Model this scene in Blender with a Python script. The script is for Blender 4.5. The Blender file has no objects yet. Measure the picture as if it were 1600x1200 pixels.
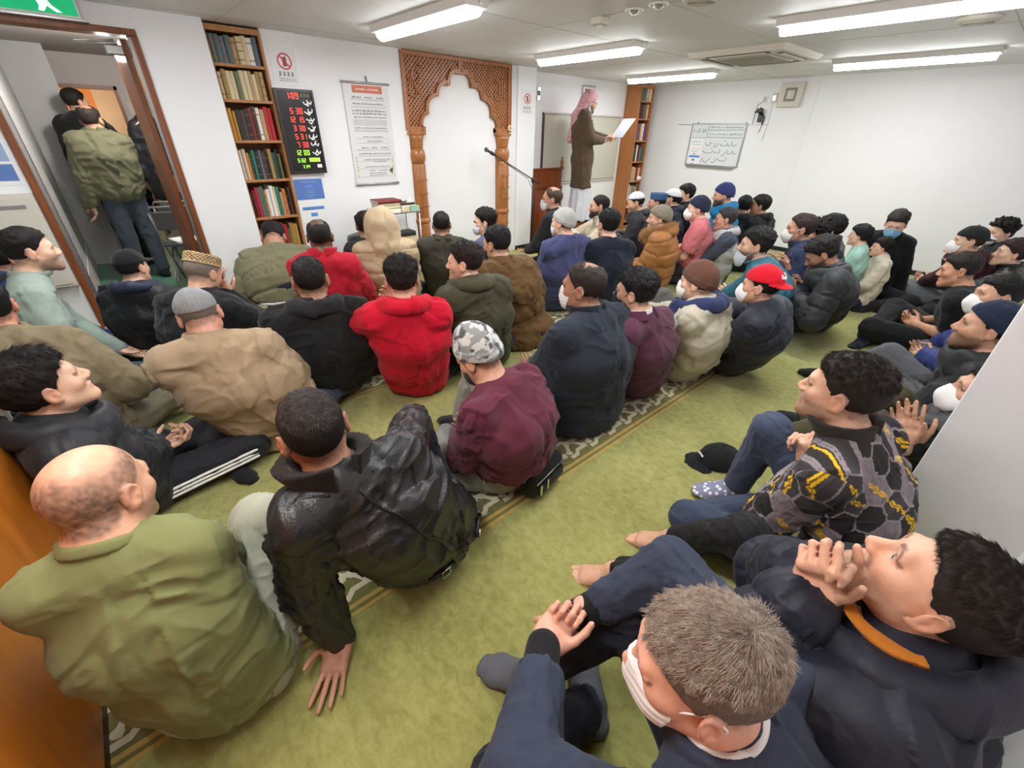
import bpy, bmesh, math, random
import numpy as np
from mathutils import Vector, Matrix, Euler

SC = bpy.context.scene
COL = SC.collection
random.seed(7)
RNG = np.random.default_rng(7)

# ------------------------------------------------------------------ camera
F_PX, YAW, PITCH, ROLL, CAM_H = 667.01, 0.730817, 0.5344286, 0.0199134, 1.55
def cam_axes():
    cy, sy = math.cos(YAW), math.sin(YAW)
    f = np.array([sy*math.cos(PITCH), cy*math.cos(PITCH), -math.sin(PITCH)])
    r = np.array([cy, -sy, 0.0]); u = np.cross(r, f)
    return np.array([r*math.cos(ROLL)+u*math.sin(ROLL), u*math.cos(ROLL)-r*math.sin(ROLL), f])
CAX = cam_axes()
cam_data = bpy.data.cameras.new('camera'); cam = bpy.data.objects.new('camera', cam_data); COL.objects.link(cam)
cam_data.sensor_fit = 'HORIZONTAL'; cam_data.sensor_width = 36.0; cam_data.lens = 36.0*F_PX/1600.0
cam_data.clip_start = 0.02; cam_data.clip_end = 60
mw = Matrix.Identity(4)
for i in range(3):
    mw[i][0] = CAX[0][i]; mw[i][1] = CAX[1][i]; mw[i][2] = -CAX[2][i]
mw[2][3] = CAM_H
cam.matrix_world = mw
SC.camera = cam
def ray(x, y): return ((x-800)/F_PX)*CAX[0] - ((y-600)/F_PX)*CAX[1] + CAX[2]
def at_z(x, y, z):                       # point of the room at height z seen at a pixel of the 1600x1200 photo
    d = ray(x, y); return np.array([0, 0, CAM_H]) + (z-CAM_H)/d[2]*d
def at_y(x, y, Y):
    d = ray(x, y); return np.array([0, 0, CAM_H]) + Y/d[1]*d
def at_d(x, y, dist):                    # by horizontal distance
    d = ray(x, y); return np.array([0, 0, CAM_H]) + dist/math.hypot(d[0], d[1])*d

# ------------------------------------------------------------------ exposure, world
SC.view_settings.view_transform = 'Standard'
try: SC.view_settings.look = 'None'
except Exception: pass
SC.view_settings.exposure = 0.22
SC.view_settings.gamma = 1.0
SC.view_settings.use_curve_mapping = False
w = bpy.data.worlds.new('world'); SC.world = w; w.use_nodes = True
bg = w.node_tree.nodes['Background']; bg.inputs[0].default_value = (0.9, 0.95, 1.0, 1); bg.inputs[1].default_value = 0.15
ZC = 2.26                                # ceiling height
TUBE_EMIT = 22.0                          # brightness of the fluorescent diffusers
LAMP_W = 15.0                            # watts of light each ceiling fixture throws down
LIGHTS = [(2.13, 3.42), (4.05, 3.52), (6.22, 3.90), (4.01, 1.04), (6.33, 1.35), (1.95, 0.95), (0.05, 3.30), (-0.05, 0.95)]

# ------------------------------------------------------------------ materials
MATS = {}
def new_mat(name):
    m = bpy.data.materials.new(name); m.use_nodes = True
    nt = m.node_tree; b = nt.nodes['Principled BSDF']
    return m, nt, b
def srgb(r, g, b):
    f = lambda c: (c/255.0/12.92) if c/255.0 <= 0.04045 else ((c/255.0+0.055)/1.055)**2.4
    return (f(r), f(g), f(b), 1.0)
def mix_col(nt, fac, a, b):
    n = nt.nodes.new('ShaderNodeMix'); n.data_type = 'RGBA'
    for sock, v in ((n.inputs[0], fac), (n.inputs[6], a), (n.inputs[7], b)):
        if hasattr(v, 'is_output'): nt.links.new(v, sock)
        else: sock.default_value = v
    return n.outputs[2]
def noise(nt, scale, detail=3, rough=0.55, vec=None, dist=0.0):
    n = nt.nodes.new('ShaderNodeTexNoise'); n.inputs['Scale'].default_value = scale
    n.inputs['Detail'].default_value = detail; n.inputs['Roughness'].default_value = rough
    n.inputs['Distortion'].default_value = dist
    if vec is not None: nt.links.new(vec, n.inputs['Vector'])
    return n.outputs['Fac']
def coords(nt, kind='Object', scale=None):
    n = nt.nodes.new('ShaderNodeTexCoord'); o = n.outputs[kind]
    if scale:
        mp = nt.nodes.new('ShaderNodeMapping'); mp.inputs['Scale'].default_value = scale
        nt.links.new(o, mp.inputs['Vector']); o = mp.outputs[0]
    return o
def ramp(nt, fac, stops, interp='LINEAR'):
    n = nt.nodes.new('ShaderNodeValToRGB'); cr = n.color_ramp; cr.interpolation = interp
    while len(cr.elements) < len(stops): cr.elements.new(0.5)
    for e, (p, c) in zip(cr.elements, stops): e.position = p; e.color = c
    nt.links.new(fac, n.inputs[0]); return n.outputs[0]
def math_n(nt, op, a, b=None, c=None):
    n = nt.nodes.new('ShaderNodeMath'); n.operation = op
    for i, v in enumerate((a, b, c)):
        if v is None: continue
        if hasattr(v, 'is_output'): nt.links.new(v, n.inputs[i])
        else: n.inputs[i].default_value = v
    return n.outputs[0]
def bump(nt, b, h, strength=0.3, dist=0.01):
    n = nt.nodes.new('ShaderNodeBump'); n.inputs['Strength'].default_value = strength; n.inputs['Distance'].default_value = dist
    nt.links.new(h, n.inputs['Height']); nt.links.new(n.outputs[0], b.inputs['Normal'])
def plain(name, col, rough=0.6, metal=0.0, var=0.06, nscale=20, bmp=0.0, bscale=200, spec=0.5):
    if name in MATS: return MATS[name]
    m, nt, b = new_mat(name)
    c = coords(nt)
    f = noise(nt, nscale, 4, vec=c)
    a = tuple(min(1, x*(1-var)) for x in col[:3])+(1,); d = tuple(min(1, x*(1+var)) for x in col[:3])+(1,)
    nt.links.new(mix_col(nt, f, a, d), b.inputs['Base Color'])
    b.inputs['Roughness'].default_value = rough; b.inputs['Metallic'].default_value = metal
    b.inputs['Specular IOR Level'].default_value = spec
    if bmp: bump(nt, b, noise(nt, bscale, 3, vec=c), bmp, 0.004)
    MATS[name] = m; return m
def emit(name, col, strength):
    if name in MATS: return MATS[name]
    m, nt, b = new_mat(name)
    b.inputs['Base Color'].default_value = col; b.inputs['Emission Color'].default_value = col
    b.inputs['Emission Strength'].default_value = strength
    MATS[name] = m; return m
def wood(name, c1, c2, scale=(30, 30, 2.5), rough=0.4, bmp=0.08):
    if name in MATS: return MATS[name]
    m, nt, b = new_mat(name)
    c = coords(nt, 'Object', scale)
    f = noise(nt, 1.0, 6, 0.6, c, 1.2)
    g = noise(nt, 6.0, 3, 0.6, c)
    ff = math_n(nt, 'MULTIPLY_ADD', g, 0.3, math_n(nt, 'MULTIPLY', f, 0.75))
    nt.links.new(ramp(nt, ff, [(0.3, c1), (0.7, c2)]), b.inputs['Base Color'])
    b.inputs['Roughness'].default_value = rough
    bump(nt, b, ff, bmp, 0.003)
    MATS[name] = m; return m

# ------------------------------------------------------------------ mesh helpers
def link(o, parent=None):
    COL.objects.link(o)
    if parent is not None: o.parent = parent
    return o
def bm_obj(name, bm, mat, parent=None, smooth=False, loc=None, rot=None):
    me = bpy.data.meshes.new(name)
    bmesh.ops.recalc_face_normals(bm, faces=bm.faces)
    bm.to_mesh(me); bm.free()
    for m in (mat if isinstance(mat, (list, tuple)) else [mat]): me.materials.append(m)
    if smooth: me.polygons.foreach_set('use_smooth', [True]*len(me.polygons))
    o = bpy.data.objects.new(name, me); link(o, parent)
    if loc is not None: o.location = loc
    if rot is not None: o.rotation_euler = rot
    return o
def add_box(bm, lo, hi, mi=0, M=None, bevel=0.0):
    vs = [Vector((x, y, z)) for x in (lo[0], hi[0]) for y in (lo[1], hi[1]) for z in (lo[2], hi[2])]
    if M is not None: vs = [M @ v for v in vs]
    bv = [bm.verts.new(v) for v in vs]
    fs = [bm.faces.new([bv[i] for i in q]) for q in ((0,1,3,2),(4,6,7,5),(0,4,5,1),(2,3,7,6),(0,2,6,4),(1,5,7,3))]
    for f in fs: f.material_index = mi
    if bevel:
        es = list({e for f in fs for e in f.edges})
        r = bmesh.ops.bevel(bm, geom=es, offset=bevel, segments=2, affect='EDGES', profile=0.5)
        for f in r['faces']: f.material_index = mi
    return fs
def box(name, lo, hi, mat, parent=None, bevel=0.0, M=None):
    bm = bmesh.new(); add_box(bm, lo, hi, 0, M, bevel); return bm_obj(name, bm, mat, parent)
def add_tube(bm, pts, r, seg=10, mi=0, cap=True):
    pts = [Vector(p) for p in pts]; n = len(pts)
    rs = r if isinstance(r, (list, tuple)) else [r]*n
    rings = []; prev = None
    for i, p in enumerate(pts):
        t = (pts[min(i+1, n-1)]-pts[max(i-1, 0)]).normalized()
        a = prev if prev is not None else (Vector((0, 0, 1)) if abs(t.z) < 0.9 else Vector((1, 0, 0)))
        a = (a - t*a.dot(t)).normalized(); b = t.cross(a); prev = a
        rings.append([bm.verts.new(p+(a*math.cos(2*math.pi*k/seg)+b*math.sin(2*math.pi*k/seg))*rs[i]) for k in range(seg)])
    for i in range(n-1):
        for k in range(seg):
            f = bm.faces.new((rings[i][k], rings[i][(k+1) % seg], rings[i+1][(k+1) % seg], rings[i+1][k])); f.material_index = mi; f.smooth = True
    if cap:
        f = bm.faces.new(rings[0][::-1]); f.material_index = mi
        f = bm.faces.new(rings[-1]); f.material_index = mi
def add_lathe(bm, prof, c, seg=24, mi=0, axis='Z'):
    rings = []
    for r, z in prof:
        ring = []
        for k in range(seg):
            a = 2*math.pi*k/seg
            v = Vector((r*math.cos(a), r*math.sin(a), z))
            if axis == 'Y': v = Vector((v.x, v.z, v.y))
            if axis == 'X': v = Vector((v.z, v.x, v.y))
            ring.append(bm.verts.new(v+Vector(c)))
        rings.append(ring)
    for i in range(len(rings)-1):
        for k in range(seg):
            f = bm.faces.new((rings[i][k], rings[i][(k+1) % seg], rings[i+1][(k+1) % seg], rings[i+1][k])); f.material_index = mi; f.smooth = True
    for ring in (rings[0][::-1], rings[-1]):
        f = bm.faces.new(ring); f.material_index = mi
JIT = random.Random(1)
def add_prism(bm, poly, h0, h1, M, mi=0):
    """polygon in the local xy plane, extruded from z=h0 to z=h1, then moved by M"""
    h1 = h1+JIT.random()*2.5e-4            # no two faces of a pattern lie in exactly one plane
    a = [bm.verts.new(M @ Vector((x, y, h0))) for x, y in poly]; b = [bm.verts.new(M @ Vector((x, y, h1))) for x, y in poly]
    f = bm.faces.new(a[::-1]); f.material_index = mi
    f = bm.faces.new(b); f.material_index = mi
    n = len(poly)
    for i in range(n):
        f = bm.faces.new((a[i], a[(i+1) % n], b[(i+1) % n], b[i])); f.material_index = mi
def tag(o, label, cat, group=None, kind=None):
    if label: o['label'] = label
    if cat: o['category'] = cat
    if group: o['group'] = group
    if kind: o['kind'] = kind
    return o
def thing(name, label, cat, loc=(0, 0, 0), rz=0.0, group=None):
    e = bpy.data.objects.new(name, None); e.empty_display_size = 0.1
    COL.objects.link(e); e.location = loc; e.rotation_euler = (0, 0, rz)
    return tag(e, label, cat, group)
def struct(o): o['kind'] = 'structure'; return o
# frame for things that hang on a wall that faces -Y (x right, y up, z out of the wall) and one that faces -X
def wallY(x, y, z): return Matrix(((1, 0, 0, x), (0, 0, -1, y), (0, 1, 0, z), (0, 0, 0, 1)))
def wallX(x, y, z): return Matrix(((0, 0, -1, x), (-1, 0, 0, y), (0, 1, 0, z), (0, 0, 0, 1)))
def rect(x0, y0, x1, y1): return [(x0, y0), (x1, y0), (x1, y1), (x0, y1)]
ORD = ['first','second','third','fourth','fifth','sixth','seventh','eighth','ninth','tenth','eleventh','twelfth','thirteenth','fourteenth','fifteenth','sixteenth']
# ================================================================== the setting
M_WALL = plain('white_wallpaper', (0.83, 0.83, 0.84, 1), 0.85, var=0.015, nscale=3, bmp=0.12, bscale=160)
M_CEIL = plain('ceiling_board', (0.66, 0.65, 0.62, 1), 0.9, var=0.03, nscale=6, bmp=0.25, bscale=90)
M_BLACKBASE = plain('black_skirting', (0.012, 0.012, 0.012, 1), 0.5)
M_WOODBROWN = wood('brown_wood', srgb(96, 50, 22), srgb(140, 80, 42), rough=0.4)
M_WOODOAK = wood('oak_wood', srgb(150, 98, 55), srgb(186, 134, 84), rough=0.5)
M_CARVED = wood('carved_teak', srgb(140, 84, 46), srgb(182, 120, 74), rough=0.38)
M_PANEL = wood('orange_veneer', srgb(160, 86, 16), srgb(196, 116, 34), scale=(6, 6, 1.2), rough=0.38, bmp=0.02)
M_METAL = plain('grey_metal', (0.45, 0.45, 0.45, 1), 0.35, metal=0.9)
M_CHROME = plain('chrome', (0.75, 0.75, 0.75, 1), 0.18, metal=1.0)
M_BLACK = plain('black_plastic', (0.015, 0.015, 0.016, 1), 0.4)
M_WHITE = plain('white_plastic', (0.82, 0.82, 0.80, 1), 0.45, var=0.02)
M_CREAM = plain('cream_plastic', (0.62, 0.58, 0.50, 1), 0.5, var=0.02)
M_PAPER = plain('paper', (0.84, 0.84, 0.83, 1), 0.7, var=0.02)
M_INK = plain('ink', (0.05, 0.05, 0.06, 1), 0.6)

def carpet_mat(name, c1, c2, c3):
    m, nt, b = new_mat(name)
    c = coords(nt, 'Object')
    big = noise(nt, 2.2, 5, 0.65, c, 0.6); mid = noise(nt, 20, 5, 0.65, coords(nt, 'Object', (1.5, 1.0, 1.0)), .5); fine = noise(nt, 420, 2, 0.7, c)
    f = math_n(nt, 'MULTIPLY_ADD', mid, 0.55, math_n(nt, 'MULTIPLY', big, 0.45))
    f = math_n(nt, 'MULTIPLY_ADD', fine, 0.38, math_n(nt, 'SUBTRACT', f, 0.19))
    nt.links.new(ramp(nt, f, [(0.30, c1), (0.5, c2), (0.72, c3)]), b.inputs['Base Color'])
    b.inputs['Roughness'].default_value = 1.0; b.inputs['Specular IOR Level'].default_value = 0.1
    b.inputs['Sheen Weight'].default_value = 0.25; b.inputs['Sheen Roughness'].default_value = 0.6
    h = math_n(nt, 'MULTIPLY_ADD', fine, 0.6, mid)
    bump(nt, b, h, 0.55, 0.006)
    return m
M_CARPET = carpet_mat('green_carpet', srgb(122, 121, 60), srgb(156, 155, 88), srgb(180, 178, 112))
M_CBAND = carpet_mat('dark_green_band', srgb(100, 98, 50), srgb(118, 116, 62), srgb(136, 132, 74))
M_CREAMP = carpet_mat('cream_pile', srgb(196, 186, 158), srgb(220, 210, 184), srgb(232, 224, 200))
M_GOLD = carpet_mat('gold_pile', srgb(166, 140, 66), srgb(192, 164, 84), srgb(206, 182, 104))

# floor: the prayer carpet with its woven row bands
def floor_mesh():
    bm = bmesh.new()
    add_box(bm, (-2.4, -0.6, -0.1), (8.0, 5.4, 0.0))
    def strip(y0, y1, mi, z):
        add_box(bm, (-2.2, y0, 0.0), (7.75, y1, z), mi)
    I = Matrix.Identity(4)
    P = 0.165
    for Y in (1.056, 2.47, 3.885):
        strip(Y+0.0, Y+0.016, 2, 0.0012); strip(Y+0.032, Y+0.050, 2, 0.0012)
        strip(Y+0.016, Y+0.032, 3, 0.0008); strip(Y+0.050, Y+0.235, 3, 0.0008)
        strip(Y+0.235, Y+0.250, 2, 0.0012); strip(Y+0.264, Y+0.279, 2, 0.0012)
        strip(Y+0.250, Y+0.264, 3, 0.0008)
        x = -1.0
        yb, yt = Y+0.068, Y+0.222
        t = 0.024
        while x < 7.6:
            for (base, s) in ((yb, 1), (yt, -1)):                   # interlacing zigzag bars along both edges
                p = [(x, base), (x+P*0.30, base), (x+P*0.48, base+s*0.026), (x+P*0.92, base+s*0.026), (x+P*0.92, base+s*(0.026+t)), (x+P*0.44, base+s*(0.026+t)), (x+P*0.26, base+s*t), (x, base+s*t)]
                add_prism(bm, p if s > 0 else p[::-1], 0.0, 0.0016, I, 1)
            ym = (yb+yt)/2
            for (cx, sg) in ((x+P*0.22, 1), (x+P*0.72, -1)):       # dog-bone links leaning left and right
                L, wd, we = 0.036, 0.011, 0.019
                p = [(-L-.010, -we), (-L+.006, -we), (-L+.016, -wd), (L-.016, -wd), (L-.006, -we), (L+.010, -we), (L+.016, 0), (L+.010, we), (L-.006, we), (L-.016, wd), (-L+.016, wd), (-L+.006, we), (-L-.010, we), (-L-.016, 0)]
                a = math.radians(58)*sg if sg > 0 else math.radians(122)
                R = Matrix.Translation((cx, ym, 0)) @ Matrix.Rotation(a, 4, 'Z')
                add_prism(bm, p, 0.0, 0.0016, R, 1)
            x += P
    return bm_obj('floor', bm, [M_CARPET, M_CREAMP, M_GOLD, M_CBAND])
struct(floor_mesh())

def ceiling_mat():
    m, nt, b = new_mat('speckled_ceiling')
    c = coords(nt)
    f = noise(nt, 60, 5, 0.7, c, 0.5); g = noise(nt, 3, 3, 0.5, c)
    nt.links.new(ramp(nt, math_n(nt, 'MULTIPLY_ADD', g, 0.35, math_n(nt, 'MULTIPLY', f, 0.65)), [(0.3, (0.68, 0.68, 0.675, 1)), (0.7, (0.80, 0.80, 0.795, 1))]), b.inputs['Base Color'])
    b.inputs['Roughness'].default_value = 0.6
    bump(nt, b, f, 0.35, 0.004)
    return m
bm = bmesh.new(); add_box(bm, (-2.4, -0.6, ZC), (8.0, 5.4, ZC+0.12))
M_CLG = ceiling_mat(); M_SEAM = plain('ceiling_seam', (0.50, 0.50, 0.49, 1), 0.8)
for xs in (1.1, 3.05, 5.1, 7.0): add_box(bm, (xs, -0.5, ZC-0.0015), (xs+0.006, 5.2, ZC+0.001), 1)
for ys in (0.55, 2.0, 3.05, 4.62): add_box(bm, (-2.2, ys, ZC-0.0015), (7.7, ys+0.006, ZC+0.001), 1)
struct(bm_obj('ceiling', bm, [M_CLG, M_SEAM]))

def wall(name, boxes, mat=None):
    bm = bmesh.new()
    for lo, hi in boxes: add_box(bm, lo, hi)
    return struct(bm_obj(name, bm, mat or M_WALL))
DX0, DX1, DH = -0.33, 0.515, 2.095      # the doorway
wall('wall_door', [((-2.3, 4.78, 0), (DX0-0.045, 4.92, ZC)), ((DX1+0.04, 4.78, 0), (1.0, 4.92, ZC)), ((DX0-0.045, 4.78, DH+0.03), (DX1+0.04, 4.92, ZC))])
wall('wall_front', [((0.98, 5.20, 0), (1.45, 5.30, ZC)), ((0.955, 4.92, 0), (1.0, 5.2, ZC)), ((1.44, 4.905, 0), (2.78, 5.3, ZC)), ((2.78, 4.955, 0), (4.42, 5.3, ZC)), ((4.74, 5.20, 0), (7.9, 5.30, ZC))])
wall('wall_pillar', [((4.42, 4.925, 0), (4.74, 5.22, ZC))])
wall('wall_pilaster', [((1.432, 4.885, 0), (1.725, 4.91, ZC))])
wall('wall_right', [((7.75, -0.6, 0), (7.9, 5.3, ZC)), ((7.725, -0.5, 0), (7.76, 2.60, ZC)), ((7.715, 2.52, 0), (7.76, 2.565, ZC))])
wall('wall_back', [((-0.7, -0.62, 0), (7.9, -0.49, ZC))])
wall('wall_partition', [((2.17, -0.495, 0), (2.225, -0.11, ZC))])
wall('wall_left', [((-2.4, -0.6, 0), (-2.2, 5.0, ZC)), ((-0.95, 1.94, 0), (-0.468, 2.03, ZC)), ((-2.3, 1.94, 0), (-0.95, 2.03, ZC))])
bm = bmesh.new()
add_box(bm, (-0.56, -0.49, 0.055), (-0.50, 1.925, ZC), 0); add_box(bm, (-0.56, -0.49, 0), (-0.505, 1.925, 0.055), 2); add_box(bm, (-0.56, 1.925, 0), (-0.488, 1.945, ZC), 1)
struct(bm_obj('wall_panelling', bm, [M_PANEL, wood('panel_edge', srgb(120, 66, 16), srgb(160, 96, 34), rough=0.4), plain('dark_skirting', srgb(60, 34, 16), 0.5)]))
bm = bmesh.new()
for lo, hi in (((DX1+0.045, 4.768, 0), (1.0, 4.782, 0.055)), ((-2.2, 4.768, 0), (DX0-0.05, 4.782, 0.055)), ((1.72, 4.893, 0), (2.75, 4.906, 0.055)), ((4.42, 4.912, 0), (4.74, 4.926, 0.06)), ((4.74, 5.188, 0), (7.1, 5.2, 0.06))): add_box(bm, lo, hi)
struct(bm_obj('baseboard_front', bm, M_BLACKBASE))
bm = bmesh.new(); add_box(bm, (7.71, -0.49, 0), (7.728, 2.6, 0.06)); add_box(bm, (7.738, 2.6, 0), (7.751, 5.2, 0.06))
struct(bm_obj('baseboard_right', bm, M_BLACKBASE))
bm = bmesh.new(); add_box(bm, (2.225, -0.49, 0), (7.72, -0.475, 0.06)); add_box(bm, (-0.5, -0.49, 0), (2.17, -0.475, 0.06))
struct(bm_obj('baseboard_back', bm, M_BLACKBASE))

# ---- the hall behind the door
M_HALLG = plain('hall_grey_wall', srgb(176, 176, 176), 0.8, var=0.02, nscale=3)
M_HALLW = plain('hall_wall', srgb(200, 192, 190), 0.8, var=0.02, nscale=3)
M_HFLOOR, nt, b = new_mat('hall_floor')
c = coords(nt)
f = noise(nt, 5, 5, 0.7, c, 1.0)
nt.links.new(ramp(nt, f, [(0.35, srgb(78, 124, 104)), (0.65, srgb(96, 142, 120))]), b.inputs['Base Color']); b.inputs['Roughness'].default_value = 0.35
M_MARBLE, nt, b = new_mat('grey_marble')
f = noise(nt, 7, 8, 0.75, coords(nt), 2.0)
nt.links.new(ramp(nt, f, [(0.35, srgb(130, 128, 128)), (0.5, srgb(176, 174, 174)), (0.65, srgb(205, 203, 203))]), b.inputs['Base Color']); b.inputs['Roughness'].default_value = 0.25
bm = bmesh.new(); add_box(bm, (-0.6, 4.78, -0.1), (2.2, 9.0, 0.002), 0); add_box(bm, (-0.36, 5.15, 0.0), (0.12, 5.75, 0.006), 1); add_box(bm, (-0.36, 4.93, 0.0), (0.5, 5.0, 0.02), 2)
struct(bm_obj('floor_hall', bm, [M_HFLOOR, M_MARBLE, M_CREAM]))
HE = 8.2
wall('wall_hall_left', [((-0.5, 4.92, 0), (-0.36, HE, ZC)), ((-0.40, 7.55, 0), (0.015, 7.68, ZC))], M_HALLG)
wall('wall_hall_right', [((1.9, 5.3, 0), (2.05, HE, ZC))], M_HALLG)
bm = bmesh.new()
for lo, hi in (((-0.5, HE, 0), (-0.06, HE+0.1, ZC)), ((0.55, HE, 0), (2.05, HE+0.1, ZC)), ((-0.06, HE, 1.93), (0.55, HE+0.1, ZC))): add_box(bm, lo, hi)
struct(bm_obj('wall_hall_end', bm, M_HALLW))
box('ceiling_hall', (-0.5, 4.92, ZC), (2.1, 10.2, ZC+0.1), plain('hall_ceiling', srgb(182, 174, 170), 0.8))['kind'] = 'structure'
wall('wall_hall_room', [((-0.6, HE+1.6, 0), (0.35, HE+1.7, ZC)), ((-0.55, HE+0.1, 0), (-0.45, HE+1.7, ZC)), ((1.4, HE+0.1, 0), (1.5, HE+1.7, ZC))], plain('orange_wall', srgb(214, 146, 84), 0.7))
wall('wall_hall_cream', [((0.35, HE+1.6, 0), (1.5, HE+1.7, ZC))], plain('cream_wall', srgb(206, 192, 172), 0.7))
struct(box('trim_hall', (-0.37, 4.95, 0), (-0.352, 7.54, 0.30), M_HALLW))
struct(box('floor_hall_room', (-0.6, HE, -0.1), (1.5, HE+1.7, 0.001), M_HFLOOR))

# ---- door frame and the door leaf swung open into the hall
fr = thing('door_frame', 'brown wooden door frame around the open doorway at far left', 'door frame', (0.09, 4.85, 0))
def px(lo, hi): return (lo[0]-0.09, lo[1]-4.85, lo[2]), (hi[0]-0.09, hi[1]-4.85, hi[2])
for nm, lo, hi in (('jamb', (DX0-0.045, 4.755, 0), (DX0, 4.93, DH)), ('jamb', (DX1, 4.755, 0), (DX1+0.04, 4.93, DH)), ('head_rail', (DX0-0.045, 4.755, DH), (DX1+0.04, 4.93, DH+0.04))):
    a, c_ = px(lo, hi); box(nm, a, c_, M_WOODBROWN, fr, 0.004)
a, c_ = px((DX0, 4.80, 0), (DX0+0.022, 4.92, DH)); box('metal_stop', a, c_, M_METAL, fr)
a, c_ = px((DX1-0.018, 4.83, 0), (DX1, 4.85, DH)); box('metal_stop', a, c_, M_METAL, fr)
a, c_ = px((DX0, 4.755, 0), (DX1, 4.92, 0.008)); box('threshold', a, c_, M_METAL, fr)
dl = thing('door_leaf', 'brown wooden door leaf standing open, seen edge-on in the hall', 'door', (0.475, 4.90, 0), math.radians(90))
box('leaf', (0.0, -0.02, 0.01), (0.78, 0.02, DH-0.01), M_WOODBROWN, dl, 0.003)
for z in (0.25, 1.05, 1.75):
    box('hinge', (-0.018, -0.028, z), (0.012, -0.018, z+0.13), plain('brass', srgb(190, 150, 80), 0.35, metal=0.8), dl, 0.002)
bm = bmesh.new(); add_tube(bm, [(0.70, -0.02, 1.0), (0.70, -0.07, 1.0), (0.60, -0.075, 1.0)], 0.009); bm_obj('handle', bm, M_CHROME, dl, True)
dc = thing('door_closer', 'grey metal door closer with folding arm at the door head', 'door closer', (0.46, 4.94, 2.02))
box('closer_body', (-0.10, 0.0, -0.03), (0.03, 0.06, 0.03), M_METAL, dc, 0.006)
bm = bmesh.new(); add_tube(bm, [(-0.02, 0.03, 0.035), (-0.26, 0.12, 0.04)], 0.009); bm_obj('arm', bm, M_METAL, dc, True)
bm = bmesh.new(); add_tube(bm, [(-0.26, 0.12, 0.04), (-0.04, -0.012, 0.055)], 0.007); bm_obj('arm', bm, M_METAL, dc, True)
# ================================================================== ceiling fixtures
M_TUBE = emit('tube_glow', (0.97, 0.985, 1.0, 1), TUBE_EMIT)
LNAMES = ['nearest the carved arch', 'over the microphone and speaker', 'before the right bookcase', 'largest, near the top right corner', 'at right beside the round grille', 'directly above the camera', 'above the doorway side of the room', 'above the wooden panelling']
for i, (lx, ly) in enumerate(LIGHTS):
    t = thing('ceiling_light', 'white fluorescent ceiling light '+LNAMES[i], 'ceiling light', (lx, ly, ZC), 0, 'fluorescent ceiling lights')
    bm = bmesh.new()
    L = 0.645
    M = Matrix(((1, 0, 0, 0), (0, 0, -1, L), (0, 1, 0, 0), (0, 0, 0, 1)))
    add_prism(bm, [(-0.105, 0.0), (0.105, 0.0), (0.085, -0.045), (-0.085, -0.045)][::-1], 0, 2*L, M)
    bm_obj('housing', bm, M_WHITE, t)
    bm = bmesh.new()
    n = 10
    ring = [(0.058*math.cos(math.pi*k/n), -0.045-0.05*math.sin(math.pi*k/n)) for k in range(n+1)]
    M = Matrix(((1, 0, 0, 0), (0, 0, -1, L-0.02), (0, 1, 0, 0), (0, 0, 0, 1)))
    add_prism(bm, ring, 0, 2*L-0.04, M)
    bmesh.ops.bevel(bm, geom=[e for e in bm.edges if e.calc_face_angle(0) > 1.2], offset=0.012, segments=2, affect='EDGES')
    bm_obj('diffuser', bm, M_TUBE, t)
    bm = bmesh.new()
    for s in (-1, 1): add_tube(bm, [(0.03, s*L, -0.02), (0.03, s*(L+0.018), -0.02)], 0.012)
    bm_obj('end_cap', bm, M_WHITE, t)
    ld = bpy.data.lights.new('tube_light', 'AREA'); ld.shape = 'RECTANGLE'; ld.size = 0.14; ld.size_y = 1.25
    ld.energy = LAMP_W; ld.color = (0.97, 0.985, 1.0)
    lo = bpy.data.objects.new('tube_light', ld); link(lo, t); lo.location = (0, 0, -0.10)

# ---- ceiling cassette, grilles, spots, sprinkler
t = thing('air_conditioner', 'square beige ceiling cassette air conditioner with four louvre slots', 'air conditioner', (5.37, 2.44, ZC))
bm = bmesh.new(); S = 0.475
prof = [(-S, 0.0), (S, 0.0), (S-0.02, -0.035), (-S+0.02, -0.035)]
vs0 = [bm.verts.new((x, y, 0)) for x, y in rect(-S, -S, S, S)]; vs1 = [bm.verts.new((x, y, -0.045)) for x, y in rect(-S+.03, -S+.03, S-.03, S-.03)]
bm.faces.new(vs1[::-1]); bm.faces.new(vs0)
for i in range(4): bm.faces.new((vs0[i], vs0[(i+1) % 4], vs1[(i+1) % 4], vs1[i]))
bm_obj('panel', bm, M_CREAM, t)
bm = bmesh.new()
for k in range(4):
    R = Matrix.Rotation(k*math.pi/2, 4, 'Z')
    add_box(bm, (-0.30, 0.335, -0.049), (0.30, 0.40, -0.040), 0, R)
bm_obj('louvre_slot', bm, plain('dark_slot', (0.05, 0.05, 0.05, 1), 0.6), t)
for k in range(4):
    R = Matrix.Rotation(k*math.pi/2, 4, 'Z')
    bm = bmesh.new(); add_box(bm, (-0.27, 0.345, -0.058), (0.27, 0.392, -0.048), 0, R, 0.004); bm_obj('louvre', bm, M_CREAM, t)
bm = bmesh.new(); add_box(bm, (-0.28, -0.28, -0.056), (0.28, 0.28, -0.044), 0, None, 0.004); bm_obj('intake_frame', bm, M_CREAM, t)
bm = bmesh.new()
for k in range(22): add_box(bm, (-0.25, -0.25+k*0.0233, -0.0595), (0.25, -0.25+k*0.0233+0.012, -0.056))
bm_obj('intake_grille', bm, plain('grille_grey', srgb(168, 162, 148), 0.6), t)
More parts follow.
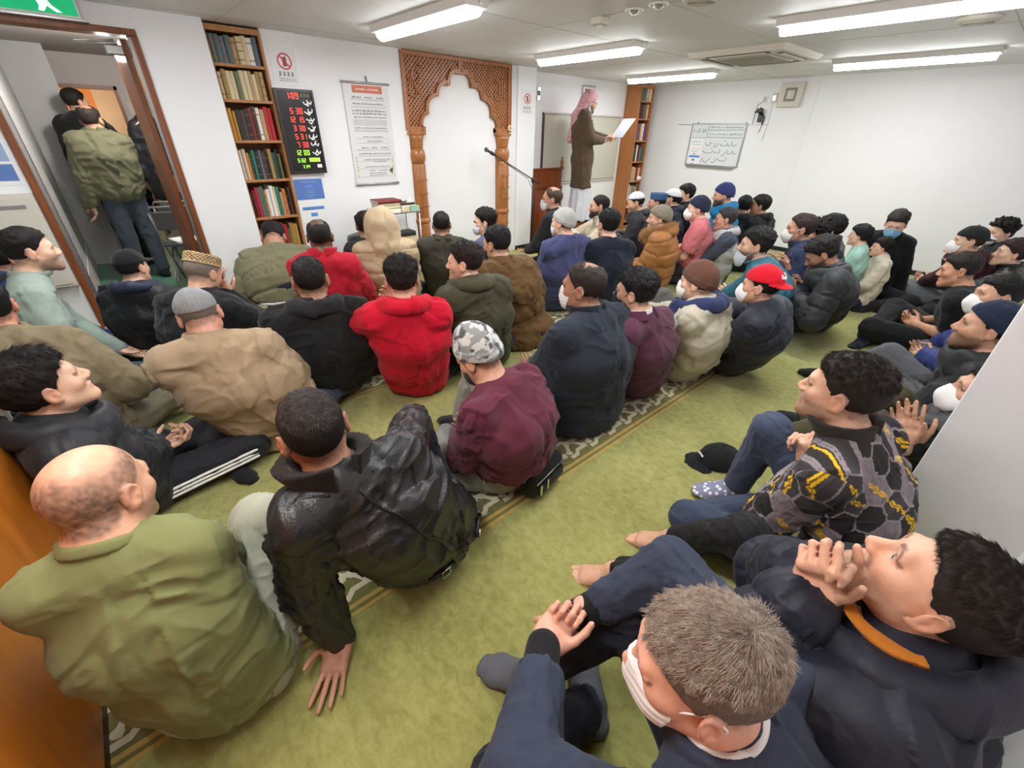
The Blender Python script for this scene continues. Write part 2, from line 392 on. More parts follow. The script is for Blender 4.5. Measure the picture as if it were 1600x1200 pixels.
def dome(name, label, cat, x, y, r, h, mat, mats=None):
    t = thing(name, label, cat, (x, y, ZC))
    bm = bmesh.new(); add_lathe(bm, [(r, 0.0), (r, -h*0.3), (r*0.93, -h*0.7), (r*0.8, -h)], (0, 0, 0), 32); bm_obj('cover', bm, mat, t)
    bm = bmesh.new()
    for k in range(5): add_lathe(bm, [(r*(0.2+0.13*k), -h), (r*(0.2+0.13*k), -h-0.003), (r*(0.2+0.13*k)-0.006, -h-0.003), (r*(0.2+0.13*k)-0.006, -h)], (0, 0, 0), 28)
    bm_obj('ribs', bm, mat, t); return t
dome('ceiling_grille', 'round beige ceiling grille near the top centre of the ceiling', 'ceiling grille', 3.05, 1.78, 0.115, 0.03, M_CREAM)
dome('ceiling_grille', 'round beige ceiling grille between the two right-hand lights', 'ceiling grille', 4.80, 0.73, 0.125, 0.03, M_CREAM)
for i, (x, y) in enumerate(((3.05, 2.26), (3.03, 2.06))):
    t = thing('downlight', 'small recessed eyeball spotlight, '+('nearer the arch' if i == 0 else 'nearer the round grille')+' of the two', 'spotlight', (x, y, ZC), 0, 'recessed ceiling spotlights')
    bm = bmesh.new(); add_lathe(bm, [(0.062, 0), (0.062, -0.008), (0.045, -0.010), (0.045, -0.002)], (0, 0, 0), 28); bm_obj('rim', bm, M_WHITE, t)
    bm = bmesh.new(); bmesh.ops.create_uvsphere(bm, u_segments=16, v_segments=10, radius=0.04); bm_obj('eyeball', bm, M_CHROME, t, True, (0, 0, 0.012))
t = thing('smoke_detector', 'small square beige sensor box hanging from the ceiling', 'sensor', (3.07, 2.56, ZC))
box('sensor_body', (-0.05, -0.05, -0.045), (0.05, 0.05, 0), M_CREAM, t, 0.008)
bm = bmesh.new(); add_lathe(bm, [(0.022, -0.045), (0.018, -0.065), (0.006, -0.072)], (0, 0, 0), 16); bm_obj('nozzle', bm, M_WHITE, t)

# ================================================================== bookcases and books
BOOK_COLS = {'grey green': (84, 98, 92), 'cream': (206, 190, 152), 'dark red': (120, 30, 34), 'ochre': (190, 138, 44), 'black': (34, 30, 30), 'dark brown': (66, 44, 34), 'white': (226, 222, 212), 'pale blue': (140, 170, 206), 'bright red': (178, 28, 40), 'olive': (96, 104, 66), 'teal': (38, 112, 96), 'dark green': (30, 74, 58), 'tan': (178, 144, 100), 'orange': (196, 112, 56), 'slate': (92, 104, 116), 'gold brown': (160, 128, 74), 'purple': (112, 50, 110)}
M_PAGES = plain('book_pages', srgb(226, 216, 194), 0.8, var=0.06, nscale=90)
def book_mat(c):
    return plain('cover_'+c.replace(' ', '_'), srgb(*BOOK_COLS[c]), 0.55, var=0.12, nscale=30)
M_GILT = plain('gilt', srgb(120, 98, 60), 0.5, metal=0.3)
BOOK_MESH = {}
def book_mesh(c, t, h, d, bands):
    key = (c, round(t, 3), round(h, 2), round(d, 2), bands)
    if key in BOOK_MESH: return BOOK_MESH[key]
    bm = bmesh.new()                                   # spine toward -Y, thickness along X
    e = 0.0025
    add_box(bm, (0, 0.002, 0), (e, d, h), 0); add_box(bm, (t-e, 0.002, 0), (t, d, h), 0)
    n = 5; pr = [(e*0+t*k/n, -0.006*math.sin(math.pi*k/n)) for k in range(n+1)] + [(t, 0.006), (0, 0.006)]
    add_prism(bm, pr, 0, h, Matrix.Identity(4), 0)
    add_box(bm, (e, 0.006, 0.004), (t-e, d-0.004, h-0.004), 1)
    for k in range(bands):
        z = h*(0.16+0.62*k/max(1, bands-1)); pb = [(x, y-0.0008) for x, y in pr[:n+1]] + [(t, 0.004), (0, 0.004)]
        add_prism(bm, pb, z, z+0.007, Matrix.Identity(4), 2)
    me = bpy.data.meshes.new('book'); bmesh.ops.recalc_face_normals(bm, faces=bm.faces); bm.to_mesh(me); bm.free()
    for m in (book_mat(c), M_PAGES, M_GILT): me.materials.append(m)
    BOOK_MESH[key] = me; return me
def put_book(c, t, h, d, loc, rot, label, group, bands=2):
    o = bpy.data.objects.new('book', book_mesh(c, t, h, d, bands)); COL.objects.link(o)
    o.location = loc; o.rotation_euler = rot
    return tag(o, label, 'book', group)
def bookcase(name, label, X0, X1, Y0, Y1, shelves, top, mat, side_mat, rows, where, rng):
    t = thing(name, label, 'bookcase', ((X0+X1)/2, (Y0+Y1)/2, 0))
    cx, cy = (X0+X1)/2, (Y0+Y1)/2
    th = 0.022
    for s, x in ((-1, X0), (1, X1-th)): box('side_panel', (x-cx, Y0-cy, 0), (x+th-cx, Y1-cy, top), side_mat, t, 0.002)
    box('back_panel', (X0+th-cx, Y1-0.01-cy, 0), (X1-th-cx, Y1-cy, top), mat, t)
    box('top_panel', (X0+th-cx, Y0-cy, top-0.04), (X1-th-cx, Y1-cy, top), mat, t)
    for z in shelves: box('shelf', (X0+th-cx, Y0+0.004-cy, z-th), (X1-th-cx, Y1-0.01-cy, z), mat, t, 0.002)
    box('plinth', (X0+th-cx, Y0+0.01-cy, 0), (X1-th-cx, Y0+0.03-cy, 0.06), mat, t)
    for ri, (z, cols, hmin, hmax, tmin, tmax) in enumerate(rows):
        x = X0+th+0.004; k = 0
        while True:
            c = cols[k % len(cols)]
            tt = round(rng.uniform(tmin, tmax), 3); h = round(rng.uniform(hmin, hmax), 2)
            if x+tt > X1-th-0.004: break
            put_book(c, tt, h, 0.17, (x, Y0+0.025+rng.uniform(0, 0.012), z+0.0005), (0, 0, 0), '%s book on the %s shelf down of the %s, %s from its left' % (c, ORD[ri], where, ORD[min(k, 15)]), 'books in the '+where, rng.choice((0, 0, 0, 2, 3)))
            x += tt+0.0015; k += 1
    return t
rg = random.Random(3)
gt = ['grey green', 'grey green', 'slate', 'grey green', 'tan', 'cream', 'cream', 'white', 'slate', 'gold brown']
cr = ['cream', 'gold brown', 'cream', 'cream', 'olive', 'cream', 'cream', 'tan', 'cream', 'gold brown', 'tan']
r3 = ['ochre', 'ochre', 'black', 'dark brown', 'black', 'dark red', 'dark brown', 'white', 'tan', 'bright red', 'bright red', 'pale blue', 'olive', 'olive']
r4 = ['white', 'cream', 'orange', 'dark green', 'teal', 'black', 'slate', 'dark brown', 'black', 'gold brown', 'dark green', 'black', 'olive', 'cream']
r5 = ['dark brown', 'dark red', 'bright red', 'slate', 'olive', 'tan', 'white', 'white', 'cream', 'teal', 'tan', 'orange', 'black', 'dark brown', 'cream']
r6 = ['tan', 'dark brown', 'dark red', 'black', 'olive', 'dark red', 'teal', 'cream', 'dark red', 'bright red', 'olive', 'gold brown', 'ochre']
bookcase('bookcase', 'tall oak bookcase in the recess at left, filled with books', 1.003, 1.43, 4.862, 5.19, (0.16, 0.46, 0.79, 1.12, 1.44, 1.745, 1.995), 2.245, M_WOODOAK, M_WOODOAK,
    [(1.995, gt, .18, .20, .036, .044), (1.745, cr, .19, .21, .027, .034), (1.44, r3, .22, .26, .022, .034), (1.12, r4, .20, .25, .02, .032), (0.79, r5, .20, .27, .018, .032), (0.46, r6, .2, .26, .02, .03)], 'left bookcase', rg)
bookcase('bookcase', 'tall brown bookcase in the far right corner behind the speaker', 7.08, 7.46, 4.90, 5.19, (0.14, 0.50, 0.82, 1.13, 1.45, 1.77, 2.02), 2.235, M_WOODOAK, wood('bookcase_side', srgb(150, 92, 48), srgb(176, 114, 64), rough=0.45),
    [(2.02, gt, .16, .18, .034, .042), (1.77, ['cream', 'dark brown', 'black', 'dark red', 'dark red', 'slate', 'gold brown'], .19, .21, .03, .04), (1.45, ['purple', 'purple', 'slate', 'dark red', 'tan', 'cream', 'white'], .22, .26, .03, .036), (1.13, ['teal', 'dark green', 'dark green', 'white', 'dark red', 'dark red', 'slate'], .2, .26, .03, .036), (0.82, ['bright red', 'dark red', 'cream', 'tan', 'cream', 'gold brown'], .2, .24, .028, .036), (0.50, ['dark brown', 'white', 'slate', 'cream', 'olive', 'tan'], .2, .26, .028, .036)], 'right bookcase', rg)
t = thing('tissue', 'crumpled white cloth lying on a shelf edge of the right bookcase', 'cloth', (7.40, 4.93, 0.823))
bm = bmesh.new(); bmesh.ops.create_icosphere(bm, subdivisions=3, radius=0.05)
for v in bm.verts: v.co = v.co*(1+0.25*math.sin(v.co.x*90)*math.cos(v.co.y*70+v.co.z*60)); v.co.z = max(-0.03, v.co.z*0.75)
bm_obj('crumpled_cloth', bm, M_PAPER, t, True, (0, 0, 0.03))

# ================================================================== wall pieces
def scribble(bm, x0, y, x1, h, M, mi, rg, wpx=0.35, z=0.0022):
    """a line of small joined strokes, like a line of cursive print too small to read"""
    x = x0
    while x < x1:
        wl = rg.uniform(0.8, 2.6)*h
        xe = min(x1, x+wl)
        add_prism(bm, rect(x, y, xe, y+h*wpx), z-0.0012, z, M, mi)
        k = x
        while k < xe-h*0.2:
            if rg.random() < 0.6:
                hh = rg.uniform(0.5, 1.0)*h; add_prism(bm, rect(k, y, k+h*0.18, y+hh), z-0.0012, z, M, mi)
            if rg.random() < 0.3: add_prism(bm, rect(k, y-h*0.4, k+h*0.25, y-h*0.2), z-0.0012, z, M, mi)
            k += h*0.45
        x = xe+h*0.5
def stroke(bm, pts, w, M, mi, z0=0.001, z1=0.0024):
    for (a, b) in zip(pts[:-1], pts[1:]):
        a = Vector(a); b = Vector(b); d = b-a
        if d.length < 1e-6: continue
        d.normalize(); n = Vector((-d.y, d.x))*w*0.5; a2 = a-d*w*0.3; b2 = b+d*w*0.3
        add_prism(bm, [tuple(a2-n), tuple(b2-n), tuple(b2+n), tuple(a2+n)], z0, z1, M, mi)
def curve_pts(ctrl, n=8):
    out = []
    P = [Vector(c) for c in ctrl]; P = [P[0]*2-P[1]]+P+[P[-1]*2-P[-2]]
    for i in range(1, len(P)-2):
        for k in range(n):
            t = k/n; p0, p1, p2, p3 = P[i-1:i+3]
            out.append(0.5*((2*p1)+(p2-p0)*t+(2*p0-5*p1+4*p2-p3)*t*t+(3*p1-p0-3*p2+p3)*t**3))
    out.append(P[-2]); return [(p.x, p.y) for p in out]
def text_obj(name, s, size, mat, parent, M, ext=0.0008, align='LEFT', shear=0.0):
    cu = bpy.data.curves.new(name, 'FONT'); cu.body = s; cu.size = size; cu.extrude = ext; cu.align_x = align; cu.shear = shear
    cu.materials.append(mat); o = bpy.data.objects.new(name, cu); link(o, parent); o.matrix_local = M; return o
M_SIGNRED = plain('sign_red', srgb(206, 60, 74), 0.6)
M_PGREY = plain('print_grey', srgb(96, 96, 100), 0.7)
def no_phone(label, x, y, z0, z1, w_):
    t = thing('notice', label, 'notice', (x, y, z0)); H_ = z1-z0
    M = Matrix(((1, 0, 0, 0), (0, 0, -1, 0), (0, 1, 0, 0), (0, 0, 0, 1)))
    bm = bmesh.new(); add_prism(bm, rect(-w_/2, 0, w_/2, H_), 0, 0.003, M); bm_obj('sheet', bm, M_PAPER, t)
    bm = bmesh.new(); add_prism(bm, rect(-w_/2+.012, 0.012, w_/2-.012, H_-.02), 0.003, 0.0036, M); bm_obj('inner_sheet', bm, plain('inner_paper', (0.78, 0.78, 0.775, 1), 0.7), t)
    bm = bmesh.new(); cy, r = H_*0.60, w_*0.27; n = 36
    for k in range(n):
        a, b_ = 2*math.pi*k/n, 2*math.pi*(k+1)/n
        add_prism(bm, [(r*math.cos(a), cy+r*math.sin(a)), (r*math.cos(b_), cy+r*math.sin(b_)), (r*.82*math.cos(b_), cy+r*.82*math.sin(b_)), (r*.82*math.cos(a), cy+r*.82*math.sin(a))][::-1], 0.0036, 0.005, M)
    stroke(bm, [(-r*.64, cy+r*.64), (r*.64, cy-r*.64)], r*0.16, M, 0, 0.0036, 0.0052)
    bm_obj('prohibition_ring', bm, M_SIGNRED, t)
    bm = bmesh.new(); add_prism(bm, rect(-r*.28, cy-r*.6, r*.28, cy+r*.5), 0.0036, 0.0044, M); stroke(bm, [(r*.18, cy+r*.5), (r*.18, cy+r*.72)], r*0.1, M, 0, 0.0036, 0.0044); bm_obj('phone_symbol', bm, plain('symbol_grey', srgb(150, 84, 92), 0.7), t)
    bm = bmesh.new()
    for k in range(4):                                  # a row of four stacked character blocks
        x0 = -w_*.30+k*w_*.155
        for (dx, dy, sw, sh) in ((0, .028, .022, .005), (.004, .018, .014, .005), (0, .010, .022, .004), (.009, .0, .005, .034), (.0, .0, .004, .012)): add_prism(bm, rect(x0+dx, H_*.22+dy, x0+dx+sw*w_/.22, H_*.22+dy+sh), 0.0036, 0.0046, M)
    r_ = random.Random(5)
    for yy in (H_*.155, H_*.105): scribble(bm, -w_*.32, yy, w_*.34, 0.008, M, 0, r_, z=0.0046)
    bm_obj('print', bm, M_PGREY, t)
no_phone('white no-phones notice taped above the digital prayer clock', 1.588, 4.8835, 1.875, 2.165, 0.225)
no_phone('white no-phones notice on the white pillar beside the arch', 4.582, 4.9235, 1.735, 2.04, 0.215)

# ---- digital prayer-time clock
t = thing('prayer_clock', 'tall black digital prayer clock with red and green digits', 'clock', (1.60, 4.87, 1.157))
W_, H_ = 0.345, 0.69
M = Matrix(((1, 0, 0, 0), (0, 0, -1, 0), (0, 1, 0, 0), (0, 0, 0, 1)))
bm = bmesh.new(); add_prism(bm, rect(-W_/2+.02, 0.02, W_/2-.02, H_-.02), 0.0, 0.022, M); bm_obj('face', bm, plain('clock_face', (0.012, 0.010, 0.010, 1), 0.25), t)
bm = bmesh.new()
for r_ in (rect(-W_/2, 0, W_/2, .022), rect(-W_/2, H_-.022, W_/2, H_), rect(-W_/2, .022, -W_/2+.024, H_-.022), rect(W_/2-.018, .022, W_/2, H_-.022)): add_prism(bm, r_, -0.015, 0.032, M)
bm_obj('frame', bm, plain('clock_frame', (0.02, 0.019, 0.019, 1), 0.3), t)
SEG = {'0': 'abcdef', '1': 'bc', '2': 'abged', '3': 'abgcd', '4': 'fgbc', '5': 'afgcd', '6': 'afgedc', '7': 'abc', '8': 'abcdefg', '9': 'abcdfg'}
def seg_digit(bm, ch, x, y, w, h, M, tk):
    z0, z1 = 0.022, 0.0245
    S_ = {'a': rect(x, y+h-tk, x+w, y+h), 'd': rect(x, y, x+w, y+tk), 'g': rect(x, y+h/2-tk/2, x+w, y+h/2+tk/2), 'f': rect(x, y+h/2, x+tk, y+h), 'e': rect(x, y, x+tk, y+h/2), 'b': rect(x+w-tk, y+h/2, x+w, y+h), 'c': rect(x+w-tk, y, x+w, y+h/2)}
    for s in SEG.get(ch, ''): add_prism(bm, S_[s], z0, z1, M)
def seg_text(s, x, y, h, mat):
    w = h*0.50; tk = h*0.125
    for ch in s:
        if ch == ' ': x += w*0.75; continue
        bm = bmesh.new()
        if ch == ':':
            for yy in (y+h*.25, y+h*.65): add_prism(bm, rect(x-tk*.2, yy, x+tk*.8, yy+tk), 0.022, 0.0245, M)
            bm_obj('colon', bm, mat, t); x += tk*1.8; continue
        seg_digit(bm, ch, x, y, w, h, M, tk); bm_obj('digit', bm, mat, t); x += w*1.45
M_LEDR = emit('led_red', (1.0, 0.05, 0.03, 1), 1.5); M_LEDG = emit('led_green', (0.40, 1.0, 0.05, 1), .9); M_CLKW = plain('clock_print', (0.9, 0.9, 0.9, 1), 0.6)
rows = [('1:09', -0.070, 0.925, 0.048, 0), ('5 30', -0.062, 0.755, 0.047, 0), ('12 15', -0.085, 0.655, 0.044, 0), ('3 30', -0.060, 0.555, 0.044, 0), ('5 31', -0.060, 0.455, 0.044, 0), ('7 30', -0.058, 0.358, 0.044, 0), ('12 00', -0.090, 0.262, 0.042, 1), ('5:32', -0.085, 0.165, 0.034, 1), ('3 04', -0.045, 0.088, 0.027, 1)]
for s, x, fy, h, g in rows: seg_text(s, x, fy*H_-h*0.5, h, M_LEDG if g else M_LEDR)
bm = bmesh.new()
for k in range(5): add_prism(bm, rect(0.026+k*0.021, .147*H_, 0.026+k*0.021+.016, .147*H_+.034), 0.022, 0.0245, M)
bm_obj('green_characters', bm, M_LEDG, t)
rr = random.Random(11)
for fy in (0.845, 0.745, 0.645, 0.548, 0.452, 0.358, 0.262):          # prayer names in white cursive
    y = fy*H_; x0 = 0.080+rr.uniform(-.006, .004); bm = bmesh.new()
    j = lambda: rr.uniform(-.008, .008)
    stroke(bm, curve_pts([(x0+.064, y+.016+j()), (x0+.050+j(), y-.002+j()), (x0+.034+j(), y+.006+j()), (x0+.018, y-.004+j()), (x0-.004, y+j()), (x0-.008, y+.010+j())]), 0.009, M, 0, 0.022, 0.0255)
    stroke(bm, [(x0+.02+rr.uniform(0, .03), y+.002), (x0+.02+rr.uniform(0, .03), y+.024)], 0.008, M, 0, 0.022, 0.0255)
    if rr.random() < .7: stroke(bm, curve_pts([(x0+.045+j(), y-.008), (x0+.03, y-.020+j()*.5), (x0+.012, y-.014+j())]), 0.009, M, 0, 0.022, 0.0255)
    else: stroke(bm, [(x0+.03, y+.026), (x0+.042, y+.030)], .008, M, 0, .022, .0255)
    bm_obj('printed_name', bm, M_CLKW, t)
bm = bmesh.new()
add_prism(bm, rect(0.092, .072*H_, 0.135, .115*H_), 0.022, 0.0235, M)
bm_obj('small_plate', bm, M_CLKW, t)
bm = bmesh.new()
for xx in (0.055, 0.085, 0.09+.025): add_prism(bm, rect(xx, .915*H_, xx+.016, .955*H_), 0.022, 0.0235, M)
bm_obj('dim_digits', bm, plain('dim_led', (0.16, 0.14, 0.02, 1), 0.5), t)

# ---- blue and white notices under the clock
def sheet(name, label, cat, x, y, z0, z1, w_, mat, blocks, lines, M0=None):
    t = thing(name, label, cat, (x, y, z0), 0); H_ = z1-z0
    M = M0 or Matrix(((1, 0, 0, 0), (0, 0, -1, 0), (0, 1, 0, 0), (0, 0, 0, 1)))
    bm = bmesh.new(); add_prism(bm, rect(-w_/2, 0, w_/2, H_), 0.0, 0.002, M); bm_obj('sheet', bm, mat, t)
    for (x0, y0, x1, y1, m) in blocks:
        bm = bmesh.new(); add_prism(bm, rect(x0*w_-w_/2, y0*H_, x1*w_-w_/2, y1*H_), 0.002, 0.003, M); bm_obj('printed_block', bm, m, t)
    if lines:
        bm = bmesh.new(); r_ = random.Random(len(label))
        for (x0, yy, x1, h) in lines: scribble(bm, x0*w_-w_/2, yy*H_, x1*w_-w_/2, h, M, 0, r_, z=0.0038)
        bm_obj('print', bm, plain('pale_print', srgb(188, 204, 232), 0.7) if mat is not M_PAPER else M_PGREY, t)
    return t
M_BLUESHEET = plain('blue_sheet', srgb(84, 122, 190), 0.6); M_BLUEPRINT = plain('blue_print', srgb(78, 140, 208), 0.6)
sheet('notice', 'blue notice sheet directly below the digital clock', 'notice', 1.578, 4.883, 0.918, 1.105, 0.275, M_BLUESHEET, [], [(.25, .86, .8, .008), (.38, .68, .62, .006), (.36, .6, .64, .006), (.38, .42, .62, .006), (.36, .34, .64, .006), (.34, .2, .68, .006), (.4, .12, .6, .006)])
sheet('notice', 'white notice sheet with blue bars, lowest under the clock', 'notice', 1.578, 4.883, 0.70, 0.912, 0.28, M_PAPER, [(.12, .56, .90, .70, M_BLUEPRINT), (.38, .26, .62, .42, M_BLUEPRINT)], [(.16, .595, .86, .008)])

# ---- hanging scroll
t = thing('wall_scroll', 'hanging white scroll with an orange heading and dense writing', 'wall scroll', (2.33, 4.895, 1.025)); W_, H_ = 0.485, 0.915
bm = bmesh.new(); add_prism(bm, rect(-W_/2, 0, W_/2, H_), 0.0, 0.003, M); bm_obj('banner', bm, plain('scroll_cloth', (0.70, 0.71, 0.70, 1), 0.75, var=0.03), t)
for z in (0.0, H_):
    bm = bmesh.new(); add_tube(bm, [(-W_/2-.012, -.006, z), (W_/2+.012, -.006, z)], 0.011); bm_obj('rod', bm, M_METAL, t)
bm = bmesh.new(); add_tube(bm, [(0.02, -.004, H_+.01), (0.012, -.004, H_+.06)], 0.005); bm_obj('cord', bm, M_BLACK, t)
bm = bmesh.new(); add_prism(bm, rect(-.15, H_-.085, .17, H_-.022), .003, .004, M); bm_obj('heading_block', bm, plain('terracotta_print', srgb(206, 118, 92), 0.7), t)
bm = bmesh.new(); rr = random.Random(2)
scribble(bm, -.11, H_-.058, .13, .016, M, 0, rr, z=.005)
bm_obj('heading_print', bm, M_PAPER, t)
bm = bmesh.new()
for (yy, x0, x1, h) in ((.79, -.16, -.06, .014), (.79, -.03, .06, .014), (.79, .10, .18, .014), (.735, -.16, .17, .014), (.675, -.18, .20, .016), (.65, -.18, .20, .016), (.62, -.17, .19, .014), (.525, -.18, .19, .013), (.445, -.10, .13, .012), (.405, -.06, .12, .012), (.345, -.13, -.05, .013), (.345, -.02, .05, .013), (.345, .09, .18, .013), (.29, -.17, .20, .013), (.235, -.12, .18, .011), (.215, -.02, .14, .010), (.165, -.12, .17, .010), (.13, -.08, .0, .009), (.13, .03, .14, .009), (.105, -.08, .12, .009), (.085, -.08, .12, .009)): scribble(bm, x0, yy, x1, h, M, 0, rr, z=.0045)
bm_obj('bold_print', bm, M_PGREY, t)
bm = bmesh.new()
for yy in (.775, .77, .715, .705, .6, .592, .584, .576, .568, .56, .552, .51, .502, .494, .43, .39, .33, .322, .275, .267, .222, .15, .07): scribble(bm, -.18, yy, .19, .0045, M, 0, rr, z=.0042)
bm_obj('fine_print', bm, plain('fine_print', srgb(160, 162, 164), 0.7), t)
bm = bmesh.new(); add_prism(bm, [(.15, .13), (.20, .16), (.19, .09)], .003, .0042, M); bm_obj('corner_emblem', bm, plain('emblem_dark', srgb(92, 84, 70), 0.7), t)
bm = bmesh.new()
for k in range(7):
    for s in (-1, 1): add_prism(bm, [(s*(.205+.012*math.sin(k*2)), .06+k*.03), (s*.218, .075+k*.03), (s*(.20+.008*math.cos(k)), .09+k*.03)][::s], .003, .0042, M)
bm_obj('flower_border', bm, plain('flower_gold', srgb(196, 180, 120), 0.7), t)

# ---- green running-man exit sign over the doorway
t = thing('exit_sign', 'green and white running-man exit sign above the doorway', 'exit sign', (0.07, 4.68, 2.142))
box('lightbox', (-.20, 0, 0), (.20, .095, .115), M_WHITE, t, 0.004)
box('ledge', (-.21, -0.012, -0.012), (.235, .095, -0.002), M_METAL, t)
M_EXITG = emit('exit_green', srgb(0, 176, 112), 0.55); M_EXITW = emit('exit_white', (0.85, 0.95, 0.92, 1), 0.6)
bm = bmesh.new(); add_prism(bm, rect(-.19, .014, .19, .11), .0, .003, M); bm_obj('green_face', bm, M_EXITG, t)
bm = bmesh.new(); add_prism(bm, [(-.005, .11), (.045, .11), (.075, .055), (.115, .022), (.085, .022), (.05, .05), (.035, .03), (.028, .022), (.0, .022), (.012, .05)][::-1], .003, .0045, M); bm_obj('running_figure', bm, M_EXITW, t)
bm = bmesh.new(); rr = random.Random(4); scribble(bm, .115, .055, .165, .008, M, 0, rr, z=.0045); bm_obj('small_print', bm, plain('exit_print', srgb(120, 210, 176), 0.6), t)

# ---- left of the doorway: blue posters and a beige letterbox cabinet
for k, (z0, z1) in enumerate(((1.165, 1.60),)):
    sheet('poster', 'blue and white photo poster left of the doorway', 'poster', -0.545, 4.779, z0, z1, 0.30, M_PAPER, [(.05, .06, .95, .30, plain('poster_blue', srgb(92, 124, 186), 0.6)), (.05, .34, .95, .62, plain('poster_sky', srgb(150, 172, 206), 0.6)), (.05, .70, .7, .74, M_PGREY)], None)
t = thing('wall_cabinet', 'beige steel letterbox cabinet at the left edge beside the doorway', 'cabinet', (-0.58, 4.70, 0.45))
box('cabinet_body', (-.2, 0, 0), (.2, .078, .66), M_CREAM, t, 0.006)
for k in range(2):
    box('door', (-.18, -.008, .02+.32*k), (.18, 0, .02+.32*k+.30), M_CREAM, t, 0.004)
    box('slot', (-.10, -.012, .25+.32*k), (.14, -.008, .275+.32*k), M_METAL, t)
bm = bmesh.new(); add_lathe(bm, [(.012, 0), (.010, .014)], (0, 0, 0), 14, axis='Y'); bm_obj('lock', bm, M_CHROME, t, loc=(.14, -.024, .42))

# ================================================================== carved arch (mihrab)
t = thing('mihrab_arch', 'carved wooden prayer-niche arch with lattice and turned columns', 'carved arch', (3.515, 4.955, 0))
XW = 0.768
MY = lambda y: Matrix(((1, 0, 0, 0), (0, 0, -1, y), (0, 1, 0, 0), (0, 0, 0, 1)))
# scalloped opening, right half from the apex down, in metres relative to the arch centre
def lobes():
    keys = [(0.0, 2.100), (0.165, 2.005), (0.345, 1.895), (0.475, 1.715), (0.535, 1.615)]
    out = [(0.0, 2.115)]
    cps = [((0.0, 2.10), (0.155, 1.985), 0.062), ((0.155, 1.985), (0.315, 1.875), 0.055), ((0.315, 1.875), (0.455, 1.70), 0.058), ((0.455, 1.70), (0.545, 1.59), 0.03)]
    for (a, b, bul) in cps:
        a = Vector(a); b = Vector(b); d = b-a; nrm = Vector((-d.y, d.x)).normalized()
        for k in range(1, 11):
            s = k/10; p = a+d*s+nrm*(bul*math.sin(math.pi*s)); out.append((p.x, p.y))
    out += [(0.515, 1.575), (0.515, 1.535)]
    return out
RL = lobes()
half = [(0.0, 2.252), (0.0, 2.115)]
def half_poly(s):
    p = [(0.0, 2.252)] + RL + [(0.63, 1.535), (0.63, 1.52), (XW, 1.52), (XW, 2.252)]
    p = [(s*x, y) for x, y in p]
    return p
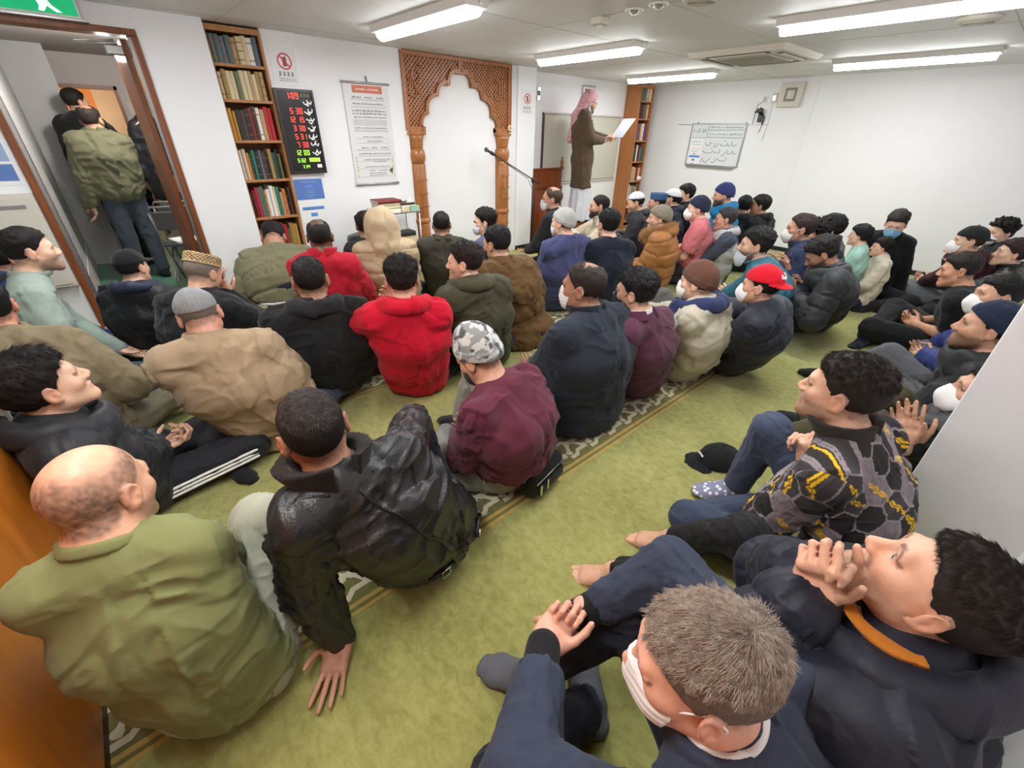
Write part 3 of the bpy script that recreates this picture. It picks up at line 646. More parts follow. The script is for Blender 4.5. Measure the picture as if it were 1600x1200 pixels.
for s in (-1, 1):
    # dark backing seen through the lattice holes
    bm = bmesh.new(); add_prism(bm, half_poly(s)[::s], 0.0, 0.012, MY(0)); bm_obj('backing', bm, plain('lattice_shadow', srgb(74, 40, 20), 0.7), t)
    # lattice slats clipped to the spandrel outline by construction: short diagonal pieces whose middle lies inside
    poly = half_poly(s)
    def inside(x, y, m=0.0):
        c_ = False; n = len(poly); j = n-1
        for i in range(n):
            xi, yi = poly[i]; xj, yj = poly[j]
            if (yi > y) != (yj > y) and x < (xj-xi)*(y-yi)/(yj-yi)+xi: c_ = not c_
            j = i
        return c_
    bm = bmesh.new(); pitch = 0.046; wd = 0.0115
    for dg in (1, -1):
        for k in range(-60, 120):
            for q in range(0, 60):
                cx = (k*pitch)/2; x = s*(0.02+q*pitch*0.5); y = 1.45 + (k*pitch + dg*q*pitch*0.5)
                if not (0.02 < s*x < XW-0.03 and 1.56 < y < 2.225): continue
                ax, ay = x-s*pitch*0.25, y-dg*pitch*0.25; bx, by = x+s*pitch*0.25, y+dg*pitch*0.25
                if not (inside(ax, ay) and inside(bx, by)): continue
                stroke(bm, [(ax, ay), (bx, by)], wd*1.42, MY(0), 0, 0.014 if dg > 0 else 0.018, 0.030 if dg > 0 else 0.034)
    bm_obj('lattice', bm, M_CARVED, t)
    # raised scalloped rim along the opening and the plain border
    bm = bmesh.new()
    inner = [(s*x, y) for x, y in RL]; 
    for (a, b_) in zip(RL[:-1], RL[1:]):
        a = Vector(a); b2 = Vector(b_); d = (b2-a); L_ = d.length
        if L_ < 1e-6: continue
        n_ = Vector((-d.y, d.x)).normalized(); wq = 0.034
        q = [a-d*0.08, b2+d*0.08, b2+d*0.08+n_*wq, a-d*0.08+n_*wq]
        add_prism(bm, [(s*v.x, v.y) for v in q][::s], 0.0, 0.052, MY(0))
        q = [a-d*0.08+n_*(wq-.012), b2+d*0.08+n_*(wq-.012), b2+d*0.08+n_*(wq+.006), a-d*0.08+n_*(wq+.006)]
        add_prism(bm, [(s*v.x, v.y) for v in q][::s], 0.0, 0.060, MY(0))
    bm_obj('scalloped_rim', bm, M_CARVED, t)
    bm = bmesh.new()
    add_prism(bm, [(s*x, y) for x, y in rect(0.0, 2.222, XW, 2.254)][::s], 0, 0.058, MY(0)); add_prism(bm, [(s*x, y) for x, y in rect(0.0, 2.10, .024, 2.225)][::s], 0, 0.046, MY(0))
    add_prism(bm, [(s*x, y) for x, y in rect(XW-0.045, 1.535, XW, 2.222)][::s], 0, 0.056, MY(0))
    add_prism(bm, [(s*x, y) for x, y in rect(XW-0.012, 1.535, XW, 2.25)][::s], 0, 0.064, MY(0))
    add_prism(bm, [(s*x, y) for x, y in rect(0.515, 1.52, XW-0.045, 1.575)][::s], 0, 0.050, MY(0))
    bm_obj('border', bm, M_CARVED, t)
    # carved cursive ornament on the lattice
    bm = bmesh.new(); ox, oy = s*0.60, 1.93
    if s < 0:
        cs = [[(-.08, -.02), (-.05, .08), (-.03, .16), (-.02, .06), (.02, -.02), (.08, -.04)], [(-.10, .10), (-.02, .05), (.06, .11), (.03, .16)], [(-.09, -.05), (-.02, -.07), (.04, .01), (.09, .05)], [(.0, .2), (.05, .23), (.09, .18)]]
    else:
        cs = [[(.07, .18), (.06, .05), (.07, -.04)], [(.02, .18), (.03, .02), (.0, -.05), (-.03, -.02)], [(-.02, .14), (-.01, .0), (-.05, -.05), (-.09, -.01), (-.07, .05), (-.03, .02)], [(-.09, .12), (-.06, .16), (-.03, .13)]]
    for c_ in cs:
        P_ = curve_pts([(ox+x, oy+y) for x, y in c_], 7); add_tube(bm, [(x, -0.038, y) for x, y in P_], 0.0095, 6)
    bm_obj('carved_ornament', bm, M_CARVED, t)
    # turned column
    x = s*0.645
    bm = bmesh.new()
    add_box(bm, (x-.115, -.075, 1.495), (x+.115, .0, 1.525), 0, None, 0.006)
    def oct_sec(z0, z1, r0, r1):
        add_lathe(bm, [(r0, z0), (r1, z1)], (x, -0.01, 0), 8)
    add_lathe(bm, [(.082, 1.36), (.086, 1.38), (.095, 1.45), (.108, 1.495)], (x, -0.01, 0), 8)
    add_lathe(bm, [(.084, 1.20), (.104, 1.245), (.108, 1.29), (.100, 1.335), (.082, 1.362)], (x, -0.01, 0), 20)
    add_lathe(bm, [(.092, .60), (.100, .62), (.100, 1.19), (.090, 1.21)], (x, -0.01, 0), 8)
    add_lathe(bm, [(.096, .545), (.112, .565), (.114, .585), (.108, .605), (.094, .618)], (x, -0.01, 0), 20)
    add_lathe(bm, [(.085, .14), (.096, .16), (.100, .53), (.096, .55)], (x, -0.01, 0), 8)
    add_lathe(bm, [(.118, 0.0), (.118, .05), (.095, .10), (.084, .145)], (x, -0.01, 0), 8)
    for zz in (.74, .88, 1.03, .30, .42):
        for k in range(3):
            pp = curve_pts([(x-.05+.05*k-.02, zz), (x-.05+.05*k, zz+.018), (x-.05+.05*k+.02, zz)], 5)
            add_tube(bm, [(a_, -0.105-0.003, b_) for a_, b_ in pp], 0.004, 5)
    bm_obj('column', bm, wood('column_wood', srgb(138, 84, 44), srgb(182, 120, 70), scale=(14, 14, 2.0), rough=0.28), t)
bm = bmesh.new(); add_lathe(bm, [(.036, -.012), (.036, -.02), (.03, -.022)], (0, 0, 0), 24, axis='Y'); o = bm_obj('round_plaque', bm, plain('plaque_cream', srgb(222, 196, 156), 0.5), t, loc=(.735, -.055, 1.585))
bm = bmesh.new(); 
for c_ in ([(-.012, -.014), (-.012, .014)], [(.0, .016), (.012, .004), (.002, -.006), (.012, -.016)], [(-.004, 0), (.006, .0)]): stroke(bm, c_, .005, MY(0), 0, 0, .0015)
bm_obj('plaque_print', bm, plain('plaque_ink', srgb(110, 60, 30), 0.6), o, loc=(0, -.022, 0))

# ================================================================== trolley with books
t = thing('book_trolley', 'small metal wire trolley of three shelves left of the arch', 'trolley', (2.33, 4.62, 0))
for (x, y) in ((-.22, -.15), (.24, -.15), (-.22, .15), (.24, .15)):
    bm = bmesh.new(); add_tube(bm, [(x, y, 0.0), (x, y, .80)], .009); bm_obj('post', bm, M_METAL, t)
for z in (.17, .46, .775):
    box('shelf', (-.235, -.165, z-.012), (.255, .165, z), M_CHROME, t, 0.003)
def flat_book(c, w_, d_, t_, x, y, z, label, group=None, rz=0.0):
    o = put_book(c, t_, w_, d_, (x, y, z+t_), (0, math.radians(90), rz), label, group, 0); return o
T0 = Vector((2.33, 4.62, 0))
for k, (c, t_) in enumerate((('white', .034), ('cream', .034), ('cream', .03))):
    flat_book(c, .25, .18, t_, T0.x-.215, T0.y-.12, .775+[0, .034, .068][k], ('white', 'cream', 'cream')[k]+' thick book in the left stack on the trolley, '+('bottom', 'second from bottom', 'third from bottom')[k], 'books on the trolley')
flat_book('dark red', .27, .20, .028, T0.x-.22, T0.y-.13, .873, 'large dark red book topping the left stack on the trolley', 'books on the trolley')
for k, (c, t_) in enumerate((('cream', .034), ('white', .030))):
    flat_book(c, .16, .14, t_, T0.x+.05, T0.y-.11, .775+k*.034, c+' book under the brown one on the trolley, '+('lower', 'upper')[k]+' of two', 'books on the trolley')
flat_book('dark brown', .17, .15, .022, T0.x+.045, T0.y-.115, .839, 'brown book on the right-hand stack of the trolley', 'books on the trolley')
flat_book('cream', .20, .15, .06, T0.x+.0, T0.y-.12, .46, 'thick cream book lying on the middle trolley shelf', 'books on the trolley')
flat_book('black', .19, .14, .045, T0.x-.005, T0.y-.13, .52, 'black book lying on the thick cream book of the trolley', 'books on the trolley')
flat_book('tan', .15, .14, .05, T0.x-.19, T0.y-.10, .46, 'tan book at the left of the middle trolley shelf', 'books on the trolley')
b_ = thing('tissue_box', 'pale green tissue box on the right end of the trolley top', 'tissue box', (T0.x+.20, T0.y-.09, .7755))
box('carton', (-.052, -.06, 0), (.05, .09, .055), plain('tissue_green', srgb(150, 188, 158), 0.7), b_, 0.003)
bm = bmesh.new(); bmesh.ops.create_icosphere(bm, subdivisions=3, radius=.04)
for v in bm.verts: v.co = Vector((v.co.x*(1.1-v.co.z*8), v.co.y*.6, v.co.z*1.2))*(1+.2*math.sin(v.co.x*120+v.co.z*60))
bm_obj('tissue', bm, M_PAPER, b_, True, (-.02, .01, .075))
b_ = thing('blue_box', 'blue flat storage box on the lowest trolley shelf', 'box', (T0.x+.03, T0.y-.02, .1705))
box('tray', (-.20, -.13, 0), (.20, .13, .07), plain('box_blue', srgb(36, 84, 190), 0.45), b_, 0.006); box('lid', (-.205, -.135, .07), (.205, .135, .09), plain('box_blue2', srgb(50, 104, 214), 0.4), b_, 0.005)
# ---- waste bin
b_ = thing('waste_bin', 'black glossy plastic waste bin by the wall behind the beige hood', 'bin', (1.93, 4.55, 0))
bm = bmesh.new(); add_lathe(bm, [(.11, 0), (.13, .0), (.165, .50), (.165, .52)], (0, 0, 0), 28); bm_obj('bin_body', bm, plain('bin_black', (0.02, 0.02, 0.022, 1), 0.22), b_)
bm = bmesh.new(); add_lathe(bm, [(.172, .52), (.176, .54), (.165, .575), (.09, .60), (.02, .605)], (0, 0, 0), 28); bm_obj('lid', bm, plain('bin_lid', (0.018, 0.018, 0.02, 1), 0.3), b_)
box('label_plate', (-.03, -.168, .42), (.06, -.157, .445), M_WHITE, b_)

# ================================================================== microphone stand
t = thing('microphone_stand', 'black boom microphone stand on tripod legs before the pillar', 'microphone stand', (4.45, 4.62, 0))
bm = bmesh.new(); add_tube(bm, [(0, 0, .05), (0, 0, .98)], [.013, .010]); add_lathe(bm, [(.02, .06), (.024, .09), (.022, .14), (.012, .16)], (0, 0, 0), 14); bm_obj('pole', bm, M_BLACK, t)
for a in (75, 195, 315):
    bm = bmesh.new(); ca, sa = math.cos(math.radians(a)), math.sin(math.radians(a)); add_tube(bm, [(.015*ca, .015*sa, .11), (.16*ca, .16*sa, .05), (.30*ca, .30*sa, .012)], .008); bm_obj('leg', bm, M_CHROME if a != 75 else M_BLACK, t, True)
bm = bmesh.new(); add_lathe(bm, [(.018, .95), (.026, .965), (.026, 1.0), (.018, 1.015)], (0, 0, 0), 14); bm_obj('clutch', bm, M_BLACK, t)
mh = at_d(757, 232, 6.02); mp = Vector((mh[0]-4.45, mh[1]-4.62, mh[2]))
pv = Vector((0, 0, .99)); dr = (mp-pv).normalized()
bm = bmesh.new(); add_tube(bm, [pv-dr*.14, mp-dr*.16], .0075); bm_obj('boom', bm, M_BLACK, t)
bm = bmesh.new(); pts = [tuple(mp-dr*.2), tuple(mp-dr*.5+Vector((0, 0, -.02))), tuple(pv+dr*.1+Vector((0, -.01, -.03))), (.02, -.02, .8), (.014, -.014, .3), (.05, -.02, .02)]
add_tube(bm, pts, .004, 6); bm_obj('cable', bm, M_BLACK, t)
m_ = thing('microphone', 'black handheld microphone clipped to the boom end', 'microphone', tuple(mh))
bm = bmesh.new(); add_tube(bm, [(-dr*.19), (-dr*.05)], [.010, .016], 14); bm_obj('handle', bm, M_BLACK, m_)
bm = bmesh.new(); bmesh.ops.create_uvsphere(bm, u_segments=16, v_segments=12, radius=.027); bm_obj('mesh_head', bm, plain('mic_mesh', (0.10, 0.10, 0.10, 1), 0.45, metal=0.5, bmp=0.6, bscale=300), m_, True, tuple(-dr*.03))
bm = bmesh.new(); add_tube(bm, [(-dr*.15), (-dr*.10)], [.020, .021], 14); bm_obj('clip', bm, M_BLACK, m_)

# ================================================================== pulpit (minbar)
M_MINBAR = wood('minbar_wood', srgb(110, 52, 22), srgb(150, 80, 40), scale=(10, 10, 1.6), rough=0.3)
t = thing('pulpit', 'dark red-brown wooden pulpit with finials and a raised step', 'pulpit', (5.35, 4.85, 0))
bm = bmesh.new(); add_box(bm, (-.46, .27, 0), (.24, .305, .80), 0, None, .004)
n = 14; top = [(-.46+.70*k/n, .84-.05*math.sin(math.pi*2*k/n)-.04*k/n) for k in range(n+1)]
add_prism(bm, [(-.46, .79), (.24, .79)]+[(x, y) for x, y in top[::-1]], -.295, -.26, Matrix(((1, 0, 0, 0), (0, 0, -1, 0), (0, 1, 0, 0), (0, 0, 0, 1))))
bm_obj('back_panel', bm, M_MINBAR, t)
box('upper_panel', (-.45, .285, .80), (.23, .315, 1.06), M_MINBAR, t, .004)
box('top_rail', (-.47, .265, 1.05), (.25, .325, 1.075), M_MINBAR, t, .005)
for x in (-.44, .22):
    bm = bmesh.new(); add_lathe(bm, [(.018, 1.075), (.024, 1.09), (.012, 1.11), (.026, 1.14), (.022, 1.165), (.010, 1.18), (.016, 1.20), (.004, 1.225)], (x, .295, 0), 14); bm_obj('finial', bm, M_MINBAR, t)
for x in (-.46, .62): box('side_board', (x-.015, -.33, 0), (x+.015, .30, .30 if x > 0 else .62), M_MINBAR, t, .004)
box('upper_step', (-.445, -.22, .0), (.605, .26, .325), M_MINBAR, t, .006)
box('lower_step', (-.445, -.46, .0), (.605, -.221, .165), M_MINBAR, t, .006)

# ---- blind behind the pulpit
t = thing('window_blind', 'pale horizontal slat blind with dark frame behind the speaker', 'blind', (6.08, 5.195, 0.85))
bm = bmesh.new()
M = Matrix(((1, 0, 0, 0), (0, 0, -1, 0), (0, 1, 0, 0), (0, 0, 0, 1)))
for k in range(36):
    z = .02+k*.0252; add_prism(bm, [(-.90, z), (.90, z), (.90, z+.023), (-.90, z+.023)], .012 if k % 1 == 0 else .01, .014, M)
bm_obj('slats', bm, plain('blind_slat', srgb(206, 204, 188), 0.5, var=0.03), t)
bm = bmesh.new(); add_prism(bm, rect(-.92, 0, .92, .93), 0, .006, M); bm_obj('window_glass', bm, plain('blind_gap', srgb(120, 118, 108), 0.5), t)
bm = bmesh.new(); add_prism(bm, rect(-.935, -.01, -.905, .94), 0, .022, M); add_prism(bm, rect(-.935, .925, .935, .945), 0, .022, M); bm_obj('dark_frame', bm, plain('blind_frame', srgb(80, 62, 62), 0.5), t)
bm = bmesh.new(); add_prism(bm, rect(-.905, -.012, .92, .008), 0, .022, M); add_prism(bm, rect(.905, 0, .92, .93), 0, .02, M); add_prism(bm, rect(-.93, .93, .96, .952), .01, .03, M); bm_obj('bottom_rail', bm, M_CREAM, t)
# small plates and a framed certificate on that wall
s_ = thing('wall_plate', 'small grey switch plate on the wall right of the pillar', 'switch', (5.05, 5.198, 1.97)); box('plate', (-.03, -.012, -.045), (.03, 0, .12), M_METAL, s_, .003); box('switch', (-.018, -.02, .02), (.018, -.012, .075), M_BLACK, s_, .002)
s_ = thing('framed_certificate', 'small framed certificate high on the wall behind the speaker', 'picture frame', (6.11, 5.198, 1.90)); box('frame', (-.15, -.018, 0), (.15, 0, .27), M_METAL, s_, .004); box('sheet', (-.13, -.021, .02), (.13, -.018, .25), M_PAPER, s_); box('heading_print', (-.10, -.0225, .20), (.10, -.021, .225), plain('cert_red', srgb(150, 70, 70), 0.6), s_)

# ================================================================== far wall: whiteboard and fittings
t = thing('whiteboard', 'whiteboard with handwriting and pinned papers on the far wall', 'whiteboard', (7.748, 3.808, 1.12), 0); W_, H_ = 0.876, 0.585
MX = Matrix(((0, 0, -1, 0), (-1, 0, 0, 0), (0, 1, 0, 0), (0, 0, 0, 1)))
bm = bmesh.new(); add_prism(bm, rect(-W_/2, 0, W_/2, H_), 0.0, .012, MX); bm_obj('board', bm, plain('board_white', (0.72, 0.75, 0.77, 1), 0.25, var=0.01), t)
bm = bmesh.new()
for r_ in (rect(-W_/2-.01, -.012, W_/2+.01, .004), rect(-W_/2-.01, H_-.004, W_/2+.01, H_+.01), rect(-W_/2-.01, 0, -W_/2+.004, H_), rect(W_/2-.004, 0, W_/2+.012, H_)): add_prism(bm, r_, 0, .022, MX)
bm_obj('frame', bm, M_METAL, t)
bm = bmesh.new(); add_prism(bm, rect(-W_/2+.02, -.03, W_/2-.05, -.012), 0, .05, MX); bm_obj('pen_tray', bm, M_METAL, t)
bm = bmesh.new()
for x in (-.36, .42): add_prism(bm, rect(x-.012, H_, x+.012, H_+.03), 0, .01, MX)
bm_obj('hook', bm, M_METAL, t)
bm = bmesh.new()
stroke(bm, [(-.16, H_-.01), (-.16, .40)], .006, MX, 0, .012, .0135); stroke(bm, [(-.16, .40), (.42, .40)], .006, MX, 0, .012, .0135); stroke(bm, [(-.16, .50), (.42, .51)], .006, MX, 0, .012, .0135); stroke(bm, [(-.42, .39), (-.17, .395)], .005, MX, 0, .012, .0135)
rr = random.Random(8)
scribble(bm, -.13, .535, .40, .022, MX, 0, rr, .22, z=.0138); scribble(bm, -.13, .44, .40, .024, MX, 0, rr, .22, z=.0138)
for c_ in ([(-.40, .47), (-.40, .51)], [(-.37, .49), (-.345, .49)], [(-.33, .51), (-.30, .515), (-.30, .495), (-.33, .47), (-.295, .47)], [(-.275, .49), (-.26, .49)], [(-.25, .51), (-.225, .51), (-.25, .47), (-.22, .47)], [(-.205, .51), (-.19, .49), (-.205, .47), (-.21, .49), (-.205, .51)]): stroke(bm, c_, .006, MX, 0, .012, .0135)
# handwriting: three lines of large flowing strokes
def hand(x, y, cs, sc=1.0):
    for c_ in cs: stroke(bm, curve_pts([(x+a*sc, y+b*sc) for a, b in c_], 6), .0075, MX, 0, .012, .0138)
L1_ = [[(.30, .02), (.26, .0), (.22, .01), (.21, .06)], [(.20, .0), (.17, .0), (.15, .03), (.13, .0), (.05, .0), (.03, .02)], [(.0, .03), (-.02, -.02), (-.06, -.02), (-.05, .02)], [(-.10, .02), (-.14, .03), (-.14, .0), (-.20, .0), (-.22, .03)], [(.10, .06), (.12, .07)]]
L2_ = [[(.32, .01), (.28, .0), (.26, .03), (.23, .0), (.18, .0), (.17, .05)], [(.14, .02), (.12, -.03), (.09, -.03)], [(.05, .05), (.05, .0)], [(.02, .02), (-.03, .0), (-.06, .03), (-.10, .0), (-.20, .0), (-.23, .03)], [(-.10, .06), (-.08, .07)]]
L3_ = [[(.20, .05), (.18, .0), (.10, .0), (.06, .03)], [(.03, .04), (.02, -.02), (-.04, -.03)], [(-.07, .03), (-.10, -.01), (-.14, -.04), (-.18, .0)], [(-.20, .03), (-.22, -.04)], [(.05, .09), (.06, .11)]]
hand(.06, .29, L1_); hand(.06, .18, L2_); hand(.04, .075, L3_)
bm_obj('handwriting', bm, plain('marker_grey', srgb(96, 100, 108), 0.6), t)
for (x0, y0, x1, y1, lab) in ((-.425, .265, -.205, .375, 0), (-.425, .165, -.205, .262, 1), (-.43, .01, -.205, .16, 2)):
    s_ = thing('pinned_paper', 'small printed paper pinned to the whiteboard, '+('topmost of three', 'middle of three', 'lowest, with blue bars')[lab], 'paper', (7.748-.0125, 3.808-(x0+x1)/2, 1.12+y0))
    w2, h2 = x1-x0, y1-y0
    bm = bmesh.new(); add_prism(bm, rect(-w2/2, 0, w2/2, h2), 0, .0015, MX); bm_obj('sheet', bm, M_PAPER, s_)
    bm = bmesh.new()
    if lab == 2:
        add_prism(bm, rect(-w2*.38, h2*.62, w2*.45, h2*.82), .0015, .0025, MX); add_prism(bm, rect(-w2*.12, h2*.28, w2*.12, h2*.45), .0015, .0025, MX); bm_obj('printed_block', bm, M_BLUEPRINT, s_)
        bm = bmesh.new(); add_prism(bm, rect(-.008, h2*.9, .008, h2*1.05), .0015, .006, MX); add_prism(bm, rect(-.008, 0, .008, h2*.08), .0015, .006, MX); bm_obj('magnet', bm, M_BLACK, s_)
    else:
        scribble(bm, -w2*.4, h2*.6, w2*.38, .014, MX, 0, rr, z=.0025); scribble(bm, -w2*.35, h2*.25, w2*.4, .012, MX, 0, rr, z=.0025); bm_obj('print', bm, M_PGREY if lab == 0 else plain('pink_print', srgb(196, 150, 140), 0.7), s_)
t = thing('picture_rail', 'thin grey hanging rail along the far wall above the whiteboard', 'rail', (7.748, 3.8, 1.697)); box('rail', (-.008, -.73, -.004), (.0, .73, .005), M_METAL, t)
t = thing('wall_speaker', 'square beige wall panel with a square ring high on far wall', 'wall speaker', (7.749, 2.853, 2.06))
box('casing', (-.055, -.15, -.145), (0, .15, .145), M_CREAM, t, .006); 
bm = bmesh.new()
for r_ in (rect(-.075, -.08, .075, -.05), rect(-.075, .05, .075, .08), rect(-.075, -.05, -.048, .05), rect(.048, -.05, .075, .05)): add_prism(bm, r_, .055, .059, MX)
bm_obj('square_ring', bm, plain('ring_grey', srgb(128, 126, 116), 0.6), t); box('centre_plate', (-.058, -.045, -.047), (-.055, .045, .047), plain('centre_cream', srgb(206, 200, 180), 0.6), t)
for k, (y, z, lb) in enumerate(((3.20, 2.015, 'white socket plate above the black camera mount on the far wall'), (3.075, 2.03, 'grey switch plate left of the square beige wall panel'))):
    s_ = thing('wall_plate', lb, 'socket', (7.749, y, z)); box('plate', (-.010, -.04, -.06), (0, .04, .06), M_WHITE if k == 0 else M_CREAM, s_, .003); box('socket', (-.014, -.022, -.035), (-.010, .022, .035), plain('socket_grey', srgb(180, 180, 176), 0.5) if k == 0 else M_METAL, s_, .002)
t = thing('camera_mount', 'black jointed camera bracket with cable on the far wall', 'camera bracket', (7.749, 3.20, 1.83))
bm = bmesh.new(); add_box(bm, (-.025, -.03, -.10), (0, .03, .02)); add_tube(bm, [(-.02, 0, .0), (-.08, .02, .04), (-.10, -.02, .07)], .018, 8); bm_obj('bracket', bm, M_BLACK, t)
bm = bmesh.new(); add_box(bm, (-.11, -.045, .02), (-.05, .04, .07), 0, None, .012); add_tube(bm, [(-.08, .03, .05), (-.08, .065, .02)], .013, 8); bm_obj('camera_body', bm, M_BLACK, t)
bm = bmesh.new(); add_tube(bm, [(-.03, -.03, .0), (-.03, -.065, -.04), (-.02, -.055, -.10), (-.01, -.05, -.13)], .010, 8); bm_obj('arm', bm, M_BLACK, t, True)
for pts in ([(-.01, .0, .17), (-.015, .08, .12), (-.012, .09, .0), (-.012, .09, -.12)], [(-.02, -.055, -.10), (-.012, -.05, -.15), (-.012, -.03, -.24)], [(-.006, -.12, .2), (-.006, -.13, -.1), (-.006, -.11, -.34)]):
    bm = bmesh.new(); add_tube(bm, [Vector(p) for p in pts], .0035, 6); bm_obj('cable', bm, M_BLACK if pts[0][1] != -.12 else M_CREAM, t)

# ---- hall: stacked folding chairs
M_SEATG = plain('chair_seat', srgb(70, 72, 74), 0.5); M_TUBEG = plain('chair_tube', srgb(150, 150, 152), 0.3, metal=0.7)
def folding_chair(name, label, loc, rz, group):
    t = thing(name, label, 'chair', loc, rz, group)
    for s in (-1, 1):
        bm = bmesh.new(); add_tube(bm, [(s*.20, -.22, .0), (s*.20, .05, .44), (s*.20, .16, .78)], .011); bm_obj('leg', bm, M_TUBEG, t, True)
        bm = bmesh.new(); add_tube(bm, [(s*.185, .24, .0), (s*.185, -.17, .45)], .011); bm_obj('leg', bm, M_TUBEG, t, True)
    bm = bmesh.new(); add_tube(bm, [(-.20, .16, .78), (-.17, .18, .83), (.17, .18, .83), (.20, .16, .78)], .011); bm_obj('top_tube', bm, M_TUBEG, t, True)
    box('seat', (-.19, -.20, .44), (.19, .18, .47), M_SEATG, t, .01); box('backrest', (-.18, .12, .60), (.18, .15, .78), M_SEATG, t, .01)
    return t
ch = at_z(262, 385, 0.0)
folding_chair('folding_chair', 'grey folding chair nearest the door in the hall', (0.52, 5.95, 0), math.radians(160), None)
folding_chair('folding_chair', 'grey folding chair standing behind the nearest one in the hall', (0.60, 6.35, 0), math.radians(160), None)
pg = thing('paper_stack', 'white sheets lying on the nearest folding chair in the hall', 'paper', (0.52, 5.96, .4705), .2); box('sheets', (-.12, -.15, 0), (.12, .15, .012), M_PAPER, pg)
pg = thing('wall_switch', 'grey switch panel on the end wall of the hall', 'switch', (0.66, HE-.001, 1.45)); box('plate', (-.07, -.012, 0), (.07, 0, .14), M_METAL, pg, .003); box('upper_plate', (-.06, -.012, .2), (.05, 0, .34), M_CREAM, pg, .003)
dfr = thing('doorway_frame', 'brown frame of the orange-lit doorway at the hall end', 'door frame', (0.30, HE, 0))
box('jamb', (-.385, -.02, 0), (-.355, .1, 1.95), M_WOODBROWN, dfr); box('jamb', (.225, -.02, 0), (.255, .1, 1.95), M_WOODBROWN, dfr); box('head_rail', (-.385, -.02, 1.91), (.255, .1, 1.95), M_WOODBROWN, dfr)
lmp = thing('hall_lamp', 'glowing lamp panel beyond the doorway at the hall end', 'lamp', (0.25, HE+.7, ZC-.02))
box('glow_panel', (-.3, -.3, -.02), (.3, .3, 0), emit('hall_glow', (1.0, 0.8, 0.55, 1), 12.0), lmp)
hl = thing('hall_light', 'small bright ceiling lamp inside the hall near the door', 'lamp', (0.20, 5.45, ZC-.03)); bm = bmesh.new(); add_lathe(bm, [(.07, 0), (.07, .02), (.03, .03)], (0, 0, 0), 20); bm_obj('glow_disc', bm, emit('hall_disc', (1, .95, .88, 1), 14.0), hl)
ld = bpy.data.lights.new('hall_light_bulb', 'POINT'); ld.energy = 60; ld.shadow_soft_size = .12; ld.color = (1, .95, .88); lo = bpy.data.objects.new('hall_light_bulb', ld); link(lo, hl); lo.location = (0.3, .3, -.12)
# ================================================================== figure engine: smooth-blended limbs meshed as one surface
def nrm(v):
    v = np.asarray(v, float); return v/max(1e-9, np.linalg.norm(v))
def rotz(a):
    c_, s_ = math.cos(a), math.sin(a); return np.array([[c_, -s_, 0], [s_, c_, 0], [0, 0, 1.0]])
def rotx(a):
    c_, s_ = math.cos(a), math.sin(a); return np.array([[1.0, 0, 0], [0, c_, -s_], [0, s_, c_]])
def roty(a):
    c_, s_ = math.cos(a), math.sin(a); return np.array([[c_, 0, s_], [0, 1.0, 0], [-s_, 0, c_]])

def vnoise(P, seed=0):
    """smooth value noise in [-1,1]"""
    i = np.floor(P).astype(np.int64); f = (P-i).astype(np.float32); f = f*f*(3-2*f)
    i = i & 0xFFFF
    def h(dx, dy, dz):
        n = ((i[:, 0]+dx)*73856093) ^ ((i[:, 1]+dy)*19349663) ^ ((i[:, 2]+dz)*83492791) ^ (seed*2654435761)
        n = (n ^ (n >> 13))*1274126177 & 0x7FFFFFFF; n = (n ^ (n >> 16))
        return (n & 0xFFFF).astype(np.float32)/32767.5-1
    x, y, z = f[:, 0], f[:, 1], f[:, 2]
    a = h(0, 0, 0)*(1-x)+h(1, 0, 0)*x; b = h(0, 1, 0)*(1-x)+h(1, 1, 0)*x
    c_ = h(0, 0, 1)*(1-x)+h(1, 0, 1)*x; d = h(0, 1, 1)*(1-x)+h(1, 1, 1)*x
    return (a*(1-y)+b*y)*(1-z)+(c_*(1-y)+d*y)*z

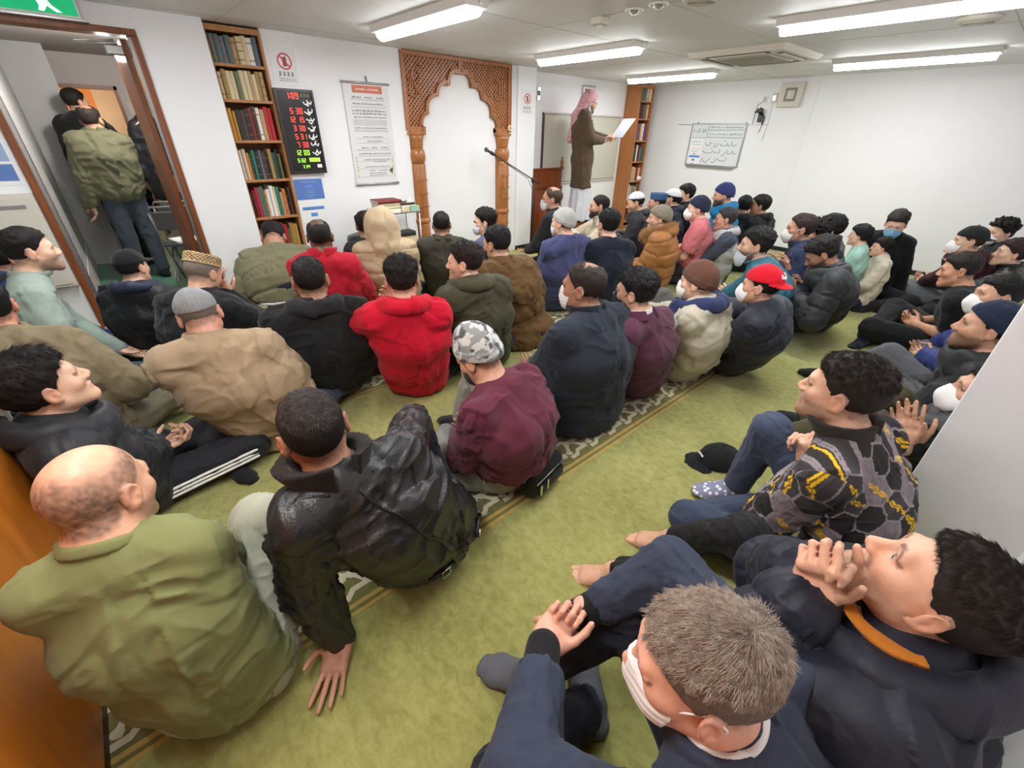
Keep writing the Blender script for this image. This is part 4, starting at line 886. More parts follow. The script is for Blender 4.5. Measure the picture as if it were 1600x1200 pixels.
class Shape:
    """an ordered list of blended primitives; each works on float32 points in figure space"""
    def __init__(s): s.p = []
    def _add(s, f, lo, hi, k, op): s.p.append((f, np.array(lo, np.float32), np.array(hi, np.float32), k, op))
    def cone(s, a, b, ra, rb, k=0.02, op='u'):
        a = np.array(a, np.float32); b = np.array(b, np.float32); ba = b-a; q = max(1e-9, float(ba@ba)); dr = rb-ra
        def f(P):
            pa = P-a; t = np.clip((pa@ba)/q, 0, 1); d = pa-t[:, None]*ba
            return np.sqrt((d*d).sum(1))-(ra+dr*t)
        r = max(ra, rb); s._add(f, np.minimum(a, b)-r, np.maximum(a, b)+r, k, op); return s
    def econe(s, a, b, ra, rb, lat, wa, wb=None, k=0.03, op='u'):
        """cone whose section is stretched along the direction lat by wa..wb"""
        wb = wa if wb is None else wb
        a = np.array(a, np.float32); b = np.array(b, np.float32); ba = b-a; q = max(1e-9, float(ba@ba)); L = nrm(lat).astype(np.float32); dr = rb-ra
        def f(P):
            pa = P-a; t = np.clip((pa@ba)/q, 0, 1); d = pa-t[:, None]*ba
            w_ = wa+(wb-wa)*t; l = d@L; d2 = (d*d).sum(1)-l*l+(l/w_)**2
            return np.sqrt(np.maximum(d2, 0))-(ra+dr*t)
        r = max(ra, rb)*max(wa, wb); s._add(f, np.minimum(a, b)-r, np.maximum(a, b)+r, k, op); return s
    def ell(s, c_, r, R=None, k=0.02, op='u'):
        c_ = np.array(c_, np.float32); r = np.array(r, np.float32); R = np.eye(3, dtype=np.float32) if R is None else np.array(R, np.float32)
        def f(P):
            q = (P-c_)@R; k0 = np.sqrt(((q/r)**2).sum(1)); k1 = np.sqrt(((q/(r*r))**2).sum(1)); return k0*(k0-1)/np.maximum(k1, 1e-6)
        m = float(r.max()); s._add(f, c_-m, c_+m, k, op); return s
    def rbox(s, c_, hs, rad, R=None, k=0.01, op='u'):
        c_ = np.array(c_, np.float32); hs = np.array(hs, np.float32)-rad; R = np.eye(3, dtype=np.float32) if R is None else np.array(R, np.float32)
        def f(P):
            q = np.abs((P-c_)@R)-hs; return np.sqrt((np.maximum(q, 0)**2).sum(1))+np.minimum(q.max(1), 0)-rad
        m = float(np.linalg.norm(hs)+rad); s._add(f, c_-m, c_+m, k, op); return s
    def plane(s, c_, n, k=0.005):
        """keep the side the normal points away from"""
        c_ = np.array(c_, np.float32); n = nrm(n).astype(np.float32)
        s._add(lambda P: (P-c_)@n, [-9]*3, [9]*3, k, 'i'); return s
    def fn(s, f, lo, hi, k=0.005, op='u'): s._add(f, lo, hi, k, op); return s
    def sub(s, other, off=0.0, k=0.004):
        s._add(lambda P: other.at(P)-off, [-9]*3, [9]*3, k, 's'); return s
    def at(s, P, pad=0.06):
        D = np.full(len(P), 1.0, np.float32)
        for f, lo, hi, k, op in s.p:
            m = np.nonzero(((P > lo-pad-k) & (P < hi+pad+k)).all(1))[0]
            if not len(m): continue
            D[m] = s._mix(D[m], f(P[m]), k, op)
        return D
    @staticmethod
    def _mix(a, b, k, op):
        if op == 'u':
            h = np.maximum(k-np.abs(a-b), 0)/k; return np.minimum(a, b)-h*h*k*0.25
        if op == 'i':
            h = np.maximum(k-np.abs(a-b), 0)/k; return np.maximum(a, b)+h*h*k*0.25
        b = -b; h = np.maximum(k-np.abs(a-b), 0)/k; return np.maximum(a, b)+h*h*k*0.25
    def bounds(s):
        lo = np.min([p[1] for p in s.p if p[4] == 'u'], 0); hi = np.max([p[2] for p in s.p if p[4] == 'u'], 0); return lo, hi
    def mesh(s, h):
        lo, hi = s.bounds(); lo = lo-4*h-0.01; hi = hi+4*h+0.01; B = 4
        nb = np.ceil((hi-lo)/(h*B)).astype(int)+1; n = nb*B
        gx = np.stack(np.meshgrid(*[np.arange(k) for k in nb], indexing='ij'), -1).reshape(-1, 3)
        cen = (lo+(gx*B+(B-1)/2)*h).astype(np.float32)
        Dc = s.at(cen, pad=B*h*2.2)
        act = np.abs(Dc) < B*h*1.35
        G = np.repeat(np.repeat(np.repeat(np.where(Dc.reshape(nb) < 0, -1.0, 1.0).astype(np.float32), B, 0), B, 1), B, 2)
        ab = gx[act]; off = np.stack(np.meshgrid(*[np.arange(B)]*3, indexing='ij'), -1).reshape(-1, 3)
        # evaluate block by block so each primitive only touches blocks near it
        PT = ((ab[:, None, :]*B+off[None])*h+lo).astype(np.float32)          # blocks x 64 x 3
        D = np.full(PT.shape[:2], 1.0, np.float32); bc = cen[act]; pad = B*h*1.0+2*h
        for f, l_, h_, k, op in s.p:
            m = np.nonzero(((bc > l_-pad-k) & (bc < h_+pad+k)).all(1))[0]
            if not len(m): continue
            v = f(PT[m].reshape(-1, 3)).reshape(len(m), -1); D[m] = s._mix(D[m], v, k, op)
        idx = ab[:, None, :]*B+off[None]
        G[idx[..., 0], idx[..., 1], idx[..., 2]] = D
        return surface_nets(G, lo, h)

def surface_nets(G, lo, h):
    S = G < 0
    A = S[:-1, :-1, :-1].astype(np.int8)
    c_ = [S[i:G.shape[0]-1+i, j:G.shape[1]-1+j, k:G.shape[2]-1+k] for i in (0, 1) for j in (0, 1) for k in (0, 1)]
    cnt = sum(x.astype(np.int8) for x in c_)
    cells = np.argwhere((cnt > 0) & (cnt < 8)); nc = len(cells)
    if nc == 0: return np.zeros((0, 3), np.float32), np.zeros((0, 4), np.int32)
    corner = np.array([(i, j, k) for i in (0, 1) for j in (0, 1) for k in (0, 1)])
    V8 = np.stack([G[cells[:, 0]+a, cells[:, 1]+b, cells[:, 2]+c2] for a, b, c2 in corner], 1)
    V8 = np.clip(V8, -3*h, 3*h)
    acc = np.zeros((nc, 3), np.float32); wn = np.zeros(nc, np.float32)
    edges = [(0, 1), (2, 3), (4, 5), (6, 7), (0, 2), (1, 3), (4, 6), (5, 7), (0, 4), (1, 5), (2, 6), (3, 7)]
    for a, b in edges:
        va, vb = V8[:, a], V8[:, b]; m = (va < 0) != (vb < 0)
        t = np.where(m, va/np.where(m, va-vb, 1), 0)
        p = corner[a]+(corner[b]-corner[a])*t[:, None]
        acc += p*m[:, None]; wn += m
    V = (cells+acc/wn[:, None])*h+lo
    idm = np.full(cnt.shape, -1, np.int32); idm[cells[:, 0], cells[:, 1], cells[:, 2]] = np.arange(nc)
    Q = []
    for ax in range(3):
        sl0 = [slice(None)]*3; sl1 = [slice(None)]*3; sl0[ax] = slice(0, -1); sl1[ax] = slice(1, None)
        s0, s1 = S[tuple(sl0)], S[tuple(sl1)]; e = np.argwhere(s0 != s1)
        o1, o2 = [(1, 2), (2, 0), (0, 1)][ax]
        ok = (e[:, o1] > 0) & (e[:, o2] > 0) & (e[:, o1] < idm.shape[o1]) & (e[:, o2] < idm.shape[o2]); e = e[ok]
        inside0 = s0[e[:, 0], e[:, 1], e[:, 2]]
        def at(d1, d2):
            q = e.copy(); q[:, o1] -= d1; q[:, o2] -= d2; return idm[q[:, 0], q[:, 1], q[:, 2]]
        q = np.stack([at(1, 1), at(0, 1), at(0, 0), at(1, 0)], 1)
        q[~inside0] = q[~inside0][:, ::-1]; q = q[(q >= 0).all(1)]; Q.append(q)
    return V.astype(np.float32), np.concatenate(Q).astype(np.int32)

def vnormals(V, Q):
    n = np.cross(V[Q[:, 2]]-V[Q[:, 0]], V[Q[:, 3]]-V[Q[:, 1]]); N = np.zeros_like(V)
    for c_ in range(3):
        for k in range(4): N[:, c_] += np.bincount(Q[:, k], n[:, c_], len(V))
    return N/np.maximum(np.linalg.norm(N, axis=1, keepdims=True), 1e-9)
def relax(V, Q, it=1, f=0.5):
    for _ in range(it):
        A = np.zeros_like(V); cnt = np.zeros(len(V), np.float32)
        for a, b in ((0, 1), (1, 2), (2, 3), (3, 0)):
            for c_ in range(3): A[:, c_] += np.bincount(Q[:, a], V[Q[:, b], c_], len(V))+np.bincount(Q[:, b], V[Q[:, a], c_], len(V))
            cnt += np.bincount(Q[:, a], minlength=len(V))+np.bincount(Q[:, b], minlength=len(V))
        V = V+(A/np.maximum(cnt, 1)[:, None]-V)*f
    return V.astype(np.float32)
def np_mesh(name, V, Q, mats, parent, col=None, uv=None):
    me = bpy.data.meshes.new(name)
    me.vertices.add(len(V)); me.vertices.foreach_set('co', np.ascontiguousarray(V, np.float32).ravel())
    me.loops.add(len(Q)*4); me.loops.foreach_set('vertex_index', np.ascontiguousarray(Q, np.int32).ravel())
    me.polygons.add(len(Q)); me.polygons.foreach_set('loop_start', np.arange(0, len(Q)*4, 4, dtype=np.int32))
    try: me.polygons.foreach_set('loop_total', np.full(len(Q), 4, np.int32))
    except Exception: pass
    me.update(calc_edges=True)
    me.polygons.foreach_set('use_smooth', np.ones(len(Q), bool))
    for m in (mats if isinstance(mats, (list, tuple)) else [mats]): me.materials.append(m)
    if col is not None:
        a = me.attributes.new('tint', 'FLOAT_COLOR', 'POINT'); c4 = np.ones((len(V), 4), np.float32); c4[:, :3] = col; a.data.foreach_set('color', c4.ravel())
    if uv is not None:
        a = me.attributes.new('wrap', 'FLOAT_VECTOR', 'POINT'); a.data.foreach_set('vector', np.ascontiguousarray(uv, np.float32).ravel())
    o = bpy.data.objects.new(name, me); link(o, parent); return o
def sstep(a, b, x): t = np.clip((x-a)/(b-a), 0, 1); return t*t*(3-2*t)

# ------------------------------------------------------------------ cloth, skin, hair materials
def m_skin():
    if 'skin' in MATS: return MATS['skin']
    m, nt, b = new_mat('skin')
    a = nt.nodes.new('ShaderNodeAttribute'); a.attribute_name = 'tint'
    c = coords(nt); f = noise(nt, 45, 4, 0.6, c)
    mul = ramp(nt, f, [(0.3, (0.90, 0.87, 0.86, 1)), (0.7, (1.06, 1.04, 1.03, 1))])
    mx = nt.nodes.new('ShaderNodeMix'); mx.data_type = 'RGBA'; mx.blend_type = 'MULTIPLY'; mx.inputs[0].default_value = 1
    nt.links.new(a.outputs['Color'], mx.inputs[6]); nt.links.new(mul, mx.inputs[7]); nt.links.new(mx.outputs[2], b.inputs['Base Color'])
    b.inputs['Roughness'].default_value = 0.48; b.inputs['Subsurface Weight'].default_value = 0.06
    b.inputs['Subsurface Radius'].default_value = (0.010, 0.004, 0.002)
    bump(nt, b, noise(nt, 320, 3, 0.6, c), 0.10, 0.002)
    MATS['skin'] = m; return m
def m_cloth(col, kind='cotton', name=None):
    key = '%s_%02x%02x%02x' % ((name or kind,)+tuple(int(x) for x in col))
    if key in MATS: return MATS[key]
    m, nt, b = new_mat(key); base = srgb(*col)
    if kind == 'denim': g_ = sum(base[:3])/3; base = tuple(x*.62+g_*.42 for x in base[:3])+(1,)
    c = coords(nt)
    big = noise(nt, 9, 4, 0.6, c)
    dk = tuple(x*0.86 for x in base[:3])+(1,); lt = tuple(min(1, x*1.12) for x in base[:3])+(1,)
    rough, bs, bst, sheen, spec = {'cotton': (0.9, 500, .25, .08, .25), 'wool': (0.95, 260, .6, .12, .15), 'puffer': (0.55, 120, .18, .05, .35), 'leather': (0.36, 170, .35, 0, .5), 'denim': (0.85, 420, .4, .1, .25), 'suit': (0.85, 600, .25, .06, .25), 'knit': (0.95, 180, .8, .12, .15), 'fleece': (0.95, 220, .7, .12, .1), 'canvas': (0.8, 350, .25, .05, .3)}[kind]
    colr = mix_col(nt, big, dk, lt)
    if kind in ('wool', 'knit', 'fleece', 'denim', 'suit'):
        fn_ = noise(nt, 380 if kind != 'knit' else 220, 2, 0.7, c)
        colr = mix_col(nt, math_n(nt, 'MULTIPLY', fn_, 0.16), colr, tuple(min(1, x*1.9+0.01) for x in base[:3])+(1,))
    nt.links.new(colr, b.inputs['Base Color'])
    b.inputs['Roughness'].default_value = rough; b.inputs['Specular IOR Level'].default_value = spec
    b.inputs['Sheen Weight'].default_value = sheen; b.inputs['Sheen Roughness'].default_value = 0.5
    h = noise(nt, bs, 2, 0.6, c)
    if kind == 'leather': h = math_n(nt, 'MULTIPLY_ADD', noise(nt, 38, 4, .6, c, .6), 1.6, h)
    elif kind in ('puffer', 'canvas', 'cotton', 'suit'): h = math_n(nt, 'MULTIPLY_ADD', noise(nt, 30, 3, .55, c, 1.0), 1.4, h)
    bump(nt, b, h, bst, 0.004)
    MATS[key] = m; return m
def m_hair(col):
    key = 'hair_%02x%02x%02x' % tuple(int(x) for x in col)
    if key in MATS: return MATS[key]
    m, nt, b = new_mat(key); base = srgb(*col); c = coords(nt)
    f = noise(nt, 60, 3, 0.6, c)
    nt.links.new(mix_col(nt, f, tuple(x*0.7 for x in base[:3])+(1,), tuple(min(1, x*1.35+.002) for x in base[:3])+(1,)), b.inputs['Base Color'])
    b.inputs['Roughness'].default_value = 0.65; b.inputs['Specular IOR Level'].default_value = 0.25
    bump(nt, b, noise(nt, 300, 2, .7, coords(nt, 'Object', (1, 1, .35))), 0.5, 0.003)
    MATS[key] = m; return m
def m_tinted(name, rough=0.8, bst=0.3, bs=300):
    """material that takes its colour pattern from the mesh"""
    if name in MATS: return MATS[name]
    m, nt, b = new_mat(name); a = nt.nodes.new('ShaderNodeAttribute'); a.attribute_name = 'tint'
    nt.links.new(a.outputs['Color'], b.inputs['Base Color']); b.inputs['Roughness'].default_value = rough
    bump(nt, b, noise(nt, bs, 3, .6, coords(nt)), bst, 0.004); MATS[name] = m; return m

# ------------------------------------------------------------------ head
def head_shape(X, chub=0.0):
    """adds the head; X maps head space (x right, y face, z up, origin mid-skull) to figure space"""
    s = Shape(); T, R, sc = X['t'], X['R'], X['s']
    P = lambda x, y, z: T+R@(np.array([x, y, z])*sc)
    c = chub
    s.ell(P(0, -.014, .032), np.array([.0755, .097, .085])*sc, R)
    s.ell(P(0, .028, -.030), np.array([.062+c, .062, .085])*sc, R, k=.03*sc)
    for q in (-1, 1):
        s.cone(P(q*.050, .005, -.055), P(q*.018, .074, -.100), (.022+c)*sc, .018*sc, .03*sc)
        s.ell(P(q*.043, .052, -.022), np.array([.024+c*.6, .026, .022])*sc, R, k=.025*sc)
    s.ell(P(0, .078, -.098), np.array([.020, .017, .017])*sc, R, k=.022*sc)
    s.cone(P(-.032, .080, .020), P(.032, .080, .020), .013*sc, .013*sc, .018*sc)
    s.cone(P(0, .084, .010), P(0, .1085, -.030), .0085*sc, .0118*sc, .014*sc)
    for q in (-1, 1): s.ell(P(q*.0125, .099, -.036), np.array([.0090, .011, .0085])*sc, R, k=.008*sc)
    for q in (-1, 1): s.ell(P(q*.031, .101, .000), np.array([.018, .016, .0125])*sc, R, k=.012*sc, op='s')
    for q in (-1, 1): s.ell(P(q*.031, .0735, .000), np.array([.0145, .0145, .0135])*sc, R, k=.003*sc)
    for q in (-1, 1): s.cone(P(q*.014, .087, .010), P(q*.047, .081, .008), .0048*sc, .0045*sc, .007*sc)
    s.cone(P(-.021, .085, -.0625), P(.021, .085, -.0625), .0062*sc, .0062*sc, .006*sc); s.ell(P(0, .093, -.0605), np.array([.014, .007, .006])*sc, R, k=.006*sc)
    s.cone(P(-.018, .084, -.073), P(.018, .084, -.073), .0065*sc, .0065*sc, .006*sc); s.ell(P(0, .091, -.0735), np.array([.013, .007, .0065])*sc, R, k=.006*sc)
    s.cone(P(-.022, .096, -.0675), P(.022, .096, -.0675), .0016*sc, .0016*sc, .003*sc, op='s')
    for q in (-1, 1):
        Re = R@rotz(q*-0.42)@rotx(-0.18)
        s.ell(P(q*.083, -.012, -.006), np.array([.0095, .021, .033])*sc, Re, k=.009*sc)
        s.ell(P(q*.092, -.008, .000), np.array([.007, .013, .021])*sc, Re, k=.006*sc, op='s')
        s.ell(P(q*.086, -.002, -.006), np.array([.006, .006, .009])*sc, Re, k=.004*sc)
        s.ell(P(q*.082, -.002, -.032), np.array([.006, .009, .008])*sc, Re, k=.006*sc)
    return s
def skin_cols(V, X, tone, beard=0.0, buzz=None, brow=(30, 22, 18), N=None):
    tone = np.array(srgb(*tone)[:3]); C = np.tile(tone, (len(V), 1))
    q = ((V-X['t'])@X['R'])/X['s']; x, y, z = q[:, 0], q[:, 1], q[:, 2]; r = np.linalg.norm(q, axis=1)
    near = r < .16
    def blend(m, col, a=1.0):
        m = (m*near*a)[:, None]; C[:] = C*(1-m)+np.array(col)*m
    red = tone*np.array([1.03, .86, .82]); dark = np.array(srgb(*brow)[:3])
    blend(np.exp(-((np.abs(x)-.088)**2)/.00012-(y+.01)**2/.0012-(z+.005)**2/.0016), red, .7)
    blend(np.exp(-(x/.018)**2-((z+.035)/.016)**2)*(y > .095), red, .4)
    blend(np.exp(-((np.abs(x)-.045)/.02)**2-((z+.03)/.02)**2)*(y > .04), red, .35)
    if beard > 0:
        bm_ = sstep(-.034, -.055, z-0.30*np.maximum(0, .05-y)+.012*(np.abs(x) < .02))*sstep(-.02, .01, y)*sstep(-.135, -.118, z)
        bm_ = np.maximum(bm_, np.exp(-((z+.049)/.006)**2)*(np.abs(x) < .026)*(y > .06))
        bm_ *= 1-np.exp(-((z+.068)/.009)**2-(x/.022)**2)
        blend(bm_, dark*1.2, beard)
    blend(np.exp(-((z+.068)/.0085)**2-(x/.021)**2)*(y > .075), tone*np.array([.86, .62, .60]), .55)
    bz = .0235-.9*np.maximum(0, np.abs(x)-.034)-.25*np.abs(np.abs(x)-.030)
    blend(sstep(.0065, .0035, np.abs(z-bz))*((np.abs(x) > .010) & (np.abs(x) < .052) & (y > .05)), dark, .65)
    ex = np.abs(x)-.031
    eye = sstep(1.0, .72, np.sqrt((ex/.0125)**2+((z-.0005)/.0052)**2))*(y > .07)
    blend(eye, (.70, .68, .66)); blend(sstep(.0062, .0045, np.sqrt(ex**2+z**2))*(y > .07)*(np.abs(z) < .0048), (.018, .010, .006))
    blend(np.exp(-((z-.0062)/.0018)**2)*(np.abs(ex) < .014)*(y > .07), dark, .8)
    if buzz is not None:
        col, a, front = buzz[:3]; crown = buzz[3] if len(buzz) > 3 else 0; depth = buzz[4] if len(buzz) > 4 else .90
        line = hair_line(y, front); cr = np.sqrt(x**2+(y+.022)**2)
        bare = 1-depth*sstep(crown+.018, crown-.012, cr)*(z > .02) if crown else 1.0
        nz = .8+.4*vnoise((q*140).astype(np.float32), 3)
        blend(nz*bare*sstep(-.004, .014, z-line)*(1-np.exp(-((np.abs(x)-.088)/.008)**2-((z)/.03)**2)), np.array(srgb(*col)[:3]), a)
    return C
def hair_line(y, front=.075):
    return np.interp(y, [-.12, -.075, -.05, -.025, -.012, .012, .030, .052, .066, .085, .12], [-.062, -.066, -.060, -.034, .008, .004, .022, .050, front-.006, front, front+.02])
STYLES = {  # top thickness, side thickness, front hairline height, strand length, lean of the strands
    'short':  dict(top=.014, side=.005, front=.070, L=.020, fwd=.4),
    'full':   dict(top=.022, side=.009, front=.064, L=.026, fwd=.6),
    'fade':   dict(top=.014, side=.003, front=.066, L=.020, fwd=.5),
    'crop':   dict(top=.007, side=.003, front=.074, L=.016, fwd=.35),
    'thin':   dict(top=.006, side=.007, front=.096, L=.014, fwd=.2),
    'long':   dict(top=.026, side=.018, front=.058, L=.05, fwd=.7),
    'hatted': dict(top=.002, side=.003, front=.062, L=.01, fwd=.2),
    'curly':  dict(top=.030, side=.012, front=.062, L=.03, fwd=.2),
}
def make_hair(name, X, style, col, parent, h, nstr, rng, bald=0.0, grey=None):
    st = STYLES[style]; sc = X['s']; T, R = X['t'], X['R']
    s = Shape(); P = lambda x, y, z: T+R@(np.array([x, y, z])*sc)
    seed = int(rng.integers(1, 9999))
    def f(p):
        q = ((p-T.astype(np.float32))@R.astype(np.float32))/np.float32(sc)
        x, y, z = q[:, 0], q[:, 1], q[:, 2]
        def el(c_, r):
            u = (q-np.array(c_, np.float32)); r = np.array(r, np.float32); k0 = np.sqrt(((u/r)**2).sum(1)); k1 = np.sqrt(((u/(r*r))**2).sum(1)); return k0*(k0-1)/np.maximum(k1, 1e-6)
        d = el((0, -.014, .032), (.0755, .097, .085))
        d2 = el((0, .028, -.030), (.062, .062, .085)); hh = np.maximum(.03-np.abs(d-d2), 0)/.03; d = np.minimum(d, d2)-hh*hh*.0075
        th = st['side']+(st['top']-st['side'])*sstep(.02, .085, z)
        n = vnoise(q*np.float32(38), seed)*.30+vnoise(q*np.float32([110, 110, 50]), seed+1)*.30
        if style == 'curly': n = n+vnoise(q*np.float32(70), seed+2)*.8
        d = d-th*(1+n)+.0012
        line = hair_line(y, st['front'])
        cut = line-z+vnoise(q*np.float32(120), seed+5)*.007
        if bald > 0:      # bare crown
            cr = np.sqrt((x/.9)**2+(y+.030)**2)
            cr = cr+.014*vnoise(q*np.float32(60), seed+7)+.008*vnoise(q*np.float32(150), seed+8)
            d = d+th*1.7*sstep(bald+.040, bald-.005, cr)*(z > .03)
        k = .010; hh = np.maximum(k-np.abs(d-cut), 0)/k
        return ((np.maximum(d, cut)+hh*hh*k*.25)*sc).astype(np.float32)
    lo = T-.16*sc; hi = T+.16*sc; s.fn(f, lo, hi)
    V, Q = s.mesh(h)
    if not len(Q): return None
    o = np_mesh(name, V, Q, m_hair(col), parent)
    if nstr:
        hair_strands(o, V, Q, X, st, col if grey is None else grey, nstr, rng, parent, style, rad=.00062 if style == 'crop' else .00045)
    return o
def hair_strands(o, V, Q, X, st, col, n, rng, parent, style='short', seg=5, rad=.00045):
    N = vnormals(V, Q); a = np.linalg.norm(np.cross(V[Q[:, 2]]-V[Q[:, 0]], V[Q[:, 3]]-V[Q[:, 1]]), axis=1)
    cen = V[Q].mean(1); q = ((cen-X['t'])@X['R'])/X['s']; fn_ = ((N[Q].mean(1))@X['R'])
    rr = np.linalg.norm(q-np.array([0, -.01, .0]), axis=1)
    outw = (fn_*(q-np.array([0, -.01, .02]))).sum(1) > 0.02*.5
    w_ = a*outw; 
    if w_.sum() <= 0: return
    idx = rng.choice(len(Q), n, p=w_/w_.sum()); u = rng.random((n, 2)); c4 = V[Q[idx]]
    root = (c4[:, 0]*(1-u[:, :1])+c4[:, 1]*u[:, :1])*(1-u[:, 1:])+(c4[:, 3]*(1-u[:, :1])+c4[:, 2]*u[:, :1])*u[:, 1:]
    qn = N[Q[idx]].mean(1); ql = ((root-X['t'])@X['R'])/X['s']
    top = sstep(.04, .10, ql[:, 2])
    crown = np.array([0, -.055, .11])
    d = ql-crown; d = d/np.linalg.norm(d, axis=1, keepdims=True)
    d[:, 1] += .5*st['fwd']*top; d[:, 2] -= .9*(1-top)
    d += rng.normal(0, .22 if style != 'curly' else .9, d.shape)
    flow = d@X['R'].T; flow -= (flow*qn).sum(1, keepdims=True)*qn; flow /= np.maximum(1e-6, np.linalg.norm(flow, axis=1, keepdims=True))
    L = st['L']*X['s']*(.35+.65*top)*rng.uniform(.6, 1.2, n); root = root-qn*.0015
    t = np.linspace(0, 1, seg)[None, :, None]; lift = .22 if style != 'curly' else .7
    pts = root[:, None]+(flow[:, None]*t+qn[:, None]*lift*(t-.75*t*t))*L[:, None, None]
    if style == 'curly': pts += rng.normal(0, .002, pts.shape)
    hc = bpy.data.hair_curves.new('hair_strands'); hc.add_curves([seg]*n)
    hc.points.foreach_set('position', pts.astype(np.float32).ravel()); hc.points.foreach_set('radius', np.tile(np.linspace(rad, rad*.35, seg), n).astype(np.float32))
    hc.materials.append(m_hair(col)); ho = bpy.data.objects.new('hair_strands', hc); link(ho, o); ho['kind'] = 'stuff'

# ------------------------------------------------------------------ hands and feet
def hand_shape(s, wrist, dirv, palm, side, curl=.35, spread=.10, sc=1.0, thumb=.5, curls=None):
    """wrist point, direction towards the fingers, palm normal, side +1 right / -1 left"""
    d = nrm(dirv); p = np.array(palm, float); p = nrm(p-d*(p@d)); l = np.cross(d, p)*side     # l points to the thumb side
    R = np.stack([l, d, -p], 1); P = lambda x, y, z: wrist+(R@np.array([x, y, z]))*sc
    s.rbox(P(.002, .050, 0), np.array([.040, .047, .0135])*sc, .012*sc, R, k=.018*sc)
    s.cone(P(0, -.03, 0), P(0, .025, 0), .0265*sc, .026*sc, .02*sc)
    s.ell(P(.026, .030, .010), np.array([.017, .030, .014])*sc, R, k=.015*sc)
    s.ell(P(-.026, .035, .008), np.array([.014, .032, .012])*sc, R, k=.012*sc)
    F = [(.031, .094, .0088, (.041, .025, .020)), (.0105, .100, .0092, (.045, .028, .021)), (-.0105, .096, .0088, (.041, .026, .020)), (-.030, .086, .0078, (.032, .020, .018))]
    for i, (x, y, r, ls) in enumerate(F):
        cu = (curls[i] if curls else curl*(1+.10*i)); a = 0.0; pt = np.array([x, y, 0.0]); sp = spread*(1.5-i)/1.5
        prev = pt; dirs = np.array([math.sin(sp), math.cos(sp), 0])
        s.ell(P(x, y-.006, -.003), np.array([r*1.12, r*1.3, r*1.0])*sc, R, k=.008*sc)
        for j, L in enumerate(ls):
            a += cu*(1.35, 1.5, .9)[j]
            v = np.array([dirs[0]*math.cos(a), dirs[1]*math.cos(a), math.sin(a)])
            nx = prev+v*L; s.cone(P(*prev), P(*nx), r*(1-.08*j)*sc, r*(.94-.09*j)*sc, .0035*sc); prev = nx
    b0 = np.array([.034, .018, .006]); ta = .9-thumb*.5
    v1 = np.array([math.sin(ta), math.cos(ta), .35+.3*thumb]); v1 /= np.linalg.norm(v1); b1 = b0+v1*.040
    v2 = np.array([math.sin(ta*.45), math.cos(ta*.45), .25+.5*thumb]); v2 /= np.linalg.norm(v2); b2 = b1+v2*.030; v3 = v2+np.array([-.25, 0, .1+.2*thumb]); v3 /= np.linalg.norm(v3); b3 = b2+v3*.024
    s.cone(P(*b0), P(*b1), .0135*sc, .0108*sc, .012*sc); s.cone(P(*b1), P(*b2), .0106*sc, .0098*sc, .004*sc); s.cone(P(*b2), P(*b3), .0098*sc, .0080*sc, .004*sc)
    return P(0, .06, 0)
def foot_shape(s, ankle, toe, up, sc=1.0, side=1, toes=True, fat=0.0):
    d = nrm(toe); u = np.array(up, float); u = nrm(u-d*(u@d)); l = np.cross(d, u)*side          # l points outwards (little toe)
    R = np.stack([l, d, u], 1); P = lambda x, y, z: ankle+(R@np.array([x, y, z]))*sc
    g = fat
    s.cone(P(0, 0, .0), P(0, -.042, -.045), (.036+g)*sc, (.030+g)*sc, .02*sc)
    s.econe(P(0, .02, -.022), P(.002, .125, -.058), (.036+g)*sc, (.019+g)*sc, l, 1.0, 1.9, .03*sc)
    s.cone(P(.010, -.04, -.052), P(.018, .11, -.062), (.022+g)*sc, (.016+g)*sc, .02*sc)
    s.cone(P(-.022, .0, -.040), P(-.028, .125, -.060), (.020+g)*sc, (.018+g)*sc, .02*sc)
    if toes:
        for x, y, r, L in ((-.032, .135, .0125, .040), (-.010, .142, .0085, .034), (.006, .138, .008, .031), (.020, .130, .0075, .027), (.033, .120, .007, .022)):
            s.cone(P(x, y-.01, -.062), P(x-.002*np.sign(x), y+L, -.068), r*1.05*sc, r*sc, .005*sc)
    else:
        s.econe(P(0, .12, -.060), P(-.006, .172, -.064), (.020+g)*sc, (.013+g)*sc, l, 1.9, 2.2, .02*sc)
# ================================================================== a dressed figure
def two_bone(a, t, l1, l2, pole):
    a = np.array(a, float); t = np.array(t, float); d = t-a; L = np.linalg.norm(d)
    mx = (l1+l2)*0.995
    if L > mx: t = a+d*(mx/L); d = t-a; L = mx
    if L < abs(l1-l2)+.03: L = abs(l1-l2)+.03; t = a+nrm(d)*L; d = t-a
    u = d/L; x = (l1*l1-l2*l2+L*L)/(2*L); hgt = math.sqrt(max(0, l1*l1-x*x))
    p = np.array(pole, float); p = nrm(p-u*(p@u)); return a+u*x+p*hgt, t
def bez(p0, p1, p2, t): return p0*(1-t)**2+p1*2*t*(1-t)+p2*t*t
def chain_coords(V, chains):
    """nearest chain of every vertex: index, length along it, angle round it"""
    best = np.full(len(V), 9.0); ci = np.zeros(len(V), int); vv = np.zeros(len(V)); uu = np.zeros(len(V))
    for c_, (pts, rad, ref) in enumerate(chains):
        acc = 0.0
        for a, b in zip(pts[:-1], pts[1:]):
            ba = b-a; L = np.linalg.norm(ba); t = np.clip((V-a)@ba/(L*L), 0, 1); d = V-a-t[:, None]*ba
            r = np.linalg.norm(d, axis=1)/rad; m = r < best
            e1 = nrm(ref-ba*(ref@ba)/(L*L)); e2 = np.cross(ba/L, e1)
            best = np.where(m, r, best); ci = np.where(m, c_, ci); vv = np.where(m, acc+t*L, vv); uu = np.where(m, np.arctan2(d@e2, d@e1), uu); acc += L
    return ci, vv, uu
